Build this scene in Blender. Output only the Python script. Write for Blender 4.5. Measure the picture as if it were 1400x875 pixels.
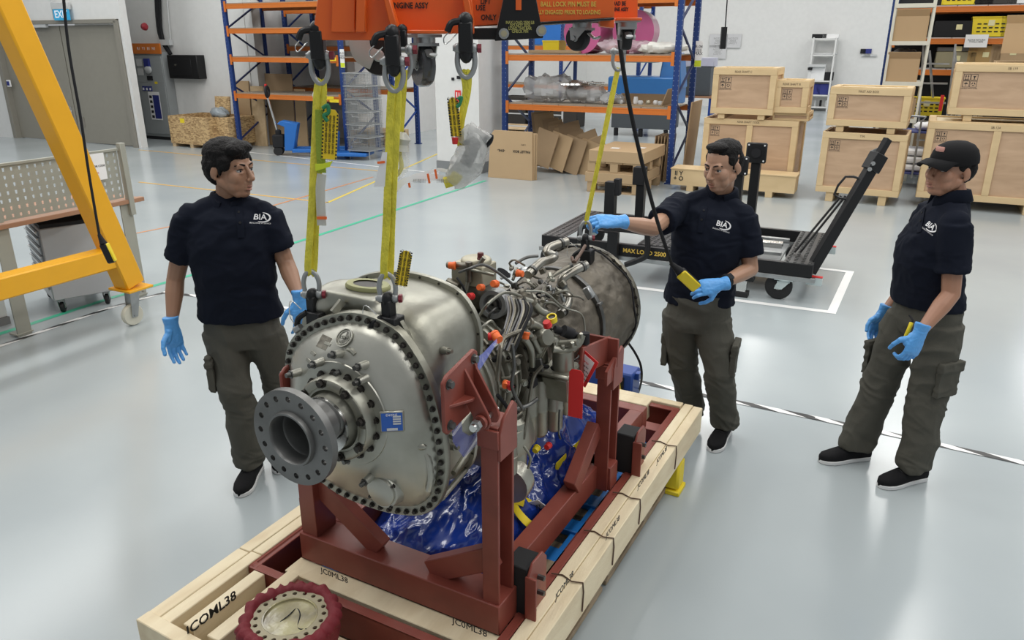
import bpy, bmesh, math, random
from mathutils import Vector as V, Matrix as MX, noise
from mathutils.bvhtree import BVHTree
for o in list(bpy.data.objects): bpy.data.objects.remove(o)
S = bpy.context.scene; COL = S.collection
PI = math.pi; rad = math.radians; sin = math.sin; cos = math.cos
RND = random.Random(7)
# ---------------- camera ----------------
FPX = 1045.0; CH = 2.10; TH = math.atan(377.5 / FPX)
cd = bpy.data.cameras.new('camera'); cd.sensor_width = 36; cd.lens = 36 * FPX / 1400
cam = bpy.data.objects.new('camera', cd); COL.objects.link(cam)
cam.location = (0, 0, CH); cam.rotation_euler = (PI/2 - TH, 0, 0); cd.clip_end = 200; cd.clip_start = .05
S.camera = cam
# ---------------- world, lights, exposure ----------------
w = bpy.data.worlds.new('world'); S.world = w; w.use_nodes = True
w.node_tree.nodes['Background'].inputs[0].default_value = (.93, .97, 1, 1)
w.node_tree.nodes['Background'].inputs[1].default_value = .38
S.view_settings.view_transform = 'Standard'; S.view_settings.look = 'None'
S.view_settings.exposure = 0.0; S.view_settings.gamma = 1
AZ_ROOM = rad(26); AZ_E = rad(28.4)
def RM(r, f, z=0, a=AZ_ROOM):      # room coordinates: r to the right, f forward
    return V((f*sin(a) + r*cos(a), f*cos(a) - r*sin(a), z))
def area(loc, sx, sy, power, az=AZ_ROOM, col=(1, .985, .95)):
    ld = bpy.data.lights.new('ceiling_luminaire_light', 'AREA'); ld.shape = 'RECTANGLE'
    ld.size = sx; ld.size_y = sy; ld.energy = power; ld.color = col
    o = bpy.data.objects.new('ceiling_luminaire_light', ld); COL.objects.link(o)
    o.location = loc; o.rotation_euler = (0, 0, -az); return o
for r in (-15.5, -11, -7.2, -3.2, 1.0, 4.8):
    for f in (1.6, 6.0, 10.4, 16.5, 24):
        area(RM(r, f, 6.3), 1.1, 3.4, 95 if f < 14 else 125)
# ---------------- view helpers: where a sight line meets a real plane ----------------
CT, ST = cos(TH), sin(TH)
def ray(px, py):
    x = (px - 700)/FPX; u = -(py - 437.5)/FPX
    return V((x, CT + u*ST, -ST + u*CT))
def G(px, py, z=0.0):
    r = ray(px, py); t = (z - CH)/r.z; return V((r.x*t, r.y*t, z))
def D(px, py, Y):
    r = ray(px, py); t = Y/r.y; return V((r.x*t, Y, CH + r.z*t))
def RF(px, py, f, a=AZ_ROOM):      # plane f = const of a frame turned by a -> (r, z)
    r = ray(px, py); t = f/(r.x*sin(a) + r.y*cos(a))
    return (r.x*cos(a) - r.y*sin(a))*t, CH + r.z*t
# ---------------- materials ----------------
MC = {}
def mat(name, col, rough=.5, metal=0, kind=None, col2=None, scale=8, bump=0, bscale=60, alpha=1, trans=0, coat=0, emit=0, det=4, thr=(.35, .65), stretch=(1, 1, 1), rvar=0, spec=.5):
    if name in MC: return MC[name]
    m = bpy.data.materials.new(name); m.use_nodes = True; nt = m.node_tree; N = nt.nodes; L = nt.links
    b = N['Principled BSDF']; c4 = (*col, 1)
    b.inputs['Base Color'].default_value = c4; b.inputs['Roughness'].default_value = rough
    b.inputs['Metallic'].default_value = metal; b.inputs['Specular IOR Level'].default_value = spec
    if alpha < 1: b.inputs['Alpha'].default_value = alpha
    if trans: b.inputs['Transmission Weight'].default_value = trans; b.inputs['IOR'].default_value = 1.3
    if coat: b.inputs['Coat Weight'].default_value = coat; b.inputs['Coat Roughness'].default_value = .12
    if emit: b.inputs['Emission Color'].default_value = c4; b.inputs['Emission Strength'].default_value = emit
    tc = N.new('ShaderNodeTexCoord'); mp = N.new('ShaderNodeMapping'); L.new(tc.outputs['Object'], mp.inputs[0])
    mp.inputs['Scale'].default_value = stretch
    def ramp(src, a, bb, c1, c2):
        r = N.new('ShaderNodeValToRGB'); r.color_ramp.elements[0].position = a; r.color_ramp.elements[1].position = bb
        r.color_ramp.elements[0].color = c1; r.color_ramp.elements[1].color = c2; L.new(src, r.inputs[0]); return r
    fac = None
    c2 = (*(col2 or tuple(x*.8 for x in col)), 1)
    if kind in ('noise', None):
        t = N.new('ShaderNodeTexNoise'); t.inputs['Scale'].default_value = scale; t.inputs['Detail'].default_value = det
        L.new(mp.outputs[0], t.inputs[0]); fac = t.outputs[0]
        if kind is None: c2 = (*(tuple(x*.965 for x in col)), 1)
    elif kind == 'wood':
        t = N.new('ShaderNodeTexNoise'); t.inputs['Scale'].default_value = scale; t.inputs['Detail'].default_value = 5; t.inputs['Distortion'].default_value = .6
        L.new(mp.outputs[0], t.inputs[0]); fac = t.outputs[0]
    elif kind == 'flake':
        t = N.new('ShaderNodeTexVoronoi'); t.inputs['Scale'].default_value = scale; L.new(mp.outputs[0], t.inputs[0])
        bw = N.new('ShaderNodeSeparateColor'); L.new(t.outputs['Color'], bw.inputs[0]); fac = bw.outputs[0]
    elif kind == 'dots':       # punched holes, seen as dark dots
        t = N.new('ShaderNodeTexVoronoi'); t.inputs['Scale'].default_value = scale; t.inputs['Randomness'].default_value = 0; L.new(mp.outputs[0], t.inputs[0]); fac = t.outputs['Distance']
    if fac is not None:
        r = ramp(fac, thr[0], thr[1], c2, c4); L.new(r.outputs[0], b.inputs['Base Color'])
        if rvar:
            q = N.new('ShaderNodeMapRange'); q.inputs[3].default_value = max(.02, rough - rvar); q.inputs[4].default_value = rough + rvar
            L.new(fac, q.inputs[0]); L.new(q.outputs[0], b.inputs['Roughness'])
    if bump:
        t = N.new('ShaderNodeTexNoise'); t.inputs['Scale'].default_value = bscale; t.inputs['Detail'].default_value = 3; L.new(mp.outputs[0], t.inputs[0])
        bp = N.new('ShaderNodeBump'); bp.inputs['Strength'].default_value = bump; bp.inputs['Distance'].default_value = .01
        L.new(t.outputs[0], bp.inputs['Height']); L.new(bp.outputs[0], b.inputs['Normal'])
    MC[name] = m; return m
M_ = mat
WHITEW = M_('white_paint', (.73, .73, .715), .6)
WOOD = M_('pine', (.68, .51, .29), .6, kind='wood', col2=(.60, .44, .24), scale=2.2, stretch=(1, 1, 3), thr=(.3, .7), bump=.12, bscale=40)
WOODP = M_('pale_pine', (.80, .69, .48), .62, kind='wood', col2=(.66, .53, .34), scale=3, stretch=(4, 1, 4), thr=(.28, .6), bump=.15, bscale=40)
PLY = M_('plywood', (.56, .38, .245), .6, kind='wood', col2=(.45, .30, .185), scale=2.2, stretch=(1, 1, 5), thr=(.3, .7))
OLDWOOD = M_('old_pallet_wood', (.42, .32, .21), .75, kind='wood', col2=(.26, .2, .13), scale=6, bump=.2)
PALW = M_('pallet_wood', (.60, .45, .27), .7, kind='wood', col2=(.45, .32, .18), scale=5, bump=.1)
OSB = M_('osb_board', (.60, .42, .21), .7, kind='flake', col2=(.27, .16, .07), scale=19, stretch=(1, 1, 2.4), thr=(0, .8))
CARD = M_('cardboard', (.46, .32, .18), .75, scale=3)
CARDD = M_('brown_cardboard', (.36, .25, .145), .78, scale=3)
BLUE = M_('rack_blue', (.008, .036, .17), .4, kind='dots', col2=(.25, .3, .4), scale=14, thr=(.10, .13))
BLUEP = M_('blue_paint', (.012, .055, .28), .4)
NAVYB = M_('dark_blue_brace', (.01, .02, .10), .45)
ORG = M_('rack_orange', (.62, .18, .025), .45)
BEAMO = M_('spreader_orange', (.76, .125, .014), .38, scale=3)
BLK = M_('black_paint', (.012, .012, .013), .42, spec=0.3)
BLKM = M_('black_matte', (.02, .02, .022), .7, spec=0.2)
RUB = M_('rubber', (.025, .025, .026), .6, spec=0.25)
GREYM = M_('galvanised_steel', (.45, .46, .46), .38, .85, kind='noise', col2=(.33, .34, .34), scale=9)
SHK = M_('shackle_grey', (.36, .37, .37), .45, .7)
CHROME = M_('bright_steel', (.70, .70, .68), .22, 1)
CAST = M_('cast_magnesium', (.37, .365, .315), .38, .75, kind='noise', col2=(.19, .185, .145), scale=4.5, det=7, thr=(.28, .6), bump=.12, bscale=30, rvar=.1)
CASTL = M_('gearbox_cover_alloy', (.45, .445, .395), .35, .75, kind='noise', col2=(.27, .265, .22), scale=4, det=7, thr=(.25, .55), bump=.06, bscale=25, rvar=.1)
DKST = M_('dark_steel', (.16, .16, .155), .42, .85, kind='noise', col2=(.09, .09, .085), scale=14)
FLG = M_('propeller_shaft_steel', (.22, .22, .215), .42, .75, kind='noise', col2=(.16, .16, .155), scale=10)
OILY = M_('oily_engine_metal', (.24, .225, .185), .4, .75, kind='noise', col2=(.10, .09, .07), scale=16, det=6, thr=(.3, .6), bump=.2, bscale=50)
BLANKET = M_('heat_blanket', (.155, .135, .105), .5, .4, kind='noise', col2=(.07, .06, .045), scale=9, det=6, thr=(.3, .62), bump=.7, bscale=18)
BOLT = M_('bolt_black', (.05, .045, .04), .4, .6)
REDF = M_('oxide_red_steel', (.235, .055, .038), .42, 0, kind='noise', col2=(.18, .04, .028), scale=7, thr=(.3, .6))
ORC = M_('orange_cap', (.88, .16, .03), .5)
REDC = M_('red_cap', (.62, .02, .02), .5)
YELC = M_('yellow_plastic', (.80, .62, .02), .5)
BLUEFILM = M_('blue_plastic_film', (.012, .045, .30), .18, kind='noise', col2=(.006, .02, .13), scale=7, thr=(.3, .62), coat=.7, bump=.25, bscale=14)
CLEAR = M_('clear_plastic', (.85, .87, .88), .12, trans=0, alpha=.28, coat=.5)
PBLUE = M_('pallet_blue_plastic', (.015, .20, .62), .5)
YEL = M_('gantry_yellow', (.82, .40, .012), .38)
SLY = M_('sling_yellow', (.76, .67, .06), .7, kind='noise', col2=(.55, .49, .04), scale=60, stretch=(1, 1, .5), thr=(.3, .6), bump=.4, bscale=220)
TAGY = M_('tag_yellow', (.85, .60, .02), .55)
PAPER = M_('paper', (.82, .82, .82), .6)
INK = M_('ink', (.015, .015, .015), .6)
INKB = M_('blue_ink', (.02, .03, .2), .6)
GLOVE = M_('blue_nitrile', (.10, .36, .78), .38, bump=.25, bscale=60)
NAVY = M_('navy_polo_knit', (.0085, .011, .020), .85, spec=0.12, bump=.1, bscale=300)
TROU = M_('olive_grey_cotton', (.085, .082, .068), .85, spec=0.15, bump=.15, bscale=160)
HAIR = M_('black_hair', (.006, .005, .005), .62, spec=0.2, bump=.5, bscale=160)
SKIN = M_('skin', (.34, .185, .115), .48, bump=.03, bscale=120)
SKIN2 = M_('skin_light', (.43, .245, .16), .48, bump=.03, bscale=120)
SKIN3 = M_('skin_tan', (.40, .205, .13), .48, bump=.03, bscale=120)
LIP = M_('lips', (.33, .14, .10), .45)
EYEW = M_('eye_white', (.42, .40, .38), .35)
PEG = M_('grey_green_enamel', (.34, .34, .29), .45)
CAB = M_('cabinet_grey', (.24, .26, .28), .4)
CABL = M_('cabinet_side_grey', (.42, .43, .44), .4)
LGREY = M_('light_grey_plastic', (.55, .56, .56), .5)
PINK = M_('pink_film_roll', (.55, .11, .27), .3, coat=.4)
# ---------------- mesh builder ----------------
def tinv(parent):
    if parent is None: return MX.Identity(4)
    while parent.parent: parent = parent.parent
    return parent.matrix_basis.inverted()
def basis(z, x=None):
    z = V(z).normalized(); x = V(x) if x is not None else (V((1, 0, 0)) if abs(z.x) < .9 else V((0, 1, 0)))
    y = z.cross(x).normalized(); x = y.cross(z).normalized()
    return MX((x, y, z)).transposed()
class MB:
    def __init__(s): s.v = []; s.f = []
    def add(s, vs, fs):
        n = len(s.v); s.v += [V(p) for p in vs]; s.f += [tuple(i + n for i in f) for f in fs]; return s
    def box(s, c, d, R=None, az=0, taper=1):
        c = V(c); x, y, z = d[0]/2, d[1]/2, d[2]/2
        R = R or MX.Rotation(-az, 3, 'Z')
        P = [c + R @ V((i*x*(taper if k > 0 else 1), j*y*(taper if k > 0 else 1), k*z)) for i, j, k in ((-1,-1,-1),(1,-1,-1),(1,1,-1),(-1,1,-1),(-1,-1,1),(1,-1,1),(1,1,1),(-1,1,1))]
        return s.add(P, [(0,3,2,1),(4,5,6,7),(0,1,5,4),(1,2,6,5),(2,3,7,6),(3,0,4,7)])
    def bar(s, a, b, w, h, up=(0, 0, 1)):        # box from a to b, w across, h along up
        a = V(a); b = V(b); d = b - a; y = d.normalized(); x = y.cross(V(up))
        if x.length < 1e-4: x = V((1, 0, 0))
        x.normalize(); z = x.cross(y); R = MX((x, y, z)).transposed()
        return s.box((a + b)/2, (w, d.length, h), R)
    def cyl(s, a, b, r0, r1=None, n=12, cap=True):
        a = V(a); b = V(b); r1 = r0 if r1 is None else r1
        if (b - a).length < 1e-6: return s
        R = basis(b - a); P = []
        for c, r in ((a, r0), (b, r1)):
            P += [c + R @ V((r*cos(2*PI*i/n), r*sin(2*PI*i/n), 0)) for i in range(n)]
        F = [(i, (i+1) % n, n + (i+1) % n, n + i) for i in range(n)]
        if cap: F += [tuple(range(n-1, -1, -1)), tuple(range(n, 2*n))]
        return s.add(P, F)
    def lathe(s, prof, o=(0, 0, 0), ax=(0, 0, 1), n=24, sx=1, sy=1, xa=None, caps=True):   # prof: (r, h)
        R = basis(ax, xa); o = V(o); P = []; F = []
        for r, h in prof: P += [o + R @ V((r*sx*cos(2*PI*i/n), r*sy*sin(2*PI*i/n), h)) for i in range(n)]
        for k in range(len(prof)-1):
            F += [(k*n+i, k*n+(i+1) % n, (k+1)*n+(i+1) % n, (k+1)*n+i) for i in range(n)]
        if caps and prof[0][0] > 1e-5: F.append(tuple(range(n-1, -1, -1)))
        if caps and prof[-1][0] > 1e-5: F.append(tuple((len(prof)-1)*n + i for i in range(n)))
        return s.add(P, F)
    def tube(s, pts, r, n=8, smooth=0, cap=True, flat=None):
        pts = [V(p) for p in pts]
        if smooth: pts = spline(pts, smooth)
        m = len(pts); P = []; F = []; px = None
        for k, p in enumerate(pts):
            t = (pts[min(k+1, m-1)] - pts[max(k-1, 0)])
            if t.length < 1e-9: t = V((0, 0, 1))
            t.normalize()
            if px is None: px = t.orthogonal().normalized() if flat is None else V(flat)
            px = (px - t*px.dot(t))
            px = px.normalized() if px.length > 1e-6 else t.orthogonal().normalized()
            py = t.cross(px); rr = r(k/(m-1)) if callable(r) else r
            ra, rb = rr if isinstance(rr, tuple) else (rr, rr)
            P += [p + px*ra*cos(2*PI*i/n + PI/n) + py*rb*sin(2*PI*i/n + PI/n) for i in range(n)]
        for k in range(m-1): F += [(k*n+i, k*n+(i+1) % n, (k+1)*n+(i+1) % n, (k+1)*n+i) for i in range(n)]
        if cap: F += [tuple(range(n-1, -1, -1)), tuple((m-1)*n + i for i in range(n))]
        return s.add(P, F)
    def ball(s, c, r, n=10, R=None):
        r = r if isinstance(r, (tuple, list)) else (r, r, r); c = V(c); R = R or MX.Identity(3); P = []; F = []; m = max(4, n//2 + 1)
        for k in range(m+1):
            a = PI*k/m
            for i in range(n): P.append(c + R @ V((r[0]*sin(a)*cos(2*PI*i/n), r[1]*sin(a)*sin(2*PI*i/n), -r[2]*cos(a))))
        for k in range(m): F += [(k*n+i, k*n+(i+1) % n, (k+1)*n+(i+1) % n, (k+1)*n+i) for i in range(n)]
        return s.add(P, F)
    def capsule(s, a, b, r0, r1=None, n=12):
        r1 = r0 if r1 is None else r1; a = V(a); b = V(b); L = (b - a).length
        if L < 1e-6: return s.ball(a, r0, n)
        pr = [(r0*sin(t), -r0*cos(t)) for t in (0.001, .4, .8, 1.2, 1.5708)] + [(r1*cos(t), L + r1*sin(t)) for t in (0, .4, .8, 1.2, 1.5698)]
        return s.lathe(pr, a, b - a, n)
    def loft(s, rings, cap=True):
        n = len(rings[0]); P = [V(p) for r in rings for p in r]; F = []
        for k in range(len(rings)-1): F += [(k*n+i, k*n+(i+1) % n, (k+1)*n+(i+1) % n, (k+1)*n+i) for i in range(n)]
        if cap: F += [tuple(range(n-1, -1, -1)), tuple((len(rings)-1)*n + i for i in range(n))]
        return s.add(P, F)
    def prism(s, poly, o, ux, uy, depth):        # polygon in the plane (ux, uy) at o, extruded by the vector depth
        o = V(o); ux = V(ux); uy = V(uy); d = V(depth); n = len(poly)
        A = [o + ux*p[0] + uy*p[1] for p in poly]
        return s.add(A + [p + d for p in A], [tuple(range(n-1, -1, -1)), tuple(range(n, 2*n))] + [(i, (i+1) % n, n + (i+1) % n, n + i) for i in range(n)])
    def build(s, name, m, parent=None, world=False, bevel=0, smooth=40, xf=None, seg=2, fix=True):
        T = xf or MX.Identity(4)
        if world: T = tinv(parent) @ T
        me = bpy.data.meshes.new(name); me.from_pydata([T @ p for p in s.v], [], s.f)
        if fix:
            b = bmesh.new(); b.from_mesh(me); bmesh.ops.remove_doubles(b, verts=b.verts, dist=1e-5)
            bmesh.ops.recalc_face_normals(b, faces=b.faces)
            if bevel: bmesh.ops.bevel(b, geom=[e for e in b.edges if e.calc_face_angle(0) > .6], offset=bevel, segments=1, affect='EDGES', clamp_overlap=True)
            b.to_mesh(me); b.free()
        me.materials.append(m)
        if smooth: me.polygons.foreach_set('use_smooth', [True]*len(me.polygons)); me.set_sharp_from_angle(angle=rad(smooth))
        return link(name, me, parent)
def link(name, me, parent):
    o = bpy.data.objects.new(name, me); COL.objects.link(o); o.parent = parent; return o
def spline(pts, k):
    pts = [V(p) for p in pts]; out = []
    for i in range(len(pts)-1):
        p0 = pts[max(i-1, 0)]; p1 = pts[i]; p2 = pts[i+1]; p3 = pts[min(i+2, len(pts)-1)]
        for j in range(k):
            t = j/k; out.append(.5*((2*p1) + (p2-p0)*t + (2*p0-5*p1+4*p2-p3)*t*t + (3*p1-p0-3*p2+p3)*t**3))
    return out + [pts[-1]]
def thing(name, label, cat, loc=(0, 0, 0), az=0, group=None):
    o = bpy.data.objects.new(name, None); COL.objects.link(o); o.empty_display_size = .05
    o.location = loc; o.rotation_euler = (0, 0, -az); o['label'] = label; o['category'] = cat
    if group: o['group'] = group
    return o
def tag(o, label, cat, group=None):
    o['label'] = label; o['category'] = cat
    if group: o['group'] = group
    return o
def struct(o): o['kind'] = 'structure'; return o
def copy_tree(o, parent=None):
    c = o.copy(); COL.objects.link(c); c.parent = parent
    for ch in list(o.children): copy_tree(ch, c)
    return c
def share(o, loc, rot=None):         # another piece with the same mesh
    c = o.copy(); COL.objects.link(c); c.location = loc
    if rot is not None: c.rotation_euler = rot
    return c
TXT = {}
def text(body, size, o, ux, uy, m, parent=None, name='lettering', world=True, ext=.0006, align='CENTER', sx=1, bold=0):
    cu = bpy.data.curves.new('t', 'FONT'); cu.body = body; cu.size = size; cu.extrude = ext; cu.align_x = align; cu.align_y = 'CENTER'; cu.resolution_u = 2; cu.offset = bold; cu.space_line = .85
    t = bpy.data.objects.new('t', cu); COL.objects.link(t); dg = bpy.context.evaluated_depsgraph_get()
    me = bpy.data.meshes.new_from_object(t.evaluated_get(dg)); bpy.data.objects.remove(t); me.name = name
    ux = V(ux).normalized(); uy = V(uy); uy = (uy - ux*uy.dot(ux)).normalized(); n = ux.cross(uy)
    T = MX.Translation(V(o)) @ MX((ux, uy, n)).transposed().to_4x4() @ MX.Diagonal((sx, 1, 1, 1))
    if world: T = tinv(parent) @ T
    me.transform(T); me.materials.clear(); me.materials.append(m); return link(name, me, parent)
def realize(objs_mb, voxel, it=3, fac=.5, disp=None, name='m'):
    """union of overlapping closed shapes -> one continuous smooth surface"""
    me = bpy.data.meshes.new(name); me.from_pydata(objs_mb.v, [], objs_mb.f)
    b = bmesh.new(); b.from_mesh(me); bmesh.ops.remove_doubles(b, verts=b.verts, dist=1e-5); bmesh.ops.recalc_face_normals(b, faces=b.faces); b.to_mesh(me); b.free()
    o = bpy.data.objects.new(name, me); COL.objects.link(o)
    md = o.modifiers.new('r', 'REMESH'); md.mode = 'VOXEL'; md.voxel_size = voxel; md.adaptivity = 0
    if it: ms = o.modifiers.new('s', 'SMOOTH'); ms.factor = fac; ms.iterations = it
    dg = bpy.context.evaluated_depsgraph_get(); r = bpy.data.meshes.new_from_object(o.evaluated_get(dg)); bpy.data.objects.remove(o)
    if disp:
        ns = [v.normal.copy() for v in r.vertices]
        for v, n in zip(r.vertices, ns): v.co = v.co + n*disp(v.co, n)
    r.polygons.foreach_set('use_smooth', [True]*len(r.polygons)); r.name = name; return r
def put(me, name, m, parent, world=True):
    if world: me.transform(tinv(parent))
    me.materials.clear(); me.materials.append(m); me.name = name; return link(name, me, parent)
# ================= setting =================
FLOORM = M_('epoxy_floor', (.40, .44, .45), .2, kind='noise', col2=(.365, .405, .42), scale=.7, det=5, thr=(.35, .65), rvar=.06)
def quad(name, pts, m, th=None):
    return MB().add(pts, [(0, 1, 2, 3)]).build(name, m, fix=False, smooth=0)
fl = quad('floor', [(-40, -6, 0), (40, -6, 0), (40, 45, 0), (-40, 45, 0)], FLOORM); struct(fl)
def wall(name, r0, r1, f, z0=0, z1=6.5, th=.2, m=WHITEW):
    b = MB(); b.box(RM((r0+r1)/2, f + th/2, (z0+z1)/2), (abs(r1-r0), th, z1-z0), az=AZ_ROOM); o = b.build(name, m, smooth=0); struct(o); return o
FW = 28.6
wall('wall_back', -11.1, 12, FW)
wall('wall_left', -26, -18.75, 11.5); 
wall('wall_left', -14.52, -14.44, 11.5, 0, 6.5, .16)
wall('wall_left', -18.75, -14.52, 11.5, 2.58, 6.5)
wall('wall_left_back', -18, -12.62, 13.03); wall('wall_left_back', -12.62, -10.9, 14.9)
b = MB(); b.box(RM(-12.52, 14.0, 3.25), (.2, 1.9, 6.5), az=AZ_ROOM); struct(b.build('wall_side', WHITEW, smooth=0))
b = MB(); b.box(RM(-10.9, 21.5, 3.25), (.2, 14.4, 6.5), az=AZ_ROOM); struct(b.build('wall_side', WHITEW, smooth=0))
wall('wall_column', -7.12, -6.28, 11.62, 0, 6.5, .95)
b = MB(); b.box(RM(-6.7, 11.62+.475, .09), (.87, .98, .18), az=AZ_ROOM); struct(b.build('baseboard_column', M_('grey_skirting', (.22, .23, .235), .5), smooth=0))
DS = RF(92, 90, 11.62)[0]
q = MB(); q.box(RM(DS + .015, 11.65, 1.24), (.05, .03, 2.46), az=AZ_ROOM); struct(q.build('dark_gap_strip', BLKM, smooth=0))  # dark strip added to paint the shaded gap between the door leaves
# double door
DG = M_('door_taupe', (.27, .255, .215), .45)
DFR = M_('door_frame_taupe', (.25, .235, .2), .45)
for k, (a, c) in enumerate(((-18.62, DS), (DS + .03, -14.66))):
    b = MB(); b.box(RM((a+c)/2, 11.62, 1.24), (c-a, .06, 2.46), az=AZ_ROOM); d = b.build('door_1' if k == 0 else 'door_2', DG, smooth=0, bevel=.004); struct(d)
    if k == 0:
        h = MB(); q = RF(96, 152, 11.55); h.box(RM(q[0], 11.58, q[1]), (.05, .02, .2), az=AZ_ROOM); h.cyl(RM(q[0], 11.57, q[1]), RM(q[0], 11.5, q[1]), .012); h.cyl(RM(q[0], 11.51, q[1]), RM(q[0]-.15, 11.51, q[1]), .012); h.build('door_handle', CHROME, d, world=True)
        h = MB(); q = RF(42, 36, 11.5); h.box(RM(q[0]+.25, 11.5, 2.47), (.6, .06, .07), az=AZ_ROOM); h.build('door_closer', LGREY, d, world=True)
    else:
        h = MB(); q = RF(101, 166, 11.58); h.box(RM(DS + .22, 11.585, q[1]), (.12, .01, .22), az=AZ_ROOM); h.build('push_plate', M_('plate_taupe', (.24, .22, .19), .4), d, world=True)
b = MB()
b.box(RM(-14.59, 11.56, 1.26), (.12, .2, 2.58), az=AZ_ROOM); b.box(RM(-18.68, 11.56, 1.26), (.12, .2, 2.58), az=AZ_ROOM); b.box(RM(-16.63, 11.56, 2.54), (4.1, .2, .08), az=AZ_ROOM)
struct(b.build('trim_1', DFR, smooth=0, bevel=.004))
# ---- floor tape ----
def tapeline(name, pts, w, m, label, z=.0015, cat='floor marking', closed=False):
    pts = [V((p[0], p[1], 0)) for p in pts]; t = thing(name, label, cat, pts[0])
    vs = []; fs = []; uv = []; L = 0
    for i in range(len(pts)-1):
        a, c = pts[i], pts[i+1]; d = (c-a).normalized(); n = V((-d.y, d.x, 0))*w/2; k = len(vs)
        if i or closed: a = a - d*w/2
        if i < len(pts)-2 or closed: c = c + d*w/2
        zz = V((0, 0, z + i*.0003)); ln = (c-a).length
        vs += [a-n+zz, c-n+zz, c+n+zz, a+n+zz]; fs.append((k, k+1, k+2, k+3)); uv += [(L, 0), (L+ln, 0), (L+ln, 1), (L, 1)]; L += ln
    T = tinv(t); me = bpy.data.meshes.new('tape_strip'); me.from_pydata([T @ v for v in vs], [], fs)
    u = me.uv_layers.new(name='UVMap')
    for i, l in enumerate(uv): u.data[i].uv = l
    me.materials.append(m); link('tape_strip', me, t); return t
def g2(*a): return [G(*p) for p in a]
HZ = bpy.data.materials.new('hazard_tape'); HZ.use_nodes = True; n_ = HZ.node_tree.nodes; l_ = HZ.node_tree.links
uvn = n_.new('ShaderNodeUVMap'); sp = n_.new('ShaderNodeSeparateXYZ'); l_.new(uvn.outputs[0], sp.inputs[0])
m1 = n_.new('ShaderNodeMath'); m1.operation = 'MULTIPLY_ADD'; l_.new(sp.outputs[0], m1.inputs[0]); m1.inputs[1].default_value = 3.1; 
m2 = n_.new('ShaderNodeMath'); m2.operation = 'MULTIPLY'; l_.new(sp.outputs[1], m2.inputs[0]); m2.inputs[1].default_value = .5; l_.new(m2.outputs[0], m1.inputs[2])
m3 = n_.new('ShaderNodeMath'); m3.operation = 'FRACT'; l_.new(m1.outputs[0], m3.inputs[0]); m4 = n_.new('ShaderNodeMath'); m4.operation = 'GREATER_THAN'; m4.inputs[1].default_value = .5; l_.new(m3.outputs[0], m4.inputs[0])
mx = n_.new('ShaderNodeMixRGB'); mx.inputs[1].default_value = (.8, .8, .79, 1); mx.inputs[2].default_value = (.03, .03, .03, 1); l_.new(m4.outputs[0], mx.inputs[0])
l_.new(mx.outputs[0], n_['Principled BSDF'].inputs['Base Color']); n_['Principled BSDF'].inputs['Roughness'].default_value = .35
TW = M_('white_tape', (.82, .82, .81), .4); TY = M_('yellow_tape', (.72, .55, .09), .4); TO = M_('orange_tape', (.62, .26, .10), .4); TG = M_('green_tape', (.05, .46, .28), .4); TYO = M_('amber_tape', (.70, .42, .09), .4)
tapeline('hazard_tape_line', g2((-60, 494), (150, 421), (225, 400), (262, 404), (420, 425), (640, 455), (872, 522), (1120, 573), (1500, 655)), .05, HZ, 'long black and white hazard tape line crossing the floor behind the engine')
tapeline('green_tape_line', g2((-60, 476), (150, 408), (280, 371), (450, 317), (664, 247)), .06, TG, 'green tape line on the floor running from the workbench to the column')
tapeline('amber_tape_line', g2((190, 205), (440, 227), (520, 234)), .05, TYO, 'amber tape line on the floor nearest the racks at the back left')
tapeline('yellow_tape_line', g2((190, 249), (448, 277)), .05, TYO, 'amber floor tape line starting right of the workbench')
tapeline('yellow_tape_line', g2((448, 277), (597, 211), (640, 192)), .05, TY, 'yellow tape line on the floor slanting back toward the white column')
tapeline('orange_tape_line', g2((186, 319), (360, 285), (510, 242)), .04, TO, 'thin orange tape line crossing the floor behind the left worker')
tapeline('white_tape_rectangle', g2((716, 366), (868, 393), (1137, 427), (1162, 372), (1020, 355)), .07, TW, 'white tape rectangle on the floor around the black engine cart')
tapeline('white_tape_line', g2((330, 207), (600, 237)), .04, TW, 'thin white tape line on the floor in front of the pallet jack', z=.001)
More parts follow.
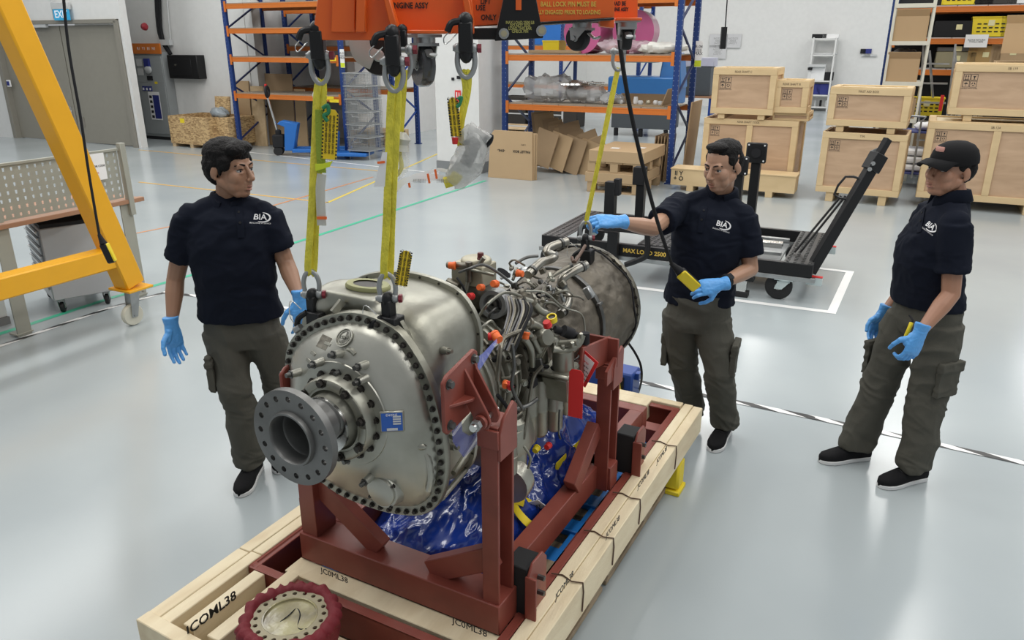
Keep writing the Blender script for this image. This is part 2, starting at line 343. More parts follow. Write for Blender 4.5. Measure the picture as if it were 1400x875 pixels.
# ================= people =================
def ring(c, ax, ay, a, b, n=28, e=2.3):
    out = []
    for i in range(n):
        t = 2*PI*i/n; ct, st = cos(t), sin(t)
        out.append(c + ax*(a*math.copysign(abs(ct)**(2/e), ct)) + ay*(b*math.copysign(abs(st)**(2/e), st)))
    return out
def folds(amp, sx, sz, ridge=1, seed=0, mask=None):
    def f(p, n):
        q = V((p.x*sx + seed, p.y*sx, p.z*sz))
        v = noise.noise(q + V((0, 0, 1.3))*noise.noise(q*.5))
        if ridge: v = .5 - abs(v)*2
        return amp*v*(mask(p) if mask else 1)
    return f
def make_hand(root, wrist, fdir, dorsal, curl, thumb=.5, s=1.0, left=1, spread=1.0, name='glove', m=GLOVE):
    """fdir: towards the fingers, dorsal: back of the hand; left = 1 thumb on +x side"""
    y = V(fdir).normalized(); z = V(dorsal); z = (z - y*z.dot(y)).normalized(); x = y.cross(z)*left
    w = V(wrist)
    def P(a, b, c): return w + (x*a + y*b + z*c)*s
    b = MB()
    b.loft([ring(P(0, t, 0), x, z, a*s, c*s, 20) for t, a, c in ((-.045, .034, .028), (-.04, .036, .030), (-.01, .031, .024), (.02, .036, .021), (.06, .043, .018), (.088, .042, .015), (.1, .036, .010))])
    b.capsule(P(.022, .02, -.008), P(.036, .055, -.012), .018*s, .014*s)
    for k, (fx, L, r) in enumerate(((.031, .078, .0098), (.0105, .086, .0102), (-.0105, .080, .0098), (-.031, .064, .0088))):
        c = curl[k] if isinstance(curl, (tuple, list)) else curl
        p = V((fx, .088 - abs(fx-.01)*.15, 0)); ang = .12 + c*.25; sp = fx*1.4*spread
        for seg, (q, ra) in enumerate(((.45, 1.0), (.31, .93), (.24, .85))):
            d = V((sin(sp)*cos(ang), cos(sp)*cos(ang), -sin(ang)))
            e = p + d*L*q; b.capsule(P(*p), P(*e), r*ra*s, r*ra*.94*s, 10); p = e; ang += c*(1.0 if seg == 0 else .8)
    p = V((.030, .028, -.008))
    for L, r, d in ((.042, .0135, V((.75, .62, -.25 - thumb*.3))), (.032, .0115, V((.45 - thumb*.3, .85, -.2 - thumb*.5))), (.026, .010, V((.15 - thumb*.4, .9, -.3 - thumb*.4)))):
        e = p + d.normalized()*L; b.capsule(P(*p), P(*e), r*s, r*.92*s, 10); p = e
    me = realize(b, .0026*s, 2, .5, folds(.0016, 55, 75, 0, 3), name)
    return put(me, name, m, root)
def make_head(root, c, fwd, up, s, skin, body, hair='short', lipm=LIP):
    f = V(fwd).normalized(); u = V(up); u = (u - f*u.dot(f)).normalized(); r = f.cross(u)
    R = MX((r, f, u)).transposed(); c = V(c)
    def P(a, b, d): return c + R @ V((a, b, d))*s
    def E(b, p, q, Rl=None): b.ball(P(*p), tuple(k*s for k in q), 20, R @ Rl if Rl else R)
    E(body, (0, -.012, .032), (.073, .094, .084)); E(body, (0, .026, -.030), (.062, .062, .078)); E(body, (0, .030, -.055), (.050, .050, .050)); E(body, (0, .058, -.088), (.030, .028, .022)); E(body, (0, .045, -.06), (.044, .044, .044))
    for k in (-1, 1):
        body.capsule(P(k*.048, -.002, -.046), P(k*.020, .048, -.088), .024*s, .022*s); E(body, (k*.036, .044, -.055), (.026, .026, .034))
        E(body, (k*.038, .050, -.024), (.027, .030, .034)); E(body, (k*.011, .099, -.032), (.0085, .010, .0075))
        Re = MX.Rotation(k*.35, 3, 'Z') @ MX.Rotation(-.25, 3, 'X')
        E(body, (k*.0755, -.016, -.006), (.0075, .0165, .029), Re); E(body, (k*.074, -.014, -.030), (.007, .009, .009))
        body.capsule(P(k*.022, .0835, .0135), P(k*.044, .073, .0105), .0048*s, .0042*s)
        body.capsule(P(k*.022, .083, -.006), P(k*.042, .074, -.006), .004*s, .0035*s)
    body.capsule(P(-.036, .072, .024), P(.036, .072, .024), .0125*s)
    body.capsule(P(0, .083, .016), P(0, .108, -.026), .0075*s, .0125*s); E(body, (0, .086, -.048), (.022, .012, .010))
    body.capsule(P(-.016, .086, -.0585), P(.016, .086, -.0585), .0066*s); body.capsule(P(-.014, .084, -.0705), P(.014, .084, -.0705), .0075*s)
    lips = MB()
    lips.tube([P(-.024, .079, -.062), P(-.01, .0915, -.0585), P(0, .0945, -.0595), P(.01, .0915, -.0585), P(.024, .079, -.062)], lambda t: (.0042*s*(.35 + sin(PI*t)*.65),)*2, 8, 3)
    lips.tube([P(-.023, .079, -.0645), P(-.01, .0905, -.0715), P(0, .093, -.0725), P(.01, .0905, -.0715), P(.023, .079, -.0645)], lambda t: (.0050*s*(.3 + sin(PI*t)*.7),)*2, 8, 3)
    lips.build('lips', lipm, root, world=True, fix=False)
    for k in (-1, 1):
        e = MB(); e.ball(P(k*.032, .0685, .0035), .0125*s, 14); e.build('eye', EYEW, root, world=True, fix=False)
        e = MB(); e.ball(P(k*.033, .0765, .0035), .0058*s, 10); e.build('iris', BLKM, root, world=True, fix=False)
        e = MB(); e.tube([P(k*.014, .086, .024), P(k*.032, .084, .030), P(k*.052, .066, .023)], lambda t: (.0042*s*(1-.5*t), .0025*s), 8, 4); e.build('eyebrow', HAIR, root, world=True, fix=False)
        e = MB(); e.tube([P(k*.019, .081, .0085), P(k*.032, .0835, .0115), P(k*.046, .0735, .0075)], .0017*s, 6, 4); e.build('eyelash', HAIR, root, world=True, fix=False)
    h = MB()
    if hair == 'full':
        E(h, (0, -.018, .062), (.083, .100, .066)); E(h, (0, -.05, .012), (.080, .066, .088)); E(h, (0, .05, .092), (.060, .048, .028)); E(h, (.03, .055, .085), (.04, .045, .026))
        for k in (-1, 1): E(h, (k*.064, .018, .034), (.018, .038, .036)); E(h, (k*.066, -.02, .03), (.018, .03, .03)); h.capsule(P(k*.072, .008, .02), P(k*.071, .008, -.014), .010*s, .006*s)
    elif hair == 'fade':
        E(h, (0, -.022, .070), (.075, .088, .054)); E(h, (0, -.052, .02), (.0755, .058, .078)); E(h, (0, .036, .102), (.056, .042, .022))
        for k in (-1, 1): E(h, (k*.066, .004, .040), (.0115, .034, .030)); h.capsule(P(k*.0675, .006, .02), P(k*.067, .006, -.006), .0065*s, .005*s)
    else:   # only what shows below a cap
        E(h, (0, -.05, .010), (.0755, .058, .070))
        for k in (-1, 1): E(h, (k*.068, -.002, .026), (.009, .030, .026))
    a = .003 if hair == 'full' else .002
    me = realize(h, .0042, 1, .5, (lambda p, n: a*noise.noise(p*55) + a*.7*noise.noise(p*120)), 'hair'); put(me, 'hair', HAIR, root)
    return P, R
def bake_body(root, b, skin):
    me = realize(b, .0038, 5, .5, None, 'body'); return put(me, 'body', skin, root)
def shoe(root, heel, toe, s=1.0):
    heel = V((heel.x, heel.y, 0)); toe = V((toe.x, toe.y, 0)); f = (toe-heel).normalized(); r = V((f.y, -f.x, 0)); L = .285*s; o = heel
    def sec(t, w, z): return o + f*(t*L) + V((0, 0, z))
    W_ = [(0, .030), (.04, .036), (.2, .036), (.42, .038), (.62, .047), (.78, .049), (.9, .040), (.975, .022), (1.0, .008)]
    so = MB()
    so.loft([[o + f*(t*L) + r*w*s*k + V((0, 0, z)) for k, z in ((-1, .001), (1, .001), (1.04, .024), (-1.04, .024))] for t, w in W_])
    so.build('shoe_sole', M_('white_rubber', (.72, .72, .72), .5), root, world=True, bevel=.003)
    up = MB(); hs = {0: .062, .04: .078, .2: .088, .42: .082, .62: .062, .78: .048, .9: .043, .975: .036, 1.0: .030}
    up.loft([ring(o + f*(t*L) + V((0, 0, .014 + hs[t]*.40)), r, V((0, 0, 1)), w*.98*s, hs[t]*.56, 16, 2.6) for t, w in W_])
    up.build('shoe', M_('black_knit_shoe', (.010, .010, .011), .8, spec=.15, bump=.2, bscale=200), root, world=True)
    la = MB()
    for k in range(4):
        t = .36 + k*.075; z = .018 + (.082, .074, .066, .060)[k] + .002; la.tube([o + f*(t*L) + r*.02 + V((0, 0, z-.004)), o + f*((t+.01)*L) + V((0, 0, z+.002)), o + f*(t*L) - r*.02 + V((0, 0, z-.004))], .0022, 5)
    la.build('shoe_lace', BLKM, root, world=True)
def surf_print(bvh, root, px, py, me, m, name, off=.0015, Rr=None):
    """lay a flat mesh (metres, xy plane) on the cloth where the sight line through px, py meets it"""
    o = V((0, 0, CH)); d = ray(px, py).normalized(); h = bvh.ray_cast(o, d)
    if h[0] is None: return None
    n = h[1]; up = V((0, 0, 1)); ux = up.cross(n).normalized(); uy = n.cross(ux); bm = bmesh.new(); bm.from_mesh(me)
    rot = MX.Rotation(Rr or 0, 3, 'Z')
    for v in bm.verts:
        q = rot @ v.co; p = h[0] + ux*q.x + uy*q.y; k = bvh.ray_cast(p + n*.08, -n, .2)
        v.co = (k[0] if k[0] else p) + n*off
    bm.to_mesh(me); bm.free(); return put(me, name, m, root)
def logo_mesh(s):
    cu = bpy.data.curves.new('t', 'FONT'); cu.body = 'BIA'; cu.size = .036*s; cu.align_x = 'CENTER'; cu.align_y = 'CENTER'; cu.offset = .0006; cu.resolution_u = 2
    t = bpy.data.objects.new('t', cu); COL.objects.link(t); c2 = cu.copy(); c2.body = 'BUILDING A SERVICE'; c2.size = .0085*s; c2.offset = 0
    t2 = bpy.data.objects.new('t', c2); COL.objects.link(t2)
    dg = bpy.context.evaluated_depsgraph_get(); a = bpy.data.meshes.new_from_object(t.evaluated_get(dg)); b_ = bpy.data.meshes.new_from_object(t2.evaluated_get(dg))
    bpy.data.objects.remove(t); bpy.data.objects.remove(t2)
    bm = bmesh.new(); bm.from_mesh(a); bm2 = bmesh.new(); bm2.from_mesh(b_); bmesh.ops.translate(bm2, vec=V((.004, -.027*s, 0)), verts=bm2.verts); bm2.to_mesh(b_); bm2.free(); bm.from_mesh(b_)
    vs = []; N_ = 22
    for i in range(N_+1):
        an = -2.0 + 3.5*i/N_; w_ = .0032*s*sin(PI*i/N_)**.6 + .0003; cx = .006*s
        for rr in (1, -1): vs.append(bm.verts.new((cx + (.034*s + rr*w_)*cos(an), (.021*s + rr*w_)*sin(an), 0)))
    for i in range(N_): bm.faces.new((vs[2*i], vs[2*i+1], vs[2*i+3], vs[2*i+2]))
    bm.to_mesh(a); bm.free(); return a
def person(name_label, J, skin, seed, torso, logo=None, hair='short'):
    hem = J['hem']; fore = V((*J['fore'], 0)).normalized(); lat = V((fore.y, -fore.x, 0))      # lat points to the person's right
    base = V((hem.x, hem.y, 0)); root = thing('person', name_label, 'person', base)
    SR, SL = J['SR'], J['SL']; sm = (SR+SL)/2; nb = J['neck']; b = MB()
    H = make_head(root, J['head'], J['hf'], J['hu'], J['hs'], skin, b, hair)
    b.capsule(H[0](0, -.022, -.045), nb + V((0, 0, -.02)), .050, .058); b.capsule(nb + V((0, 0, -.01)), nb + V((0, 0, -.12)), .058, .07)
    for Sj, El, Wr in ((SR, J['ER'], J['WR']), (SL, J['EL'], J['WL'])):
        b.capsule(nb + V((0, 0, -.14)), Sj - V((0, 0, .02)), .045, .04); b.capsule(Sj, El, .050, .040); m_ = El.lerp(Wr, .3); b.capsule(El, m_, .040, .041); b.capsule(m_, Wr - (Wr-m_).normalized()*.025, .041, .0255)
    b.capsule(nb + V((0, 0, -.14)) + fore*.02, hem + V((0, 0, .1)), .07, .09); bake_body(root, b, skin)
    # polo shirt
    a_, d_ = torso; sh = MB(); ax = (nb - hem); lt = (SR-SL).normalized(); fo = lt.cross(V((0, 0, 1))); fo = -fo if fo.dot(fore) < 0 else fo
    def C(t): return hem.lerp(sm, min(t, 1)) if t <= 1 else sm.lerp(nb, t-1)
    bend = J.get('belly', .02); prof = [(0, 1.0, 1.0, 0), (.04, 1.01, 1.02, 0), (.25, .95, 1.0, .5), (.5, .96, 1.02, 1), (.75, 1.03, 1.02, .6), (.88, 1.0, .94, .2), (1.0, .86, .80, 0), (1.35, .68, .66, 0), (1.7, .46, .56, 0), (2.0, .36, .52, 0)]
    rings_ = []
    for t, ka, kd, bb in prof:
        m = min(t/.9, 1); L_ = (lat.lerp(lt, m)).normalized(); F_ = L_.cross(V((0, 0, 1))); F_ = -F_ if F_.dot(fore) < 0 else F_
        rings_.append(ring(C(t) + F_*bend*bb, L_, F_, a_*ka, d_*kd, 32, 2.3))
    sh.loft(rings_)
    for Sj, El, tl in ((SR, J['ER'], J.get('slR', .68)), (SL, J['EL'], J.get('slL', .68))):
        inner = Sj.lerp(sm, .25) + V((0, 0, -.01)); d = (El - Sj); sh.capsule(nb.lerp(sm, .45) + (Sj-sm)*.22, Sj.lerp(sm, .12) + V((0, 0, -.008)), .062, .060, 16); e = Sj + d*tl; y = d.normalized(); x = y.orthogonal().normalized(); z = y.cross(x)
        q = [inner, Sj + V((0, 0, .0)), Sj + d*.22, Sj + d*.45, e - y*.012, e]; rr = [.066, .068, .071, .072, .072, .071]
        sh.loft([ring(p, x, z, r, r, 20, 2) for p, r in zip(q, rr)]); sh.ball(Sj.lerp(sm, .06) - V((0, 0, .006)), .066, 16)
    f1 = folds(.009, 6, 9, 1, seed); f2 = folds(.004, 16, 22, 1, seed+4)
    me = realize(sh, .0065, 5, .5, lambda p, n: f1(p, n) + f2(p, n), 'polo_shirt'); shirt = put(me.copy(), 'polo_shirt', NAVY, root)
    bvh = BVHTree.FromPolygons([v.co.copy() for v in me.vertices], [tuple(p.vertices) for p in me.polygons])
    # collar: folded band round the neck, open at the front
    ck = nb.lerp(H[0](0, -.03, -.12), .25); up = (H[0](0, 0, 0) - nb).normalized(); cb = MB(); rr_ = []
    for i in range(25):
        an = PI/2 + .30 + (2*PI - .60)*i/24; dv = lt*cos(an) + fo*sin(an); drop = .035*max(0, sin(an))**1.5
        top = ck + dv*.066 + up*(.030 - drop*1.2) + fo*(.018*max(0, sin(an))); k = 1 + .35*max(0, sin(an))
        out = ck + dv*((.080 if sin(an) < -.2 else .088)*k if sin(an) < .4 else .098) + up*(-.022 - drop) + fo*(.02*max(0, sin(an)))
        rr_.append([top - dv*.006 - up*.03, top - dv*.004, top + dv*.003 + up*.002, top + dv*.012, out, out - up*.005 - dv*.004])
    cb.loft([[r_[k] for k in range(6)] for r_ in rr_]); cb.build('collar', NAVY, root, world=True, smooth=60)
    if logo:
        surf_print(bvh, root, logo[0], logo[1], logo_mesh(logo[2]), M_('white_embroidery', (.85, .85, .86), .7), 'embroidered_logo', .003, logo[3])
    # placket and buttons
    pl = J.get('placket')
    if pl:
        o = V((0, 0, CH)); pts = []
        for k in range(7):
            h = bvh.ray_cast(o, ray(pl[0] + (pl[2]-pl[0])*k/6, pl[1] + (pl[3]-pl[1])*k/6).normalized())
            if h[0]: pts.append((h[0], h[1]))
        if len(pts) > 2:
            q = MB(); q.tube([p + n*.003 for p, n in pts], (.016, .0025), 8, flat=lt); q.build('placket', NAVY, root, world=True)
            for k in (1, 3):
                if k < len(pts): q = MB(); q.cyl(pts[k][0] + pts[k][1]*.005, pts[k][0] + pts[k][1]*.0085, .0055); q.build('button', BLKM, root, world=True)
    # cargo trousers: one mesh, two legs; every leg bends at the knee
    tr = MB(); pel = hem + V((0, 0, -.02)) + fore*J.get('pel', 0)
    tr.loft([ring(pel + V((0, 0, z)), lat, fore, a, d, 28, 2.4) for z, a, d in ((.09, .155, .11), (.02, .165, .12), (-.06, .172, .125), (-.12, .155, .112))])
    for sd, K, A_ in ((1, 'KR', 'AR'), (-1, 'KL', 'AL')):
        hp = pel + lat*(.085*sd) + V((0, 0, -.05)); kn, an = J[K], J[A_]
        pts = [(hp, .098, .108), (hp.lerp(kn, .35), .098, .104), (hp.lerp(kn, .75), .084, .088), (kn, .079, .082), (kn.lerp(an, .25), .079, .083), (kn.lerp(an, .6), .078, .082), (kn.lerp(an, .9), .079, .086), (an + V((0, 0, -.035)), .076, .086)]
        tr.loft([ring(p, lat, fore, a*J.get('lw', 1), d*J.get('lw', 1), 24, 2.1) for p, a, d in pts])
    kz = (J['KR'].z + J['KL'].z)/2
    g1 = folds(.014, 5, 6, 1, seed+9); g2_ = folds(.011, 9, 20, 1, seed+2); g3 = folds(.003, 18, 16, 1, seed+5)
    def dsp(p, n):
        kk = math.exp(-((p.z-kz+.05)/.09)**2) + math.exp(-((p.z-.13)/.07)**2); return g1(p, n) + g2_(V((p.x, p.y, p.z + p.x*.5)), n)*min(kk, 1) + g3(p, n)
    me = realize(tr, .0065, 3, .5, dsp, 'cargo_trousers'); put(me, 'cargo_trousers', TROU, root)
    for sd, K in ((1, 'KR'), (-1, 'KL')):      # cargo pockets outside the thighs
        hp = pel + lat*(.085*sd) + V((0, 0, -.05)); kn = J[K]; c = hp.lerp(kn, .74) + lat*sd*.088; y = (kn-hp).normalized()
        q = MB(); Rk = MX((fore, lat*sd, fore.cross(lat*sd))).transposed(); q.box(c, (.13, .03, .16), Rk); q.box(c + V((0, 0, .075)) + lat*sd*.006, (.14, .032, .05), Rk)
        me = realize(q, .005, 3, .5, folds(.006, 12, 20, 1, seed), 'cargo_pocket'); put(me, 'cargo_pocket', TROU, root)
    for hh, tt in ((J['fR'][0], J['fR'][1]), (J['fL'][0], J['fL'][1])): shoe(root, hh, tt)
    return root, H
# --- left worker ---
def foot(hx, hy, tx, ty): return (G(hx, hy), G(tx, ty))
fR = foot(353, 640, 334, 671); fL = foot(399, 612, 385, 640)
def ank(f, z=.115): d = (f[1]-f[0]).normalized(); return V((f[0].x, f[0].y, z)) + d*.075
J1 = dict(hem=D(330, 432, 3.44), fore=(.12, -.99), SR=D(258, 296, 3.38), SL=D(364, 292, 3.45), neck=D(313, 270, 3.46), head=D(315, 231, 3.42), hf=(.93, -.38, -.05), hu=(.06, 0, 1), hs=1.09,
          ER=D(240, 382, 3.40), WR=D(235, 446, 3.30), EL=D(391, 360, 3.44), WL=D(410, 410, 3.30), KR=D(322, 528, 3.36), KL=D(382, 520, 3.52), AR=ank(fR), AL=ank(fL), fR=fR, fL=fL, slR=.66, slL=.72, placket=(326, 284, 330, 325), pel=.0)
p1, H1 = person('worker with full black hair and navy polo at left, looking toward engine, gloved hand hanging', J1, SKIN, 1.0, (.192, .132), (356, 297, 1.0, -.02), 'full')
make_hand(p1, J1['WR'], (.04, -.06, -1), (-.75, .55, 0), .28, .2, 1.02, -1)
make_hand(p1, J1['WL'], (.03, -.12, -1), (.6, -.6, 0), .35, .3, 1.0, 1)
# --- middle worker ---
fR = foot(950, 572, 932, 592); fL = foot(993, 590, 974, 619)
J2 = dict(hem=D(955, 412, 3.88), fore=(-.38, -.92), SR=D(931, 280, 3.92), SL=D(1017, 296, 3.80), neck=D(985, 262, 3.90), head=D(988, 227, 3.82), hf=(-.74, -.6, -.2), hu=(-.12, -.1, 1), hs=1.04,
          ER=D(893, 312, 3.62), WR=D(844, 303, 3.36), EL=D(1026, 368, 3.78), WL=D(984, 389, 3.58), KR=D(933, 497, 3.92), KL=D(982, 507, 3.76), AR=ank(fR), AL=ank(fL), fR=fR, fL=fL, slR=.72, slL=.72, placket=(963, 283, 957, 318), pel=.02)
p2, H2 = person('worker with short faded black hair reaching for a yellow sling and holding a yellow pendant', J2, SKIN2, 5.0, (.182, .13), (987, 307, 1.05, -.2), 'fade')
make_hand(p2, J2['WR'], (-.95, -.32, .10), (.1, -.5, .9), (1.0, 1.05, 1.1, 1.15), .9, 1.0, 1, .3)
make_hand(p2, J2['WL'], (-.95, -.2, -.12), (.15, -.75, .5), (.75, .85, .95, 1.0), .7, 1.0, -1, .4)
wt = MB(); wd = (J2['EL'] - J2['WL']).normalized(); wc = J2['WL'] + wd*.055; wx = wd.cross(V((0, 0, 1))).normalized()
wt.lathe([(.034, -.012), (.0365, -.012), (.0365, .012), (.034, .012)], wc, wd, 20); wt.build('watch_strap', BLKM, p2, world=True)
wn = V((-.15, -.75, .55)); wn = (wn - wd*wn.dot(wd)).normalized()
wt = MB(); wt.box(wc + wn*.036, (.036, .042, .011), MX((wd.cross(wn), wd, wn)).transposed()); wt.build('wristwatch', BLK, p2, world=True, bevel=.004)
wt = MB(); wt.box(wc + wn*.0425, (.030, .036, .001), MX((wd.cross(wn), wd, wn)).transposed()); wt.build('watch_face', M_('watch_glass', (.01, .012, .015), .08), p2, world=True)
# --- right worker, cap ---
fL = foot(1262, 654, 1191, 669); fR = foot(1186, 626, 1103, 634)
J3 = dict(hem=D(1268, 415, 3.52), fore=(-.93, -.36), SR=D(1268, 292, 3.68), SL=D(1306, 306, 3.36), neck=D(1305, 265, 3.50), head=D(1299, 232, 3.50), hf=(-.95, -.28, .05), hu=(.05, 0, 1), hs=1.06,
          ER=D(1250, 380, 3.80), WR=D(1208, 428, 3.76), EL=D(1300, 402, 3.32), WL=D(1257, 456, 3.24), KL=D(1270, 535, 3.42), KR=D(1204, 520, 3.62), AL=ank(fL), AR=ank(fR), fR=fR, fL=fL, slR=.7, slL=.68, belly=.03, placket=(1263, 286, 1257, 318), pel=.0, lw=1.06)
p3, H3 = person('worker in a black baseball cap and navy polo standing side-on at right, leaning back', J3, SKIN3, 9.0, (.172, .135), (1272, 309, .95, -.35), 'cap')
make_hand(p3, J3['WL'], (-.3, -.12, -1), (.25, -.8, 0), .9, .8, 1.05, 1, .3)
make_hand(p3, J3['WR'], (-.3, 0, -1), (0, .8, 0), .5, .4, 1.0, -1)
P, R = H3; cp = MB(); s = 1.06
cp.lathe([(.1*s, 0), (.1*s, .012), (.098*s, .03), (.090*s, .056), (.073*s, .078), (.045*s, .093), (.012*s, .099), (.0001, .1)], P(0, -.012, .030), R @ V((0, .12, 1)), 28, sx=.86, sy=1.04, xa=R @ V((1, 0, 0)))
cp.build('baseball_cap', M_('black_cap_cotton', (.010, .010, .011), .8, spec=.15, bump=.1, bscale=250), p3, world=True, smooth=60)
cp = MB(); rr_ = []
for i in range(13):
    a = -1.15 + 2.3*i/12; inn = V((sin(a)*.082, .082*cos(a) - .012, .047)); out = V((sin(a)*.078, .082*cos(a)*.4 + .118*cos(a)**.6 + .01, .028 - .014*abs(sin(a))**2*2))
    mid = (inn+out)/2 + V((0, 0, .008)); q = [P(*inn), P(*mid), P(*out), P(*(out - V((0, 0, .004)))), P(*(mid - V((0, 0, .005)))), P(*(inn - V((0, 0, .005))))]; rr_.append(q)
cp.loft(rr_); cp.build('cap_brim', M_('black_cap_cotton', (.013, .013, .014), .8), p3, world=True, smooth=60)
cp = MB(); q = [P(sin(a)*.088, .096*cos(a) - .012, .075) for a in (-.25, 0, .25)]; cp.tube([P(sin(a)*.07, .088*cos(a) - .006, .085) for a in (-.3, -.1, .1, .3)], (.004, .013), 8, flat=R @ V((0, 1, 0))); cp.build('cap_badge', M_('cap_badge_pink', (.6, .3, .25), .6), p3, world=True)
k = MB(); q = D(1240, 455, 3.30); k.tube([q + V((.012, 0, .05)), q + V((.0, -.01, .02)), q + V((-.01, -.01, -.03)), q + V((.0, -.01, -.055))], .009, 8, 4); k.build('key_pouch', YELC, p3, world=True)
k = MB(); k.tube([q + V((.012, .03, .075)), q + V((.016, 0, .06)), q + V((.01, 0, .03))], .005, 6, 3); k.ball(q + V((.012, -.01, -.01)), .014, 8); k.build('key_clip', BLKM, p3, world=True)
# ================= steel cradle, timbers and engine =================
X0 = -1.38
def WE(x, u, z): return RM(x + X0, u, z, AZ_E)
def Eu(px, py, u): q = RF(px, py, u, AZ_E); return V((q[0] - X0, u, q[1]))     # on the plane u = const
def Ex(px, py, x):
    r = ray(px, py); t = (x + X0)/(r.x*cos(AZ_E) - r.y*sin(AZ_E)); return V((x, (r.x*sin(AZ_E) + r.y*cos(AZ_E))*t, CH + r.z*t))
OFF = 2.4
class EB(MB):     # vertices given as (x, u, z) in the cradle frame
    def build(s, name, m, parent=None, **k):
        s.v = [V((p.x, p.y - OFF, p.z)) for p in s.v]; return MB.build(s, name, m, parent, **k)
def et(name, label, cat, group=None): return thing(name, label, cat, WE(0, OFF, 0), AZ_E, group)
def etext(body, size, o, ux, uy, m, parent, **k): return text(body, size, V(o) - V((0, OFF, 0)), ux, uy, m, parent, world=False, **k)
# ---- cradle ----
fr = et('engine_cradle', 'oxide-red welded steel cradle standing under the aircraft engine', 'stand')
def beam(name, a, b, w, h, parent=fr, m=REDF, up=(0, 0, 1), bev=.003): return EB().bar(a, b, w, h, up).build(name, m, parent, bevel=bev)
ZB = .33
# posts: heavy channel sections
for px_, u_, top, wd in ((.385, 1.75, 1.055, .058), (-.365, 1.75, .98, .07), (.378, 2.68, .90, .06), (-.378, 2.68, .88, .06)):
    s_ = 1 if px_ > 0 else -1
    q = EB(); q.box((px_, u_ - .045, (ZB + top)/2), (wd, .012, top - ZB)); q.box((px_, u_ + .045, (ZB + top)/2), (wd, .012, top - ZB)); q.box((px_ - s_*(wd/2 - .006), u_, (ZB + top)/2), (.012, .09, top - ZB))
    q.build('post', REDF, fr, bevel=.002)
    hd_ = [(-.052, top - .10), (.052, top - .10), (.052, top + .045), (.03, top + .065), (-.03, top + .03), (-.052, top - .01)]
    q = EB(); q.prism(hd_, (px_ + s_*(wd/2), u_, 0), (0, 1, 0), (0, 0, 1), (s_*.010, 0, 0)); q.build('post_cheek', REDF, fr, bevel=.002)
    q = EB(); q.box((px_, u_ - .055, top - .03), (wd + .012, .012, .06)); q.box((px_, u_, top + .004), (wd, .10, .008)); q.build('post_head', REDF, fr, bevel=.002)
for u_ in (1.75, 2.68):
    beam('crossbeam', (-.41, u_, ZB + .055), (.42, u_, ZB + .055), .12 if u_ < 2 else .08, .11)
for x_ in (-.335, .33): beam('side_beam', (x_, 1.81, ZB + .055), (x_, 3.20, ZB + .055), .065, .11)
beam('crossbeam', (-.37, 3.23, ZB + .055), (.365, 3.23, ZB + .055), .065, .11)
beam('brace', (-.35, 1.75, .64), (-.08, 1.75, ZB + .12), .08, .045, up=(0, 1, 0)); beam('brace', (.37, 1.75, .58), (.13, 1.75, ZB + .11), .08, .045, up=(0, 1, 0))
beam('brace', (.345, 2.63, .62), (.345, 2.40, ZB + .13), .05, .08); beam('brace', (-.345, 2.63, .62), (-.345, 2.40, ZB + .13), .05, .08)
# engine mounting plates with brackets
for s_ in (1, -1):
    x_ = (.322 if s_ > 0 else .262)*s_; q = EB(); ZD = 0 if s_ > 0 else .10; PX = .388*s_ if s_ > 0 else -.34
    q.prism([(a, b_ - ZD) for a, b_ in ((1.55, 1.10), (1.565, 1.085), (1.68, 1.10), (1.73, 1.14), (1.73, 1.275), (1.71, 1.29), (1.57, 1.262), (1.55, 1.245))], (x_, 0, 0), (0, 1, 0), (0, 0, 1), (.012*s_, 0, 0)); q.build('mount_plate', REDF, fr, bevel=.003)
    for u_ in (1.655, 1.705):
        q = EB(); q.prism([(x_, 1.17 - ZD), (x_, 1.245 - ZD), (x_ + .012*s_, 1.25 - ZD), (PX + .02*s_, 1.125 - ZD), (PX + .028*s_, 1.10 - ZD), (PX + .02*s_, 1.078 - ZD), (PX - .006*s_, 1.072 - ZD), (PX - .02*s_, 1.09 - ZD)], (0, u_, 0), (1, 0, 0), (0, 0, 1), (0, .009, 0)); q.build('bracket_gusset', REDF, fr, bevel=.0015)
    q = EB(); q.prism([(x_ + .01*s_, 1.57), (x_ + .01*s_, 1.70), (PX - .02*s_, 1.655), (PX - .02*s_, 1.64)], (0, 0, 1.162 - ZD), (1, 0, 0), (0, 1, 0), (0, 0, .009)); q.build('bracket_shelf', REDF, fr, bevel=.0015)
    q = EB(); q.cyl((PX, 1.605, 1.10 - ZD), (PX, 1.74, 1.10 - ZD), .011, n=14); q.build('bracket_pin', CHROME, fr)
    q = EB(); q.cyl((PX, 1.618, 1.10 - ZD), (PX, 1.632, 1.10 - ZD), .017, n=6); q.build('pin_nut', GREYM, fr, smooth=0); q = EB(); q.cyl((PX, 1.64, 1.10 - ZD), (PX, 1.652, 1.10 - ZD), .022, n=18); q.build('pin_washer', REDF, fr)
    for (a, b) in ((1.575, 1.235), (1.575, 1.112), (1.705, 1.262)):
        q = EB(); q.cyl((x_ + .010*s_, a, b - ZD), (x_ + .026*s_, a, b - ZD), .011, n=6); q.cyl((x_ + .010*s_, a, b - ZD), (x_ + .014*s_, a, b - ZD), .015, n=14); q.build('mount_bolt', DKST, fr)
    for (u_, z_) in ((2.62, .84),):
        q = EB(); q.prism([(-.05, 0), (.05, 0), (.05, .10), (-.05, .06)], (.40*s_, u_, z_), (0, 1, 0), (0, 0, 1), (.012, 0, 0)); q.build('gusset', REDF, fr)
beam('rear_saddle_beam', (-.32, 2.66, .95), (.42, 2.66, .95), .012, .12); beam('rear_saddle_beam', (.37, 2.40, 1.0), (.37, 2.68, .95), .012, .11)
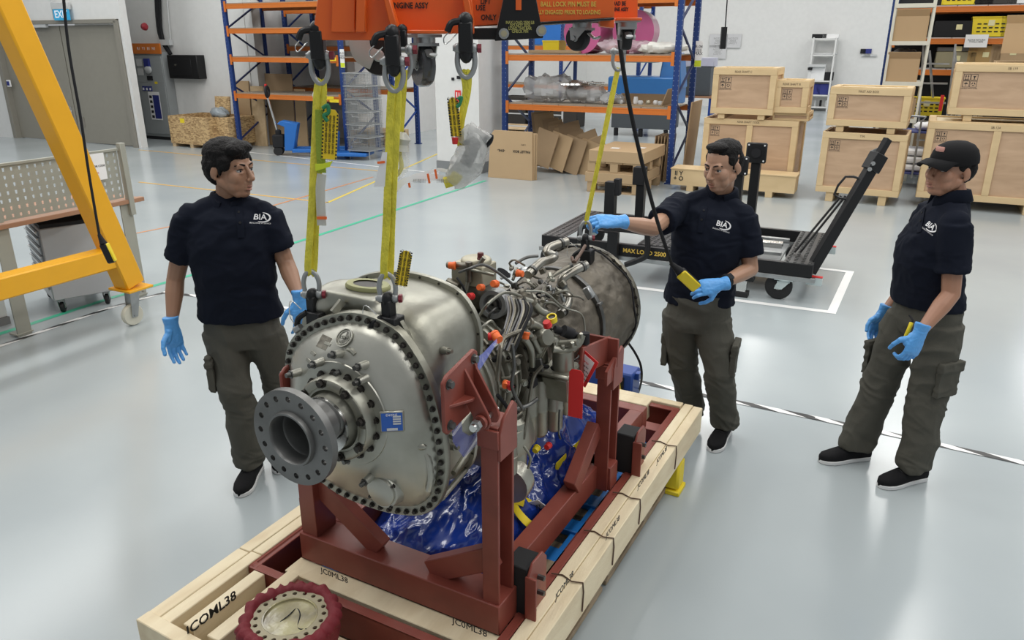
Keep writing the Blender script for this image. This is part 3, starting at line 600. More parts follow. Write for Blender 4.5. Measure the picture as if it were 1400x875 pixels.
# rubber isolators held between steel cheeks
for s_ in (1, -1):
    for u_ in (1.86, 2.86):
        q = EB(); q.box((.415*s_, u_, ZB + .09), (.085, .10, .19)); q.build('rubber_block', RUB, fr, bevel=.004)
        q = EB(); q.prism([(-.065, 0), (.065, 0), (.065, .20), (.035, .235), (-.035, .235), (-.065, .20)], (.462*s_, u_, ZB - .03), (0, 1, 0), (0, 0, 1), (.009*s_, 0, 0))
        q.box((.478*s_, u_ - .065, ZB + .07), (.04, .009, .20)); q.build('isolator_cheek', REDF, fr, bevel=.002)
        for z_ in (.07, .13): q = EB(); q.cyl((.470*s_, u_, ZB + z_), (.495*s_, u_, ZB + z_), .009, n=6); q.build('isolator_bolt', DKST, fr)
# outer channel frame
ch = fr
def channel(a, b, h, w, side, parent=ch):
    a = V(a); b = V(b); q = EB(); d = (b-a).normalized(); n = V((d.y, -d.x, 0))*side
    q.bar(a, b, .010, h); 
    for z in (-h/2 + .005, ): q.bar(a + n*w/2 + V((0, 0, z)), b + n*w/2 + V((0, 0, z)), w, .010)
    q.bar(a + n*.012 + V((0, 0, h/2 - .004)), b + n*.012 + V((0, 0, h/2 - .004)), .034, .008)
    q.build('channel_rail', REDF, parent, bevel=.0015)
ZC = .27; U0, U1, XL, XR = 1.56, 3.52, -.535, .452
ZC = .27; channel((XR, U0, ZC), (XR, U1, ZC), .13, .10, -1); channel((XL, U0, ZC), (XL, U1, ZC), .13, .10, 1)
channel((XL, U0, ZC), (XR, U0, ZC), .13, .10, -1); channel((XL, U1, ZC), (XR, U1, ZC), .13, .10, 1)
EB().bar((-.53, 3.36, ZC - .02), (.44, 3.36, ZC - .02), .08, .08).build('channel_cross_rail', REDF, ch, bevel=.002)
# ---- timber surround ----
tm = et('timber_base', 'pale pine timber crate base around the red channel frame', 'crate base')
def tim(a, b, w, h, m=WOODP, name='timber_beam', parent=tm): return EB().bar(a, b, w, h).build(name, m, parent, bevel=.003)
ZT = .27
tim((.484, 1.00, ZT), (.484, 3.59, ZT), .046, .14); tim((.532, 1.00, ZT - .003), (.532, 3.59, ZT - .003), .048, .138)
for a, b in ((1.20, 1.623), (1.626, 2.55), (2.553, 3.60)):
    tim((-.565, a, ZT), (-.565, b, ZT), .05, .14); tim((-.62, a - (.01 if a > 1.3 else 0), ZT), (-.62, b - .01, ZT), .055, .14)
tim((-.645, 1.205, ZT), (.30, 1.17, ZT), .05, .15); 
tim((-.59, 3.565, ZT - .002), (.455, 3.565, ZT - .002), .05, .15)
tim((-.47, 1.24, ZT), (-.47, 1.545, ZT), .05, .15); tim((-.36, 1.24, ZT + .01), (-.36, 1.60, ZT + .01), .055, .13)
tim((-.42, 1.655, .275), (.44, 1.655, .275), .085, .10, WOODP)
tim((.03, 1.48, ZT-.03), (.33, 1.34, ZT-.03), .05, .10); tim((.0, 1.40, ZT-.02), (.36, 1.26, ZT-.02), .05, .12); tim((.10, 1.30, ZT-.04), (.14, 1.18, ZT-.04), .05, .09)
tim((.30, 1.74, .235), (.43, 1.74, .235), .16, .05); tim((-.10, 3.50, ZT + .03), (.30, 3.50, ZT + .03), .08, .09)
tim((-.5, 2.2, .19), (.44, 2.2, .19), .1, .05, OLDWOOD)
def wtext(body, px, py, u=None, x=None, size=.05, ux=(0, 1, 0), uy=(0, 0, 1), m=INK, off=V((0, 0, 0)), parent=tm, **k):
    p = Eu(px, py, u) if u is not None else Ex(px, py, x); return etext(body, size, p + off, ux, uy, m, parent, **k)
wtext('JCOML38', 290, 838, x=-.443, size=.05, bold=.0008)
wtext('JC0ML38', 642, 858, u=1.611, size=.034, ux=(1, 0, 0)); wtext('JC0ML38', 457, 787, u=1.611, size=.032, ux=(1, 0, 0))
for px, py in ((905, 622), (838, 720), (772, 800), (880, 655)): wtext('JCOML38', px, py, x=.5575, size=.034, uy=(0, 0, 1))
# twisted wire ties
for u_ in (1.55, 2.03, 2.32, 2.62, 3.12):
    q = EB(); q.tube([(.44, u_, .343), (.48, u_ + .01, .344), (.52, u_ - .004, .342), (.557, u_ + .01, .340), (.560, u_ + .012, .30), (.559, u_ + .008, .22)], .0028, 6); q.build('wire_tie', M_('rusty_wire', (.12, .07, .05), .6, .5), tm)
# ---- pallets below ----
for k, (u0, u1) in enumerate(((1.30, 2.42), (2.46, 3.50))):
    t = et('wooden_pallet', ['old wooden pallet under the near half of the timber base', 'old wooden pallet under the far half of the timber base'][k], 'pallet')
    for i in range(7):
        u_ = u0 + .06 + i*(u1 - u0 - .12)/6; q = EB(); q.box((-.04, u_, .17), (1.06, .10, .022)); q.build('deck_board', OLDWOOD, t, bevel=.002)
    for x_ in (-.51, -.04, .43):
        for u_ in (u0 + .08, (u0 + u1)/2, u1 - .08): q = EB(); q.box((x_, u_, .085), (.12, .13, .11)); q.build('pallet_block', OLDWOOD, t, bevel=.004)
        q = EB(); q.box((x_, (u0+u1)/2, .148), (.12, u1-u0, .022)); q.build('stringer_board', OLDWOOD, t, bevel=.002); q = EB(); q.box((x_, (u0+u1)/2, .015), (.12, u1-u0, .024)); q.build('bottom_board', OLDWOOD, t, bevel=.002)
bp = et('plastic_pallet', 'bright blue plastic pallet seen through the gaps of the red cradle', 'pallet')
for i in range(9):
    u_ = 1.66 + i*.21; q = EB(); q.box((-.04, u_, .200), (.92, .085, .03)); q.build('deck_slat', PBLUE, bp, bevel=.004)
q = EB(); q.box((.37, 2.5, .192), (.09, 1.9, .02)); q.box((-.40, 2.5, .192), (.09, 1.9, .02)); q.build('deck_rail', PBLUE, bp)
for nm, p, lb in (('chock', (.50, 3.30, .13), 'yellow block jammed under the far right of the timber base'), ('chock', (.50, 1.60, .13), 'yellow block under the near right of the timber base')):
    q = thing(nm, lb, 'block', WE(p[0], p[1], 0), AZ_E); b = MB(); b.box((0, 0, .10), (.10, .10, .15)); b.build('block_body', YELC, q, bevel=.012); b = MB(); b.box((0, 0, .012), (.12, .12, .024)); b.build('block_foot', YELC, q, bevel=.004)
# ---- blue plastic sheet ----
random.seed(3)
sheet = et('blue_plastic_sheet', 'crumpled translucent blue plastic sheeting bundled beneath the engine', 'plastic sheet')
q = EB(); n1, n2 = 100, 130; vs = []; fs = []
for j in range(n2+1):
    for i in range(n1+1):
        a = i/n1; c = j/n2; x = -.32 + .61*a; u = 1.82 + 1.34*c
        hgt = .31 + .27*math.sin(PI*a)**.6*math.sin(PI*min(1, c*1.02+.01))**.4 + .10*math.exp(-((c-.72)/.2)**2 - ((a-.70)/.3)**2)
        p = V((x*3.0, u*3.0, 1.7)); p2 = p + V((noise.noise(p), noise.noise(p + V((9, 0, 0))), 0))*.8; nn = abs(noise.noise(p2)); n2_ = abs(noise.noise(p2*2.3)); n3 = abs(noise.noise(p2*5))
        e = min(a, 1-a, c, 1-c); k_ = min(1, e/.12); z = hgt + k_*(.20*(.25 - nn) + .07*(.22 - n2_) + .020*(.2-n3))
        z = max(.30, z) if e > 0 else .30
        vs.append((x + .025*noise.noise(p*1.3), u + .03*noise.noise(p*1.3 + V((5, 0, 0))), z))
for j in range(n2):
    for i in range(n1): k = j*(n1+1) + i; fs.append((k, k+1, k+n1+2, k+n1+1))
q.add(vs, fs)
for p in q.v:
    k_ = min(1, max(0, (p.z - .33)/.08)); p2 = p*9; f_ = .3 - abs(noise.noise(p2)); g_ = .3 - abs(noise.noise(p2*2.2)); d_ = (p - V((0, 2.45, .2))).normalized(); p += d_*k_*(.045*f_ + .018*g_)
q.build('sheet_film', BLUEFILM, sheet, fix=False, smooth=38)
for pts, w_ in (([(700, 677), (708, 700), (735, 722), (770, 712)], .018), ([(760, 640), (790, 610), (815, 590)], .024), ([(700, 680), (725, 690), (768, 715)], .02)):
    q = EB(); q.tube([Ex(a, b, .24 if k < 2 else .30) for k, (a, b) in enumerate(pts)], (w_, .003), 8, 5, flat=(0, .3, 1)); q.build('yellow_tape', YELC, sheet)
q = EB(); c = Ex(735, 690, .27); q.box(c, (.05, .002, .06), MX.Rotation(-.5, 3, 'Y')@MX.Rotation(.6, 3, 'X')); q.build('paper_label', PAPER, sheet)
etext('83\nSET', .022, c + V((0, -.004, .002)), (cos(.5), 0, sin(.5)), (-.3, .4, .8), INK, sheet)
# ---- the engine ----
en = et('turboprop_engine', 'grey metal turboprop aircraft engine with propeller shaft flange, hung over the red cradle', 'aircraft engine')
def B_(q, name, m, parent=en, **k): return q.build(name, m, parent, **k)
UA = V((0, 1, 0)); FC = V((.017, 1.30, 1.12))
# propeller flange with sixteen holes
def holed(r0, r1, n, rh, rc, th, c):
    vs = []; fs = []; M = 16; hd = PI/n
    for s_ in range(n):
        a0 = 2*PI*s_/n
        for side in (0, th):
            for i in range(M):
                t = 2*PI*i/M; ct, st = cos(t), sin(t)
                vs.append((a0, rc, rh*ct, rh*st, side, 0)); k = 1/max(abs(ct), abs(st)); X_, Y_ = ct*k, st*k
                vs.append((a0 + X_*hd, (r1 if Y_ > 0 else r0) if abs(Y_) > .999 else rc + Y_*((r1-rc) if Y_ > 0 else (rc-r0)), 0, 0, side, 1))
        b0 = s_*4*M
        for i in range(M):
            j = (i+1) % M
            A = b0 + 2*i; B2 = b0 + 2*j; C = b0 + 2*M + 2*i; D2 = b0 + 2*M + 2*j
            fs += [(A, A+1, B2+1, B2), (C, D2, D2+1, C+1), (A, B2, D2, C)]
            t1, t2 = 2*PI*i/M, 2*PI*(i+1)/M
            if abs(sin((t1+t2)/2)) > abs(cos((t1+t2)/2)): fs.append((A+1, C+1, D2+1, B2+1))
    P = []
    for a, r_, dx, dy, side, _ in vs:
        er = V((cos(a), 0, sin(a))); ea = V((-sin(a), 0, cos(a))); P.append(c + er*(r_ + dy) + ea*dx + V((0, side, 0)))
    return P, fs
q = EB()
P_, F_ = holed(.078, .137, 16, .0085, .113, .022, FC); q.add(P_, F_); B_(q, 'propeller_flange', FLG, smooth=30)
q = EB(); q.lathe([(.0670, .11), (.066, -.004), (.0705, -.012), (.076, -.012), (.079, -.002), (.079, .022), (.070, .030), (.062, .04), (.060, .20)], FC, UA, 40, caps=False); B_(q, 'propeller_shaft', FLG)
q = EB(); q.lathe([(.0668, .10), (.0001, .125)], FC, UA, 36, caps=False); B_(q, 'shaft_bore', M_('bore_grey', (.085, .09, .09), .5, .4), fix=False)
HC = V((.012, 1.47, 1.10))
q = EB(); q.lathe([(.061, .02), (.061, -.04), (.078, -.045), (.083, -.04), (.083, -.01), (.088, .0), (.105, .005), (.112, .012), (.118, .03), (.138, .034), (.142, .05), (.148, .07)], HC, UA, 48); B_(q, 'seal_housing', CAST)
q = EB(); q.lathe([(.080, -.047), (.084, -.047), (.084, -.038), (.080, -.038)], HC, UA, 40); B_(q, 'seal_ring', CHROME)
q = EB(); q.lathe([(.064, -.02), (.078, -.022), (.078, .03)], HC, UA, 36); B_(q, 'shaft_seal', BLKM)
q = EB(); q.lathe([(.14, .03), (.160, .032), (.163, .038), (.163, .052), (.158, .055)], HC, UA, 48); B_(q, 'hub_flange', CASTL)
hb = EB(); hb.cyl((0, OFF, 0), (0, OFF - .012, 0), .0075, n=6); hb.cyl((0, OFF, 0), (0, OFF-.003, 0), .011, n=10); hb = B_(hb, 'bolt', BOLT)
def bolt(c, s=1.0, m=None, rot=(0, 0, 0)):
    o = share(hb, V((c[0], c[1] - OFF, c[2])), rot); o.scale = (s, s, s); return o
first = True
for i in range(16):
    a = 2*PI*i/16 + .1; p = HC + V((cos(a)*.128, .032, sin(a)*.128))
    if first: hb.location = V((p.x, p.y - OFF, p.z)); first = False
    else: bolt(p, 1.15)
for i in range(12): a = 2*PI*i/12 + .2; bolt(HC + V((cos(a)*.097, .003, sin(a)*.097)), .8)
q = EB(); q.lathe([(.088, .0), (.092, -.010), (.122, -.010), (.126, -.004), (.127, .03)], HC, UA, 48, caps=False); B_(q, 'bearing_cover', CAST)
for i in range(8):     # raised pads with bolts between them
    a = 2*PI*(i + .5)/8; a2 = a + .42; q = EB(); q.tube([HC + V((cos(a + k*.105)*.110, -.010, sin(a + k*.105)*.110)) for k in range(5)], (.012, .006), 8, flat=(cos(a), 0, sin(a))); B_(q, 'cover_lobe', CAST)
    bolt(HC + V((cos(a - .18)*.112, -.011, sin(a - .18)*.112)), 1.25)
# rim outline
rim = [(-.27, 1.148), (-.252, 1.217), (-.206, 1.272), (-.143, 1.317), (-.075, 1.347), (-.006, 1.368), (.06, 1.37), (.11, 1.36), (.16, 1.339), (.196, 1.303), (.230, 1.255), (.257, 1.20), (.276, 1.132), (.290, 1.048), (.295, .966), (.284, .89), (.258, .83), (.212, .789), (.164, .770), (.094, .756), (.022, .752), (-.06, .755), (-.13, .768), (-.195, .80), (-.24, .86), (-.268, .94), (-.28, 1.045)]
def closed_spline(pts, n):
    m = len(pts); out = []
    for i in range(m):
        p0, p1, p2, p3 = (V((*pts[(i+k-1) % m], 0)) for k in range(4))
        for j in range(8):
            t = j/8; out.append(.5*((2*p1) + (p2-p0)*t + (2*p0-5*p1+4*p2-p3)*t*t + (3*p1-p0-3*p2+p3)*t**3))
    L = [0]
    for i in range(len(out)): L.append(L[-1] + (out[(i+1) % len(out)] - out[i]).length)
    res = []; k = 0
    for i in range(n):
        s_ = L[-1]*i/n
        while L[k+1] < s_: k += 1
        t = (s_ - L[k])/max(1e-9, L[k+1]-L[k]); res.append(out[k].lerp(out[(k+1) % len(out)], t))
    return res
RIM = closed_spline(rim, 72); rc = V((.005, 1.055, 0))
def off(p, k): d = p - rc; return rc + d*(1 + k/d.length)
RG = []
hub2 = [V((HC.x, HC.z, 0)) + V((p.x - rc.x, p.y - rc.y, 0)).normalized()*.158 for p in RIM]
for t, u_ in ((0, 1.505), (.12, 1.507), (.35, 1.522), (.6, 1.541), (.82, 1.560), (.95, 1.574), (1.0, 1.590)):
    RG.append([V((a.lerp(off(b, -.018), t).x, u_, a.lerp(off(b, -.018), t).y)) for a, b in zip(hub2, RIM)])
q = EB(); q.loft(RG, cap=False); CBV = BVHTree.FromPolygons([V(p) for p in q.v], [tuple(f) for f in q.f]); B_(q, 'gearbox_cover', CASTL, fix=False, smooth=60)
def covS(px, py, lift=0.0):
    d = ray(px, py); d = V((d.x*cos(AZ_E) - d.y*sin(AZ_E), d.x*sin(AZ_E) + d.y*cos(AZ_E), d.z)).normalized(); h = CBV.ray_cast(V((-X0, 0, CH)), d)
    if h[0] is None: return Eu(px, py, 1.54), V((0, -1, 0))
    n = h[1] if h[1].dot(d) < 0 else -h[1]; return h[0] + n*lift, n
q = EB(); q.loft([[V((off(p, k).x, u_, off(p, k).y)) for p in RIM] for k, u_ in ((-.03, 1.592), (-.030, 1.587), (.012, 1.587), (.014, 1.59), (.014, 1.612), (-.03, 1.612))], cap=False); B_(q, 'gearbox_rim', CAST, smooth=40)
n_b = 0
for p in closed_spline(rim, 58): p = off(p, -.003); bolt((p.x, 1.586, p.y), .82)
# housing behind rim, growing into the wide rear flange
FL2 = [(-.30, 1.17), (-.295, 1.27), (-.235, 1.36), (-.15, 1.405), (-.04, 1.428), (.05, 1.430), (.13, 1.418), (.195, 1.395), (.24, 1.345), (.262, 1.29), (.265, 1.22), (.25, 1.12), (.245, 1.0), (.24, .88), (.22, .80), (.15, .73), (.05, .70), (-.08, .70), (-.18, .74), (-.24, .82), (-.27, .95), (-.285, 1.06)]
F2 = closed_spline(FL2, 72)
k0 = min(range(72), key=lambda i: (RIM[i] - V((-.27, 1.148, 0))).length); k1 = min(range(72), key=lambda i: (F2[i] - V((-.295, 1.17, 0))).length)
ra = RIM[k0:] + RIM[:k0]; fa = F2[k1:] + F2[:k1]; rc2 = V((-.01, 1.07, 0))
q = EB(); RG = []
for t, u_, k in ((0, 1.61, -.012), (.10, 1.622, -.016), (.42, 1.645, -.014), (.72, 1.675, -.012), (.90, 1.715, -.012), (.98, 1.76, -.014), (1, 1.81, -.016), (1, 1.865, -.018)):
    RG.append([V((p.x, u_, p.y)) for p in (off(a.lerp(b, t), k) for a, b in zip(ra, fa))])
q.loft(RG, cap=False); B_(q, 'gearbox_housing', CAST, fix=False, smooth=50)
q = EB(); q.loft([[V((off(p, k).x, u_, off(p, k).y)) for p in F2] for k, u_ in ((-.04, 1.862), (-.002, 1.862), (0, 1.866), (0, 1.876), (-.04, 1.876))], cap=False); B_(q, 'rear_flange', CAST)
for i, p in enumerate(closed_spline(FL2, 30)): p = off(p, -.011); q = EB(); q.cyl((p.x, 1.8605, p.y), (p.x, 1.8625, p.y), .0042, n=8); B_(q, 'flange_hole', BOLT)
# top pad with oval opening, saddle boxes
tc = Eu(487, 388, 1.80)
q = EB(); q.box((-.05, 1.72, 1.385), (.20, .17, .05)); q.ball((-.16, 1.72, 1.36), (.07, .11, .055), 20); q.ball((.06, 1.72, 1.36), (.07, .11, .055), 20); me = realize(q, .008, 4, .5)
me.transform(MX.Translation(V((0, -OFF, 0)))); me.name = 'top_casing'; me.materials.append(CAST); link('top_casing', me, en)
q = EB(); q.lathe([(.04, .0), (.058, .0), (.062, -.006), (.062, -.012)], (-.045, 1.725, 1.424), (0, 0, 1), 28, sx=1.25, sy=.8, caps=False); B_(q, 'top_pad_ring', M_('olive_pad', (.32, .32, .16), .5, .4))
q = EB(); q.lathe([(.0001, 0), (.041, 0), (.041, .003)], (-.045, 1.725, 1.418), (0, 0, 1), 24, sx=1.25, sy=.8); B_(q, 'top_port', BOLT)
q = EB(); q.bar((-.06, 1.625, 1.395), (-.075, 1.598, 1.365), .014, .02); B_(q, 'casing_rib', CAST)
for a, b in (((.28, 1.66, 1.02), (.26, 1.86, 1.06)), ((.285, 1.66, .90), (.25, 1.86, .92)), ((.24, 1.66, .80), (.20, 1.86, .78))):
    q = EB(); q.tube([a, V(a).lerp(V(b), .5), b], .009, 8); B_(q, 'casing_rib', CAST)
for p in ((.275, 1.70, 1.19), (.272, 1.72, 1.11), (.287, 1.645, 1.0), (.25, 1.68, 1.28)):
    q = EB(); q.cyl(p, V(p) + V((.022, -.006, .004)), .012, .010, 12); q.cyl(V(p) + V((.02, -.006, .004)), V(p) + V((.034, -.008, .006)), .006, n=8); B_(q, 'casing_stud', CAST)
# boss, plate, emblem, slots and studs on the cover
def cov(px, py, u=1.545): return Eu(px, py, u)
c = cov(516, 668, 1.53)
q = EB(); q.lathe([(.062, .10), (.060, .03), (.056, .0)], c + V((.02, 0, 0)), V((0, 1, 0)) + V((.05, 0, .0)), 28); B_(q, 'cover_boss', CASTL)
q = EB(); q.lathe([(.0001, -.012), (.043, -.012), (.046, -.010), (.047, -.004), (.054, -.004), (.056, 0), (.056, .006)], c + V((.02, -.002, 0)), UA, 32); B_(q, 'blind_cap', CASTL)
for i in range(4): a = .6 + i*PI/2; bolt(c + V((.02 + cos(a)*.054, -.004, sin(a)*.054)), .6)
def plate(px, py, w_, h_, m, name, t=.004, lift=0):
    c, n = covS(px, py); ux = V((0, 0, 1)).cross(n).normalized(); uy = n.cross(ux)
    q = EB(); q.box(c + n*lift, (w_, h_, t), MX((ux, uy, n)).transposed()); o = B_(q, name, m, bevel=t*.3); return o, c + n*(t/2 + lift), ux, uy, n
o, c, ux, uy, n = plate(536, 576, .068, .062, CAST, 'plate_boss', .010)
q = EB(); q.box(c + n*.001, (.058, .052, .002), MX((ux, uy, n)).transposed()); B_(q, 'data_plate', M_('data_plate_blue', (.02, .10, .42), .35))
q = EB()
for k in range(4): q.box(c + n*.0025 + ux*.014 + uy*(.016 - k*.007), (.022, .0045, .001), MX((ux, uy, n)).transposed())
q.box(c + n*.0025 - uy*.021 - ux*.0, (.03, .007, .001), MX((ux, uy, n)).transposed()); B_(q, 'plate_field', LGREY)
etext('ENGINE', .009, c + n*.0025 + uy*.021, ux, uy, PAPER, en, ext=.0003)
c, tl = covS(471, 462)
q = EB(); q.lathe([(.026, 0), (.026, .004), (.029, .004), (.029, 0)], c, tl, 28); q.lathe([(.020, 0), (.020, .003), (.0215, .003), (.0215, 0)], c, tl, 28); B_(q, 'cast_emblem', CASTL)
etext('P&W', .013, c + tl*.003, (1, 0, 0), (0, .12, 1), CAST, en, ext=.001)
plate(443, 468, .05, .04, OILY, 'worn_patch', .0012)
for px, py in ((422, 493), (448, 470), (428, 483)):
    plate(px, py, .030, .010, CAST, 'cover_pad', .004)
for (a, b) in (((410, 508), (396, 516)), ((440, 494), (428, 500)), ((476, 503), (462, 510)), ((500, 498), (488, 506)), ((500, 517), (484, 528)), ((467, 482), (458, 490)), ((492, 610), (480, 616)), ((508, 652), (500, 657)), ((487, 622), (478, 612))):
    A, nA = covS(*a, -.006); Bp = A + (nA*.5 + V((-.1, -1, .0))).normalized()*.036; q = EB(); q.cyl(A, Bp, .013, .011, 14); B_(q, 'cover_spigot', CASTL)
    q = EB(); q.cyl(Bp, Bp + (Bp-A).normalized()*.018, .008, .007, 10); q.cyl(Bp, Bp + (Bp-A).normalized()*.004, .0125, n=6); B_(q, 'spigot_stud', DKST)
q = EB(); q.tube([cov(468, 480, 1.535), cov(478, 478, 1.53), cov(486, 485, 1.525)], .008, 8, 3); B_(q, 'lifting_clip', CAST)
for i in range(7):
    q = EB(); pts = [V((x_, 1.58, z_)) for x_, z_ in ((.235, 1.02 - 0), (.262, .99), (.268, .93), (.258, .885))]; pts = [p + V((0, -.012, 0)) for p in pts]
q.tube(pts, .010, 8, 4); B_(q, 'oil_gallery', CASTL)
q = EB(); q.ball((.235, 1.562, 1.03), (.028, .016, .014), 12); B_(q, 'gallery_boss', CASTL)
# core: intake casing, compressor rings
AX = V((0.0, 1.9, .98)); AD = (V((.075, 3.1, .97)) - AX).normalized()
def ax(t): return AX + AD*t
q = EB(); q.lathe([(.20, -.06), (.22, 0), (.235, .05), (.215, .12), (.19, .20), (.185, .26)], AX, AD, 48); B_(q, 'intake_casing', CAST)
for t, r_, m in ((.10, .238, CAST), (.20, .215, OILY), (.26, .226, CAST), (.32, .205, CAST), (.38, .222, OILY), (.44, .205, CAST), (.50, .218, CAST)):
    q = EB(); q.lathe([(r_-.03, -.03), (r_-.012, -.022), (r_-.010, -.006), (r_, -.005), (r_, .005), (r_-.010, .006), (r_-.012, .022), (r_-.03, .03)], ax(t), AD, 48); B_(q, 'compressor_ring', m)
for t, r_ in ((.26, .219), (.38, .214)):
    for i in range(26):
        a = 2*PI*i/26; R_ = basis(AD); p = ax(t - .008) + R_ @ V((cos(a)*r_, sin(a)*r_, 0)); bolt(p, .65)
q = EB(); q.lathe([(.16, .20), (.185, .50), (.175, .70)], AX, AD, 40); B_(q, 'engine_core', OILY)
# lower right: fuel and oil accessories
def can(p, r_, h, m=CAST, nm='canister', n=16, tilt=V((0, 0, 1))):
    q = EB(); q.lathe([(.0001, 0), (r_*.7, .003), (r_, .018), (r_, h*.45), (r_*1.04, h*.46), (r_*1.04, h*.50), (r_, h*.51), (r_, h - .02), (r_*.75, h - .004), (.0001, h)], p, tilt, n); return B_(q, nm, m)
for px, py, u_, r_, h in ((722, 606, 2.28, .034, .26), (738, 596, 2.33, .030, .24), (757, 588, 2.38, .034, .20), (745, 575, 2.42, .04, .22), (773, 566, 2.44, .026, .17)):
    can(Eu(px, py, u_), r_, h)
c = Eu(765, 510, 2.36); q = EB(); q.box(c + V((0, .02, -.045)), (.11, .12, .10), MX.Rotation(.12, 3, 'X')); q.box(c + V((0, .01, .012)), (.135, .15, .018)); B_(q, 'fuel_control_body', CAST, bevel=.008)
q = EB(); q.lathe([(.0001, .0), (.032, .0), (.035, -.004)], c + V((.01, -.005, .024)), (0, -.05, 1), 20, sx=1.3); B_(q, 'fuel_control_port', BLKM)
q = EB(); q.lathe([(.012, .004), (.026, .004), (.026, 0)], c + V((.01, -.005, .026)), (0, -.05, 1), 18, sx=1.2); B_(q, 'yellow_gasket', YELC)
for (a, b, r_) in (((745, 470), (790, 468), .013), ((745, 468), (728, 505), .018), ((735, 500), (728, 545), .012), ((760, 455), (748, 470), .016)):
    q = EB(); q.cyl(Eu(*a, 2.36), Eu(*b, 2.36), r_, n=12); B_(q, 'cast_duct', CAST)
q = EB(); pts = [Eu(733, 485, 2.34), Eu(742, 468, 2.34), Eu(756, 462, 2.36), Eu(762, 478, 2.36)]; q.tube(pts, .021, 12, 4); B_(q, 'elbow_duct', CAST)
q = EB(); q.cyl(Eu(758, 450, 2.36), Eu(800, 463, 2.45), .014, n=12); q.cyl(Eu(770, 452, 2.37), Eu(782, 457, 2.40), .022, n=12); q.cyl(Eu(800, 455, 2.45), Eu(800, 470, 2.45), .017, n=10); B_(q, 'dark_coupling', BLKM)
q = EB(); pts = [Eu(756, 477, 2.33), Eu(775, 480, 2.36), Eu(790, 470, 2.40), Eu(795, 458, 2.42)]; q.tube(pts, .016, 10, 4); q.cyl(Eu(770, 478, 2.36), Eu(770, 510, 2.36), .04, n=18); B_(q, 'pump_flange', CAST)
for px, py in ((758, 473), (770, 478), (783, 474), (795, 462)): q = EB(); p = Eu(px, py, 2.345); q.cyl(p, p + V((0, -.004, .018)), .007, n=8); B_(q, 'pump_stud', CAST)
can(Eu(700, 640, 2.16) , .055, .22, CAST, 'oil_tank'); can(Eu(690, 650, 2.06), .045, .17, CAST, 'oil_tank')
q = EB(); q.lathe([(.0001, -.07), (.10, -.065), (.15, -.03), (.155, 0), (.13, .09), (.0001, .1)], Eu(700, 600, 2.16) + V((-.09, .02, .0)), (.2, -.3, 1), 28); B_(q, 'lower_casing', CAST)
q = EB(); q.lathe([(.0001, -.04), (.075, -.04), (.08, -.03), (.08, .02)], Eu(700, 655, 2.12), (-.1, 1, .1), 24); B_(q, 'lower_cover', CASTL)
for pts, r_ in (([(712, 436, 2.26), (722, 442, 2.26), (734, 446, 2.30), (744, 455, 2.32)], .016), ([(704, 452, 2.18), (716, 462, 2.20), (726, 478, 2.22), (728, 500, 2.24)], .012), ([(718, 452, 2.22), (728, 462, 2.24), (738, 482, 2.26)], .010), ([(716, 410, 2.30), (728, 414, 2.34), (738, 424, 2.36), (746, 428, 2.38)], .013)):
    q = EB(); q.tube([Eu(a, b, u_) for a, b, u_ in pts], r_, 12, 4); B_(q, 'cast_duct', CAST); p = Eu(*pts[1]); p2_ = Eu(*pts[2]); d_ = (p2_ - p).normalized(); q = EB(); q.cyl(p - d_*.006, p + d_*.006, r_*1.5, n=14); B_(q, 'duct_flange', OILY)
q = EB(); q.lathe([(.030, -.03), (.034, -.02), (.034, .02), (.028, .03)], Eu(742, 462, 2.30), (.8, -.3, .3), 20); B_(q, 'valve_body', CAST); q = EB(); q.prism([(-.03, -.03), (.03, -.02), (.02, .03), (-.02, .02)], Eu(732, 500, 2.24), (1, 0, 0), (0, 0, 1), (0, .012, 0)); B_(q, 'mount_lug', DKST, bevel=.002)
# upper left: accessory gearbox, starter pad, fuel box
q = EB(); q.lathe([(.0001, .010), (.030, .010), (.033, -.006), (.036, -.012), (.050, -.012), (.052, -.006), (.052, .05)], Eu(675, 416, 2.22), (-.15, 1, -.12), 36); B_(q, 'starter_pad', M_('pad_grey', (.30, .31, .31), .4, .6))
q = EB(); q.lathe([(.0001, .004), (.006, .004), (.006, -.012), (.015, -.012), (.018, .0), (.018, .012)], Eu(675, 416, 2.22), (-.15, 1, -.12), 24); B_(q, 'pad_spline', DKST)
q = EB(); q.box(Eu(686, 425, 2.32), (.20, .09, .16), MX.Rotation(.1, 3, 'Y')); q.ball(Eu(715, 415, 2.34), (.045, .05, .06), 12); q.ball(Eu(650, 400, 2.28), (.08, .06, .08), 12); q.capsule(Eu(712, 432, 2.30), Eu(735, 420, 2.40), .03); me = realize(q, .009, 3); me.transform(MX.Translation(V((0, -OFF, 0)))); me.materials.append(OILY); link('accessory_gearbox', me, en).data.name = 'accessory_gearbox'
q = EB(); c = Eu(648, 372, 2.24); q.box(c, (.13, .10, .075)); q.lathe([(.055, 0), (.055, .02), (.045, .028), (.0001, .028)], c + V((.01, 0, .03)), (0, 0, 1), 20); B_(q, 'fuel_pump', M_('tan_alloy', (.46, .43, .33), .45, .6), bevel=.004)
for (a, b, r_) in (((612, 362), (640, 364), .012), ((640, 368), (676, 376), .006), ((612, 385), (628, 392), .016), ((641, 358), (641, 385), .012), ((641, 380), (637, 398), .008), ((655, 362), (662, 352), .008)):
    q = EB(); q.cyl(Eu(*a, 2.18), Eu(*b, 2.18), r_, n=10); B_(q, 'fitting', OILY if r_ > .01 else CAST)
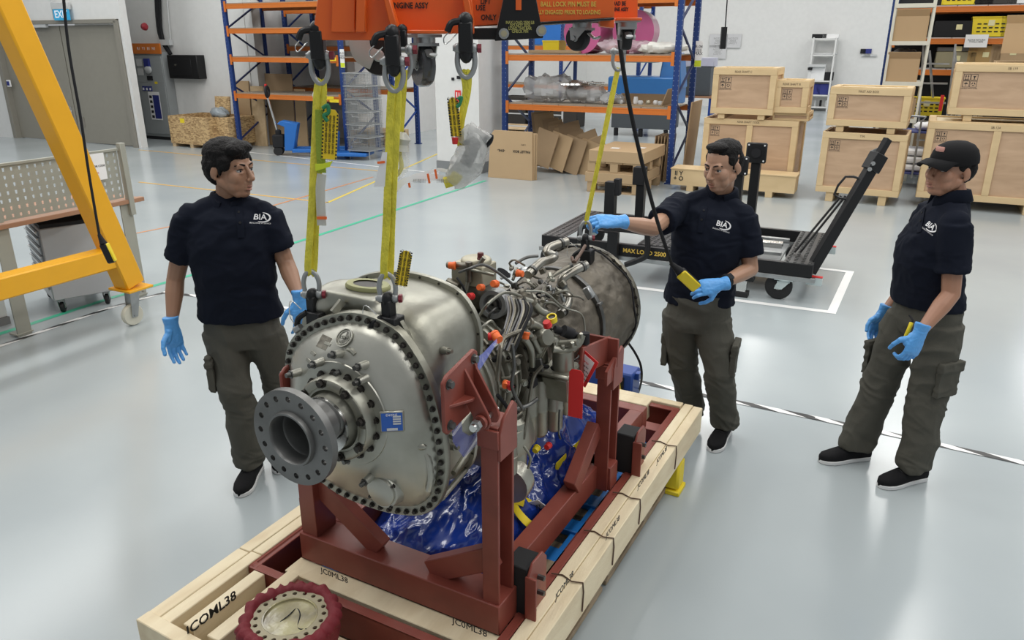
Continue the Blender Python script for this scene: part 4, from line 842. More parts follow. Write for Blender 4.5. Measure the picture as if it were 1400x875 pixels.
def cap(px, py, u_, m=ORC, r_=.011, d=(0, -1, .3), L=.024):
    q = EB(); p = Eu(px, py, u_); d = V(d).normalized(); q.lathe([(r_*.9, -L/2), (r_, -L/2 + .003), (r_, L*.2), (r_*1.15, L*.25), (r_*1.15, L/2)], p, -d, 12); return B_(q, 'protective_cap', m)
for a in ((618, 363, 2.16, ORC, .013, (-1, -.3, 0)), (676, 388, 2.14, ORC, .012), (657, 393, 2.14, ORC, .011), (643, 405, 2.10, REDC, .011), (711, 374, 2.3, ORC, .012, (1, 0, 0)), (679, 461, 1.98, ORC, .015, (1, -.6, -.3), .035), (672, 460, 1.98, REDC, .013, (-1, -.6, 0)), (719, 459, 2.16, ORC, .012, (0, -.3, -1)), (691, 526, 2.0, ORC, .011, (.4, -1, 0)), (697, 528, 2.0, REDC, .012, (1, -1, 0)), (701, 616, 2.12, ORC, .011), (748, 443, 2.26, REDC, .014, (-.1, -.5, 1), .022), (733, 614, 2.3, YELC, .013, (0, -1, -.2)), (749, 610, 2.32, REDC, .012, (0, -1, 0)), (657, 350, 2.2, M_('maroon_cap', (.12, .02, .02), .5), .011, (0, 0, 1))): cap(*a)
# big clean pipes along the top and the turbine shroud
PIPE = M_('steel_pipe', (.40, .39, .355), .28, .9, kind='noise', col2=(.26, .24, .2), scale=12)
def pipe(pts, r_, m=PIPE, nm='pipe', n=12, k=5, bands=True):
    q = EB(); q.tube([Eu(a, b, u_) for a, b, u_ in pts], r_, n, k); o = B_(q, nm, m)
    if bands:
        sp = spline([Eu(a, b, u_) for a, b, u_ in pts], 5); mI = len(sp)//2
        for i in (2, mI, len(sp)-3): q = EB(); d = (sp[i+1]-sp[i]).normalized(); q.cyl(sp[i] - d*.006, sp[i] + d*.006, r_*1.22, n=14); q.build('pipe_clamp', DKST, en)
    return o
pipe([(722, 376, 2.40), (738, 360, 2.50), (752, 355, 2.60), (758, 350, 2.64), (748, 345, 2.62), (752, 338, 2.66), (775, 330, 2.75)], .017)
pipe([(766, 430, 2.50), (776, 415, 2.60), (775, 402, 2.64), (768, 390, 2.62), (770, 380, 2.62), (785, 370, 2.68), (802, 362, 2.74)], .018)
pipe([(742, 412, 2.38), (744, 395, 2.45), (752, 380, 2.55), (775, 366, 2.62), (782, 362, 2.64)], .008, OILY)
pipe([(668, 473, 2.02), (700, 440, 2.14), (710, 420, 2.2), (716, 410, 2.24)], .007, BLKM, 'hose', 8, 5, False)
pipe([(782, 352, 2.68), (786, 358, 2.66), (800, 336, 2.78)], .007, M_('brown_bracket', (.12, .07, .05), .6), 'lifting_strut', 8, 3, False)
random.seed(11)
for i in range(11):
    a = random.random(); dx = i*3.2; pipe([(692 + dx, 405 + i, 2.20), (697 + dx - a*3, 425, 2.16), (690 + dx*.8, 450, 2.10), (680 + dx*.7, 478 + 3*a, 2.04)], .0042 + .002*a, random.choice((BLKM, OILY, DKST, M_('grey_wire', (.25, .25, .26), .5))), 'harness_wire', 6, 4, False)
for pts, r_ in (([(628, 372, 2.1), (640, 368, 2.08), (660, 362, 2.12), (680, 372, 2.16), (700, 388, 2.2)], .005), ([(655, 432, 2.02), (668, 415, 2.0), (690, 400, 2.1), (712, 405, 2.2)], .005), ([(700, 470, 2.0), (703, 500, 2.0), (700, 530, 1.98), (715, 560, 2.05)], .006), ([(715, 452, 2.1), (690, 462, 2.05), (684, 480, 2.0), (680, 520, 1.98)], .008),
                ([(742, 500, 2.2), (730, 515, 2.18), (724, 545, 2.18), (716, 600, 2.15)], .006), ([(718, 398, 2.3), (745, 400, 2.4), (770, 420, 2.5), (795, 430, 2.6), (800, 455, 2.6)], .004), ([(765, 560, 2.35), (764, 590, 2.33), (766, 600, 2.3)], .004), ([(680, 540, 1.98), (695, 560, 2.02), (705, 590, 2.06)], .007),
                ([(625, 380, 2.05), (632, 390, 2.04), (636, 400, 2.06)], .004), ([(705, 360, 2.4), (720, 352, 2.45), (735, 350, 2.5)], .006), ([(716, 610, 2.1), (725, 625, 2.1), (722, 640, 2.1)], .005), ([(700, 560, 2.02), (720, 555, 2.10), (735, 545, 2.14)], .007)):
    pipe(pts, r_, random.choice((BLKM, OILY, CAST, DKST)), 'fuel_line', 8, 5, False)
q = EB(); p = Eu(755, 437, 2.30); q.lathe([(.014, .0), (.014, .016), (.018, .016), (.018, -.006), (.013, -.006)], p, (0, -.4, 1), 20, caps=False); B_(q, 'yellow_port_ring', YELC); q = EB(); q.lathe([(.0001, .006), (.014, .006), (.014, .01)], p, (0, -.4, 1), 16); B_(q, 'port_inside', BOLT)
q = EB(); q.lathe([(.0001, -.002), (.026, -.002), (.028, 0), (.026, .002), (.0001, .002)], Eu(689, 373, 2.22), (.75, -.4, .45), 24, sx=1.0, sy=.45); B_(q, 'black_gasket', BLKM)
random.seed(21)
for i in range(40):      # connector cluster between gearbox and turbine
    px = random.uniform(694, 772); py = 372 + (px - 694)*.1 + random.uniform(-8, 45); p = Eu(px, py, 2.28 + (px - 694)*.0035); d = V((random.uniform(-1, 1), random.uniform(-1, .2), random.uniform(-.5, 1))).normalized(); L_ = random.uniform(.015, .035); k = i % 4; q = EB()
    if k == 0: q.cyl(p, p + d*L_, .009, n=6); q.cyl(p + d*L_, p + d*L_*1.6, .006, n=8)
    elif k == 1: q.tube([p, p + d*.03, p + d*.05 + V((.02, .02, .0)), p + d*.04 + V((.04, .05, -.02))], .004, 6, 3)
    elif k == 2: q.ball(p, .010, 8); q.cyl(p, p + d*.02, .006, n=8)
    else: q.box(p, (.02, .016, .022), MX.Rotation(random.random()*3, 3, 'Y'))
    B_(q, ('union', 'small_line', 'ball_joint', 'junction')[k], random.choice((CHROME, OILY, DKST, CAST, BLKM, GREYM)), bevel=.0015 if k == 3 else 0)
for i in range(46):      # small brackets, nuts and connectors all over the core
    t = random.uniform(.08, .62); a = random.uniform(-.5, 2.2); R_ = basis(AD, (0, 0, 1)); rr = .222; p = ax(t) + V((cos(a)*rr*1.02, 0, sin(a)*rr)); q = EB(); d = V((cos(a), random.uniform(-.6, .2), sin(a))).normalized(); L_ = random.uniform(.02, .05)
    if i % 3 == 0: q.box(p, (random.uniform(.02, .04), random.uniform(.015, .04), random.uniform(.012, .03)), MX.Rotation(a, 3, 'Y'))
    elif i % 3 == 1: q.cyl(p, p + d*L_, .010, n=10); q.cyl(p + d*L_*.5, p + d*L_*.8, .014, n=6)
    else: q.tube([p, p + d*.03, p + d*.035 + V((.01, .03, .01)), p + d*.01 + V((.02, .07, .0))], .0045, 6, 3)
    B_(q, ('small_bracket', 'connector', 'small_line')[i % 3], random.choice((CAST, OILY, DKST, CAST, BLKM)), bevel=.002 if i % 3 == 0 else 0)
# turbine shroud under its heat blanket
def wr(prof, n=150, nm='turbine_blanket', m=BLANKET, amp=.013):
    q = EB(); q.lathe(prof, V((0, 0, 0)), (0, 0, 1), n); R_ = basis(AD); P = []
    for p in q.v:
        r_ = math.hypot(p.x, p.y); k = noise.noise(V((p.x*11, p.y*11, p.z*9))); k2 = .4 - abs(noise.noise(V((p.x*20, p.y*20, p.z*12)))) - .7*abs(noise.noise(V((p.x*34, p.y*34, p.z*30)))); rr = r_ + amp*k + amp*.8*k2
        P.append(AX + R_ @ V((p.x*rr/max(r_, 1e-6), p.y*rr/max(r_, 1e-6), p.z)))
    q.v = P; return B_(q, nm, m, fix=False, smooth=60)
wr([(.15, .58)] + [(.17 + .055*(i/42)**.7, .60 + .0073*i) for i in range(43)] + [(.222, .93), (.215, .945)])
wr([(.20, .915)] + [(.222 + .045*math.sin(PI/2*i/36), .93 + .0073*i) for i in range(37)] + [(.268, 1.215)], nm='exhaust_blanket', amp=.012)
q = EB(); q.lathe([(.225, -.012), (.238, -.012), (.240, 0), (.238, .012), (.225, .012)], ax(.935), AD, 56); B_(q, 'shroud_band', DKST)
q = EB(); q.lathe([(.262, -.015), (.276, -.015), (.280, 0), (.276, .015), (.262, .015), (.262, .012)], ax(1.215), AD, 64); B_(q, 'exhaust_flange', OILY)
q = EB(); q.lathe([(.262, 0), (.20, .03), (.0001, .05)], ax(1.21), AD, 40); B_(q, 'exhaust_closure', M_('exhaust_dark', (.05, .045, .04), .6, .4))
R_ = basis(AD)
for i in range(44):
    a = 2*PI*i/44; p = ax(1.20) + R_ @ V((cos(a)*.272, sin(a)*.272, 0)); bolt(p, .7)
q = EB(); q.tube([ax(1.17) + R_ @ V((cos(a)*(.278 + .004*sin(a*9)), sin(a)*(.278 + .004*sin(a*9)), .008*sin(a*7))) for a in [2*PI*i/60 for i in range(61)]], .004, 6); B_(q, 'harness_ring', BLKM)
for i in range(9):
    a = 2*PI*(i+.3)/9; q = EB(); p = ax(.93) + R_ @ V((cos(a)*.24, sin(a)*.24, 0)); q.box(p, (.022, .035, .014), MX.Rotation(a, 3, 'Y')); B_(q, 'band_latch', GREYM if i % 2 else DKST, bevel=.003)
p = Eu(805, 400, 2.70); q = EB(); q.box(p, (.030, .03, .05), MX.Rotation(-.6, 3, 'Y')); B_(q, 'sensor_box', GREYM, bevel=.004)
# lifting lugs
LUG = {}
for nm, px, py, u_ in (('left', 428, 412, 1.62), ('right', 531, 418, 1.62), ('rear', 800, 332, 2.98)):
    c = Eu(px, py, u_); LUG[nm] = c; q = EB()
    q.box(c + V((0, 0, -.012)), (.030, .034, .06)); q.box(c + V((.012, 0, -.065)), (.05, .05, .075)); q.ball(c + V((0, 0, .02)), (.016, .022, .022), 10); B_(q, 'lifting_lug', BLK, bevel=.003)
    q = EB(); q.tube([c + V((-.01, -.02, -.03)), c + V((-.035, -.03, -.05)), c + V((-.045, -.03, -.075))], .009, 8, 3); B_(q, 'release_lever', BLK)
    q = EB(); q.cyl(c + V((-.03, -.03, -.075)), c + V((-.05, -.034, -.09)), .011, n=10); B_(q, 'lock_pin', GREYM)
    q = EB(); q.tube([c + V((-.02, -.03, -.02)), c + V((-.06, -.03, .0)), c + V((-.07, -.03, -.05)), c + V((-.045, -.03, -.08))], .0015, 5, 5); B_(q, 'lock_cable', CHROME)
q = EB(); q.prism([(-.05, -.06), (.09, -.04), (.07, .0), (.03, .06), (-.03, .055)], LUG['right'] + V((0, 0, -.09)), (1, 0, 0), (0, 0, 1), (0, .016, 0)); B_(q, 'lug_bracket', CAST)
q = EB(); q.prism([(-.09, -.09), (.06, -.03), (.05, .02), (.02, .06), (-.04, .05)], LUG['left'] + V((0, 0, -.09)), (1, 0, 0), (0, 0, 1), (0, .016, 0)); B_(q, 'lug_bracket', CAST)
# ---- tags and protective film hanging on the engine ----
t = thing('red_tag', 'blank red hanging tag on the right side of the engine', 'tag', WE(*Eu(787, 540, 2.30)), AZ_E); b = MB(); b.prism([(-.028, -.09), (.028, -.09), (.028, .085), (.018, .098), (-.018, .098), (-.028, .085)], (0, 0, 0), (1, 0, 0), (0, 0, 1), (0, .002, 0)); b.build('tag_card', M_('tag_red', (.72, .03, .03), .5), t)
t = thing('inspection_tag', 'white card with red border hanging behind the red tag', 'tag', WE(*Eu(800, 505, 2.42)), AZ_E + .25); Rt = MX.Rotation(.45, 3, 'Y'); b = MB(); b.box((0, 0, 0), (.07, .002, .13), Rt); b.build('tag_border', M_('tag_red', (.72, .03, .03), .5), t); b = MB(); b.box((-.004, -.002, 0), (.05, .001, .11), Rt); b.build('tag_card', PAPER, t)
for k in range(5): text('TAG  No 014', .008, (-.004 + .0, -.0035, .035 - k*.018), Rt @ V((1, 0, 0)), Rt @ V((0, 0, 1)), REDC if k == 0 else INK, t, world=False, name='print')

t = thing('protective_film', 'thin blue-violet plastic film caught behind the right red mounting plate', 'plastic film', WE(.318, 1.63, 1.17), AZ_E)
FILM = M_('lilac_film', (.16, .20, .62), .2, alpha=.55, coat=.5)
P_ = [V((.3165, a, b)) for a, b in ((1.535, 1.10), (1.54, 1.255), (1.60, 1.28), (1.66, 1.305), (1.72, 1.31))]; w0 = WE(.318, 1.63, 1.17)
def toL(p): return V((p.x - .318, p.y - 1.63, p.z - 1.17))
q = MB(); top_ = [Eu(679, 463, 1.93), Eu(660, 483, 1.83), Ex(640, 498, .318), Ex(620, 514, .318), Ex(616, 560, .318), Ex(619, 604, .318), Ex(634, 626, .318), Ex(650, 610, .318), Ex(660, 598, .318)]
inn = [Eu(680, 468, 1.93), Eu(668, 487, 1.84), Ex(658, 503, .318), Ex(640, 520, .318), Ex(630, 560, .318), Ex(632, 590, .318), Ex(642, 596, .318), Ex(652, 590, .318), Ex(662, 584, .318)]
vs = [toL(p) for pr in zip(top_, inn) for p in pr]; q.add(vs, [(2*i, 2*i+1, 2*i+3, 2*i+2) for i in range(8)]); q.build('film', FILM, t, fix=False, smooth=80)

t = et('blue_equipment', 'blue equipment with a yellow leg just beyond the far end of the timber base', 'equipment'); zt_ = Eu(815, 503, 3.80).z; q = EB(); q.box((-.10, 3.87, zt_/2), (.40, .14, zt_)); q.build('blue_body', BLUEP, t, bevel=.01)
q = EB(); q.box((-.02, 3.795, zt_ - .06), (.14, .01, .07)); q.build('dark_badge', BLKM, t); a_ = Eu(842, 508, 3.80); q = EB(); q.bar(a_, (a_.x + .07, 3.78, 0), .045, .04); q.build('yellow_leg', YELC, t, bevel=.004); q = EB(); q.box(((a_.x + .1)/2 - .0, 3.87, a_.z - .03), (abs(a_.x - .1) + .04, .04, .04)); q.build('cross_bar', BLUEP, t)
# ================= ring cover in red cloth, lower left =================
def sph(p): return V(p)
c = G(397, 848, .43); t = thing('ring_cover', 'propeller shaft ring wrapped in gathered dark red cloth lying on the near timbers', 'ring cover', (c.x, c.y, .43), .2); t.scale = (.84, .84, .84)
RC = M_('red_cloth', (.17, .010, .018), .7, bump=.2, bscale=120)
q = MB(); P = []; n1, n2 = 96, 18
for i in range(n1):
    a = 2*PI*i/n1; g = .006*sin(a*23 + 2*sin(a*3)) + .005*noise.noise(V((cos(a)*9, sin(a)*9, 0)))
    for j in range(n2):
        b = 2*PI*j/n2; rr = (.020 + g*(.6 + .4*cos(b)))*(1 + .15*noise.noise(V((cos(a)*5, sin(a)*5, cos(b)*2)))); R0 = .158 + .004*sin(a*7)
        P.append(V(((R0 + rr*1.25*cos(b))*cos(a), (R0 + rr*1.25*cos(b))*sin(a), .01 + rr*1.25*sin(b) + .004*sin(a*5))))
q.add(P, [(i*n2+j, ((i+1) % n1)*n2+j, ((i+1) % n1)*n2+(j+1) % n2, i*n2+(j+1) % n2) for i in range(n1) for j in range(n2)]); q.build('gathered_cloth', RC, t, smooth=80)
q = MB(); q.lathe([(.178, .005), (.172, -.06), (.162, -.11), (.15, -.115)], n=60); 
for p in q.v:
    a = math.atan2(p.y, p.x); k = 1 + .03*sin(a*19)*(p.z < .0) + .03*noise.noise(V((cos(a)*6, sin(a)*6, p.z*10))); p.x *= k; p.y *= k
q.build('cloth_skirt', RC, t, fix=False, smooth=80)
TAN = M_('ring_primer', (.34, .30, .20), .45, .2); P_, F_ = holed(.100, .143, 20, .0085, .122, .008, V((0, 0, 0))); q = MB(); q.add([V((p.x, p.z, .012 + .008 - p.y)) for p in P_], F_); q.build('ring_flange', TAN, t, smooth=30)
q = MB(); q.lathe([(.100, .012), (.0995, .020), (.094, .020), (.092, -.03), (.07, -.04), (.0001, -.04)], n=40); q.build('ring_bore', M_('yellow_film', (.42, .38, .2), .2, coat=.5, kind='noise', col2=(.2, .17, .1), scale=9, bump=.5, bscale=12), t, smooth=50)
q = MB(); q.tube([(-.05, -.06, .0), (-.01, .0, .016), (.0, .05, .01), (.03, .02, .014), (.05, -.04, .01), (.09, -.05, .02)], .0022, 6, 6); q.build('cord', BLKM, t)
q = MB(); q.lathe([(.0001, .004), (.05, .012), (.088, -.005)], (-.01, .0, 0), n=28, sx=.9); q.build('plastic_window', CLEAR, t)
# low wooden blocks carrying the ring
t2 = thing('wooden_block', 'short pale timber block carrying the red cloth ring', 'block', (c.x + .06, c.y + .0, 0), AZ_E); q = MB(); q.box((0, 0, .26), (.20, .14, .15)); q.build('block_piece', WOODP, t2, bevel=.003)
# ================= slings =================
def shackle(b, c, up, parent, lat=(1, 0, 0), s=1.0, down=False, names=('shackle_bow', 'shackle_pin')):
    """bow from the pin at c towards up"""
    up = V(up).normalized(); lat = V(lat); lat = (lat - up*lat.dot(up)).normalized(); c = V(c); pts = []
    for i in range(15):
        a = PI*i/14; w_ = .022 + .007*sin(a); pts.append(c + lat*cos(a)*w_*s + up*(.020 + .040*sin(a) + .012*sin(a)**3)*s)
    pts = [c + lat*.020*s] + pts + [c - lat*.020*s]
    q = MB(); q.tube(pts, .0072*s, 10, 2); q.ball(pts[0], .0135*s, 10); q.ball(pts[-1], .0135*s, 10); q.build(names[0], SHK, parent, world=True)
    q = MB(); q.cyl(c - lat*.034*s, c + lat*.034*s, .0075*s, n=10); q.build(names[1], SHK, parent, world=True)
    q = MB(); q.cyl(c + lat*.030*s, c + lat*.040*s, .0125*s, n=6); q.build('pin_head', M_('maroon_paint', (.22, .02, .035), .4), parent, world=True, smooth=0)
def strap(q, pts, w_, th=.0035, flat=(1, 0, 0), k=6): q.tube(pts, (w_/2, th), 8, k, flat=flat)
def ytag(px, py, Y, parent, h=.135, w_=.042, tilt=.1, az=0):
    o = D(px, py, Y); ux = V((cos(az), sin(az), 0)); R = MX.Rotation(tilt, 3, 'Y')
    q = MB(); q.prism([(-w_/2, -h/2), (w_/2, -h/2), (w_/2, h/2 - .012), (w_/2 - .01, h/2), (-w_/2 + .01, h/2), (-w_/2, h/2 - .012)], o, R @ ux, R @ V((0, 0, 1)), (0, .0016, 0)); q.build('warning_tag', TAGY, parent, world=True)
    q = MB(); n = 14
    for i in range(n):
        for s_ in (-1, 1): q.box(o + R @ (ux*(s_*(w_/2 - .002)) + V((0, -.0006, -h/2 + (i+.5)*h/n))), (.004, .0012, h/n*.5), R)
    
    q.build('tag_stripes', INK, parent, world=True)['kind'] = 'stuff'
    for k in range(3): text('DO NOT EXCEED RATED LOAD', .0085, o + R @ (ux*(-.010 + k*.010)) + V((0, -.001, 0)), R @ V((0, 0, 1)), R @ -ux, INK, parent, name='tag_print', sx=.85)
ORGB = V((0, 0, 0))
slings = {}
lugw = {k: WE(*v) + V((0, 0, .022)) for k, v in LUG.items()}
topA = D(436, 76, lugw['left'].y); topB = D(538, 84, lugw['right'].y - .0); topC = D(637, 66, lugw['left'].y - .06); topD = D(846, 70, lugw['rear'].y)
def sling(name, label, bot, top, w_, twin=.008, bottom=True):
    t = thing(name, label, 'lifting sling', bot, 0)
    if bottom: shackle(None, bot, (0, 0, 1), t)
    shackle(None, top, (0, 0, -1), t)
    a = bot + V((0, 0, .062 if bottom else 0)); b = top - V((0, 0, .062)); q = MB()
    for s_ in (-1, 1):
        pts = [a, a.lerp(b, .04) + V((s_*twin, s_*.004, 0)), a.lerp(b, .3) + V((s_*twin*.8, .003*s_, 0)), a.lerp(b, .7) + V((s_*twin, -.002*s_, 0)), a.lerp(b, .95) + V((s_*twin, 0, 0)), b]
        strap(q, pts, w_)
    q.build('webbing', SLY, t, world=True); return t
sA = sling('lifting_sling', 'yellow round sling from the spreader down to the left engine lug', lugw['left'], topA, .024)
sB = sling('lifting_sling', 'yellow round sling from the spreader middle down to the right engine lug', lugw['right'], topB, .024)
sD = sling('lifting_sling', 'thin yellow sling gripped by the middle worker, down to the turbine lug', lugw['rear'], topD, .014, .004)
# sleeve, tags and clips on each sling
GRN = M_('green_ribbon', (.02, .22, .09), .6)
Y = lugw['left'].y
ytag(451, 184, Y - .02, sA, tilt=.12)
q = MB(); q.tube([D(441, 148, Y - .02), D(448, 144, Y - .02), D(449, 154, Y-.02), D(443, 158, Y-.02), D(448, 166, Y-.02)], .0055, 8, 4); q.build('green_clip', GRN, sA, world=True)
q = MB(); strap(q, [D(437, 150, Y-.012), D(438, 200, Y-.014), D(440, 236, Y-.014)], .026); q.build('green_sleeve', M_('sling_green_yellow', (.28, .36, .03), .7, bump=.4, bscale=220), sA, world=True)
q = MB(); strap(q, [D(440, 238, Y-.018), D(438, 262, Y-.02), D(440, 308, Y-.02)], .028, .005); q.build('plastic_sleeve', M_('clear_sleeve', (.6, .6, .55), .3, alpha=.75), sA, world=True)
q = MB(); q.box(D(440, 298, Y-.028), (.028, .003, .008)); q.build('orange_band', ORC, sA, world=True)
q = MB(); q.prism([(-.02, -.008), (.02, .004), (.03, .02), (.0, .012), (-.02, .012)], D(441, 230, Y-.03), (1, 0, 0), (0, 0, 1), (0, .002, 0)); q.build('yellow_flap', M_('lime_flap', (.62, .72, .03), .5), sA, world=True)
Y = lugw['right'].y
q = MB(); strap(q, [D(549, 95, Y + .05), D(546, 150, Y + .05), D(541, 215, Y+.05)], .034); strap(q, [D(541, 215, Y+.05), D(536, 236, Y+.05), D(543, 239, Y + .05), D(549, 228, Y+.05), D(546, 212, Y+.05)], .02, .006, (0, 1, 0)); q.build('second_webbing', SLY, sB, world=True)
q = MB(); q.ball(D(543, 222, Y+.05), (.032, .03, .045), 18)
for p in q.v: p += V((1, 1, 1))*.006*noise.noise(p*60)
q.build('plastic_wrap', CLEAR, sB, world=True, fix=False)
q = MB(); q.lathe([(.0001, 0), (.024, .003), (.018, .02), (.024, .035), (.01, .05), (.0001, .05)], D(547, 207, Y + .03), (.2, 0, 1), 14); q.build('wrap_top', M_('clear_sleeve', (.6, .6, .55), .3, alpha=.75), sB, world=True)
shackle(None, D(549, 68, Y + .06), (0, 0, -1), sB)
ytag(552, 367, Y - .02, sB, h=.10, w_=.034, tilt=.2)
q = MB(); q.prism([(-.016, -.045), (.014, -.045), (.03, .02), (.028, .045), (.012, .045)], D(518, 232, Y), (1, 0, 0), (0, 0, 1), (0, .001, 0)); q.build('paper_tag', PAPER, sB, world=True)
q = MB(); q.box(D(521, 222, Y - .002), (.02, .001, .006), MX.Rotation(-.1, 3, 'Y')); q.build('orange_print', ORC, sB, world=True)
# unused fourth sling with wrapped hardware
Y = topC.y
sC = thing('lifting_sling', 'slack yellow sling holding hardware wrapped in clear plastic', 'lifting sling', D(632, 190, Y)); shackle(None, topC, (0, 0, -1), sC)
q = MB(); a = topC - V((0, 0, .062))
for s_ in (-1, 1): strap(q, [a, D(637 + s_*4, 100, Y), D(638 + s_*2, 126, Y), D(630 + s_, 170, Y), D(630 + s_, 200, Y)], .016)
q.build('webbing', SLY, sC, world=True)
ytag(621, 160, Y - .02, sC, h=.10, w_=.028, tilt=-.08)
q = MB(); q.cyl(D(622, 188, Y-.02), D(622, 197, Y-.02), .009, .007, n=12); q.build('red_plug', REDC, sC, world=True)
q = MB(); q.tube([D(626, 136, Y-.02), D(631, 133, Y-.02), D(628, 143, Y-.02), D(624, 146, Y-.02)], .005, 8, 4); q.build('green_clip', GRN, sC, world=True)
q = MB(); q.tube([D(632, 178, Y), D(648, 195, Y), D(640, 222, Y), D(628, 240, Y), (D(618, 252, Y))], lambda t: (.022 + .022*sin(PI*t), .02 + .02*sin(PI*t)), 20, 8)
q.tube([D(640, 180, Y), D(655, 185, Y), D(668, 192, Y)], lambda t: .028 - .014*t, 14, 6)
for p in q.v: p += p.cross(V((0, .3, 1))).normalized()*.010*noise.noise(p*45)
q.build('plastic_wrap', M_('crinkled_clear', (.62, .62, .6), .15, alpha=.5, coat=.6, bump=.6, bscale=60), sC, world=True, fix=False, smooth=25)
q = MB(); q.tube([D(640, 190, Y), D(645, 205, Y), D(636, 225, Y)], .018, 10, 3); q.cyl(D(644, 190, Y), D(658, 200, Y), .016); q.build('wrapped_hook', DKST, sC, world=True)
q = MB(); q.tube([D(660, 194, Y), D(667, 187, Y), D(672, 186, Y), D(670, 194, Y), D(664, 200, Y)], .006, 8, 3); q.build('hook_lever', BLK, sC, world=True)
q = MB(); q.tube([D(608, 250, Y), D(620, 246, Y), D(626, 238, Y)], .016, 10, 3); q.build('wrapped_webbing', SLY, sC, world=True)
lb = thing('label_strip', 'long curled white label strip with orange marks between two slings', 'label', D(575, 245, Y))
q = MB(); strap(q, [D(538, 262, Y - .05), D(552, 248, Y - .04), D(575, 243, Y - .02), D(600, 243, Y), D(615, 248, Y)], .018, .0006, (0, .1, 1)); q.build('label_paper', PAPER, lb, world=True)
q = MB(); strap(q, [D(538, 262, Y - .05), D(560, 243, Y - .02), D(585, 236, Y + .0), D(600, 232, Y + .02), D(612, 234, Y + .04)], .010, .0006, (0, .3, 1)); q.build('label_tail', PAPER, lb, world=True)
for px, py in ((559, 250), (586, 244), (596, 238)): q = MB(); q.box(D(px, py, Y - .032), (.006, .001, .026), MX.Rotation(-.15, 3, 'Y')); q.build('orange_mark', ORC, lb, world=True)
for px in (570, 577, 602, 608): text('|||||||', .011, D(px, 247, Y - .032), (1, 0, 0), (0, 0, 1), M_('faint_ink', (.3, .3, .3), .6), lb, name='print')
# ================= spreader beam =================
Y = lugw['left'].y
sp = thing('spreader_beam', 'bright orange steel lifting spreader with black centre plate and casters', 'lifting beam', D(640, 20, Y))
def pl(px, Yd, th, m, name, bev=.002):
    P0 = [D(a, b, Yd) for a, b in px]; q = MB(); n = len(P0); q.add(P0 + [p + V((0, th, 0)) for p in P0], [tuple(range(n-1, -1, -1)), tuple(range(n, 2*n))] + [(i, (i+1) % n, n+(i+1) % n, n+i) for i in range(n)]); return q.build(name, m, sp, world=True, bevel=bev)
def plb(px, Yd, th, m, name): return pl(px, Yd, th, m, name)
pl([(427, 50), (438, -30), (522, -30), (541, 40), (541, 55), (440, 55)], Y - .02, .03, BEAMO, 'end_plate')
pl([(452, 44), (456, -30), (486, -30), (485, 44)], Y - .035, .015, BEAMO, 'side_stiffener'); pl([(486, 44), (488, -30), (500, -30), (499, 44)], Y - .055, .035, BEAMO, 'side_stiffener')
pl([(518, -30), (524, -30), (545, 42), (543, 56), (538, 56)], Y - .05, .05, BEAMO, 'edge_flange')
pl([(528, 45), (528, -30), (642, -30), (648, 30), (648, 46)], Y + .06, .03, BEAMO, 'body_plate')
pl([(546, 46), (546, 41), (616, 41), (616, 46)], Y - .02, .09, BEAMO, 'caster_shelf')
pl([(628, -30), (636, -30), (647, 30), (646, 46), (640, 46)], Y + .02, .06, BEAMO, 'edge_flange')
pl([(642, 36), (636, -30), (697, -30), (680, 34)], Y + .14, .10, BEAMO, 'web_plate')
pl([(646, 54), (646, 38), (688, 38), (688, 54)], Y + .10, .10, BLK, 'black_boom')
pl([(676, 56), (694, -30), (728, -30), (743, 52)], Y + .06, .05, BLK, 'centre_plate')
pl([(737, 32), (722, -30), (840, -30), (840, 24)], Y + .35, .12, BEAMO, 'boom'); pl([(836, 26), (836, -30), (872, -30), (872, 25)], Y + .55, .10, BEAMO, 'boom_end')
pl([(735, 34), (735, 30), (840, 24), (840, 27)], Y + .33, .16, BLK, 'boom_underside'); pl([(842, 28), (842, 24), (878, 24), (878, 28)], Y + .45, .14, BEAMO, 'caster_shelf'); pl([(822, 36), (820, 26), (840, 26), (840, 38)], Y + .42, .08, BEAMO, 'boom_bracket')
for px, py, yy in ((689, 46, Y + .05), (740, 42, Y + .04)):
    q = MB(); p = D(px, py, yy); q.cyl(p + V((0, .01, 0)), p - V((0, .012, 0)), .014, n=12); q.build('bolt_washer', GREYM, sp, world=True); q = MB(); q.cyl(p, p - V((0, .022, 0)), .009, n=6); q.build('bolt_nut', M_('zinc_yellow', (.5, .45, .3), .35, .8), sp, world=True, smooth=0)
q = MB(); p = D(709, 4, Y + .058); q.tube([p + V((0, 0, -.018)), p + V((0, 0, .06))], (.008, .001), 10, flat=(1, 0, 0)); q.build('slot', BEAMO, sp, world=True)
def stext(s_, px, py, Yd, size, m, sx=.8): text(s_, size, D(px, py, Yd) - V((0, .001, 0)), (1, 0, 0), (0, 0, 1), m, sp, sx=sx, bold=.0004)
stext('ENGINE ASSY', 560, 8, Y + .058, .021, INK); stext('LIFT', 664, 2, Y + .14, .020, INK); stext('USE', 657, 11, Y + .14, .020, INK); stext('ONLY', 668, 24, Y + .14, .020, INK)
stext('BALL LOCK PIN MUST BE', 777, 6, Y + .35, .0195, M_('stencil_yellow', (.75, .5, .08), .5), .78); stext('FULLY ENGAGED PRIOR TO LOADING', 775, 17, Y + .35, .0165, M_('stencil_yellow', (.75, .5, .08), .5), .72)
stext('LOAD BE', 845, 5, Y + .55, .018, INK, .7); stext('ENGINE ASSY', 845, 13, Y + .55, .016, INK, .7)
for k in range(4): stext(('MAX LOAD 2500 LB', 'DO NOT SIDE', 'LOAD THIS BAR', 'CHECK PIN')[k], 711, 31 + k*4, Y + .06, .011, M_('stencil_dim', (.35, .33, .1), .6), .8)
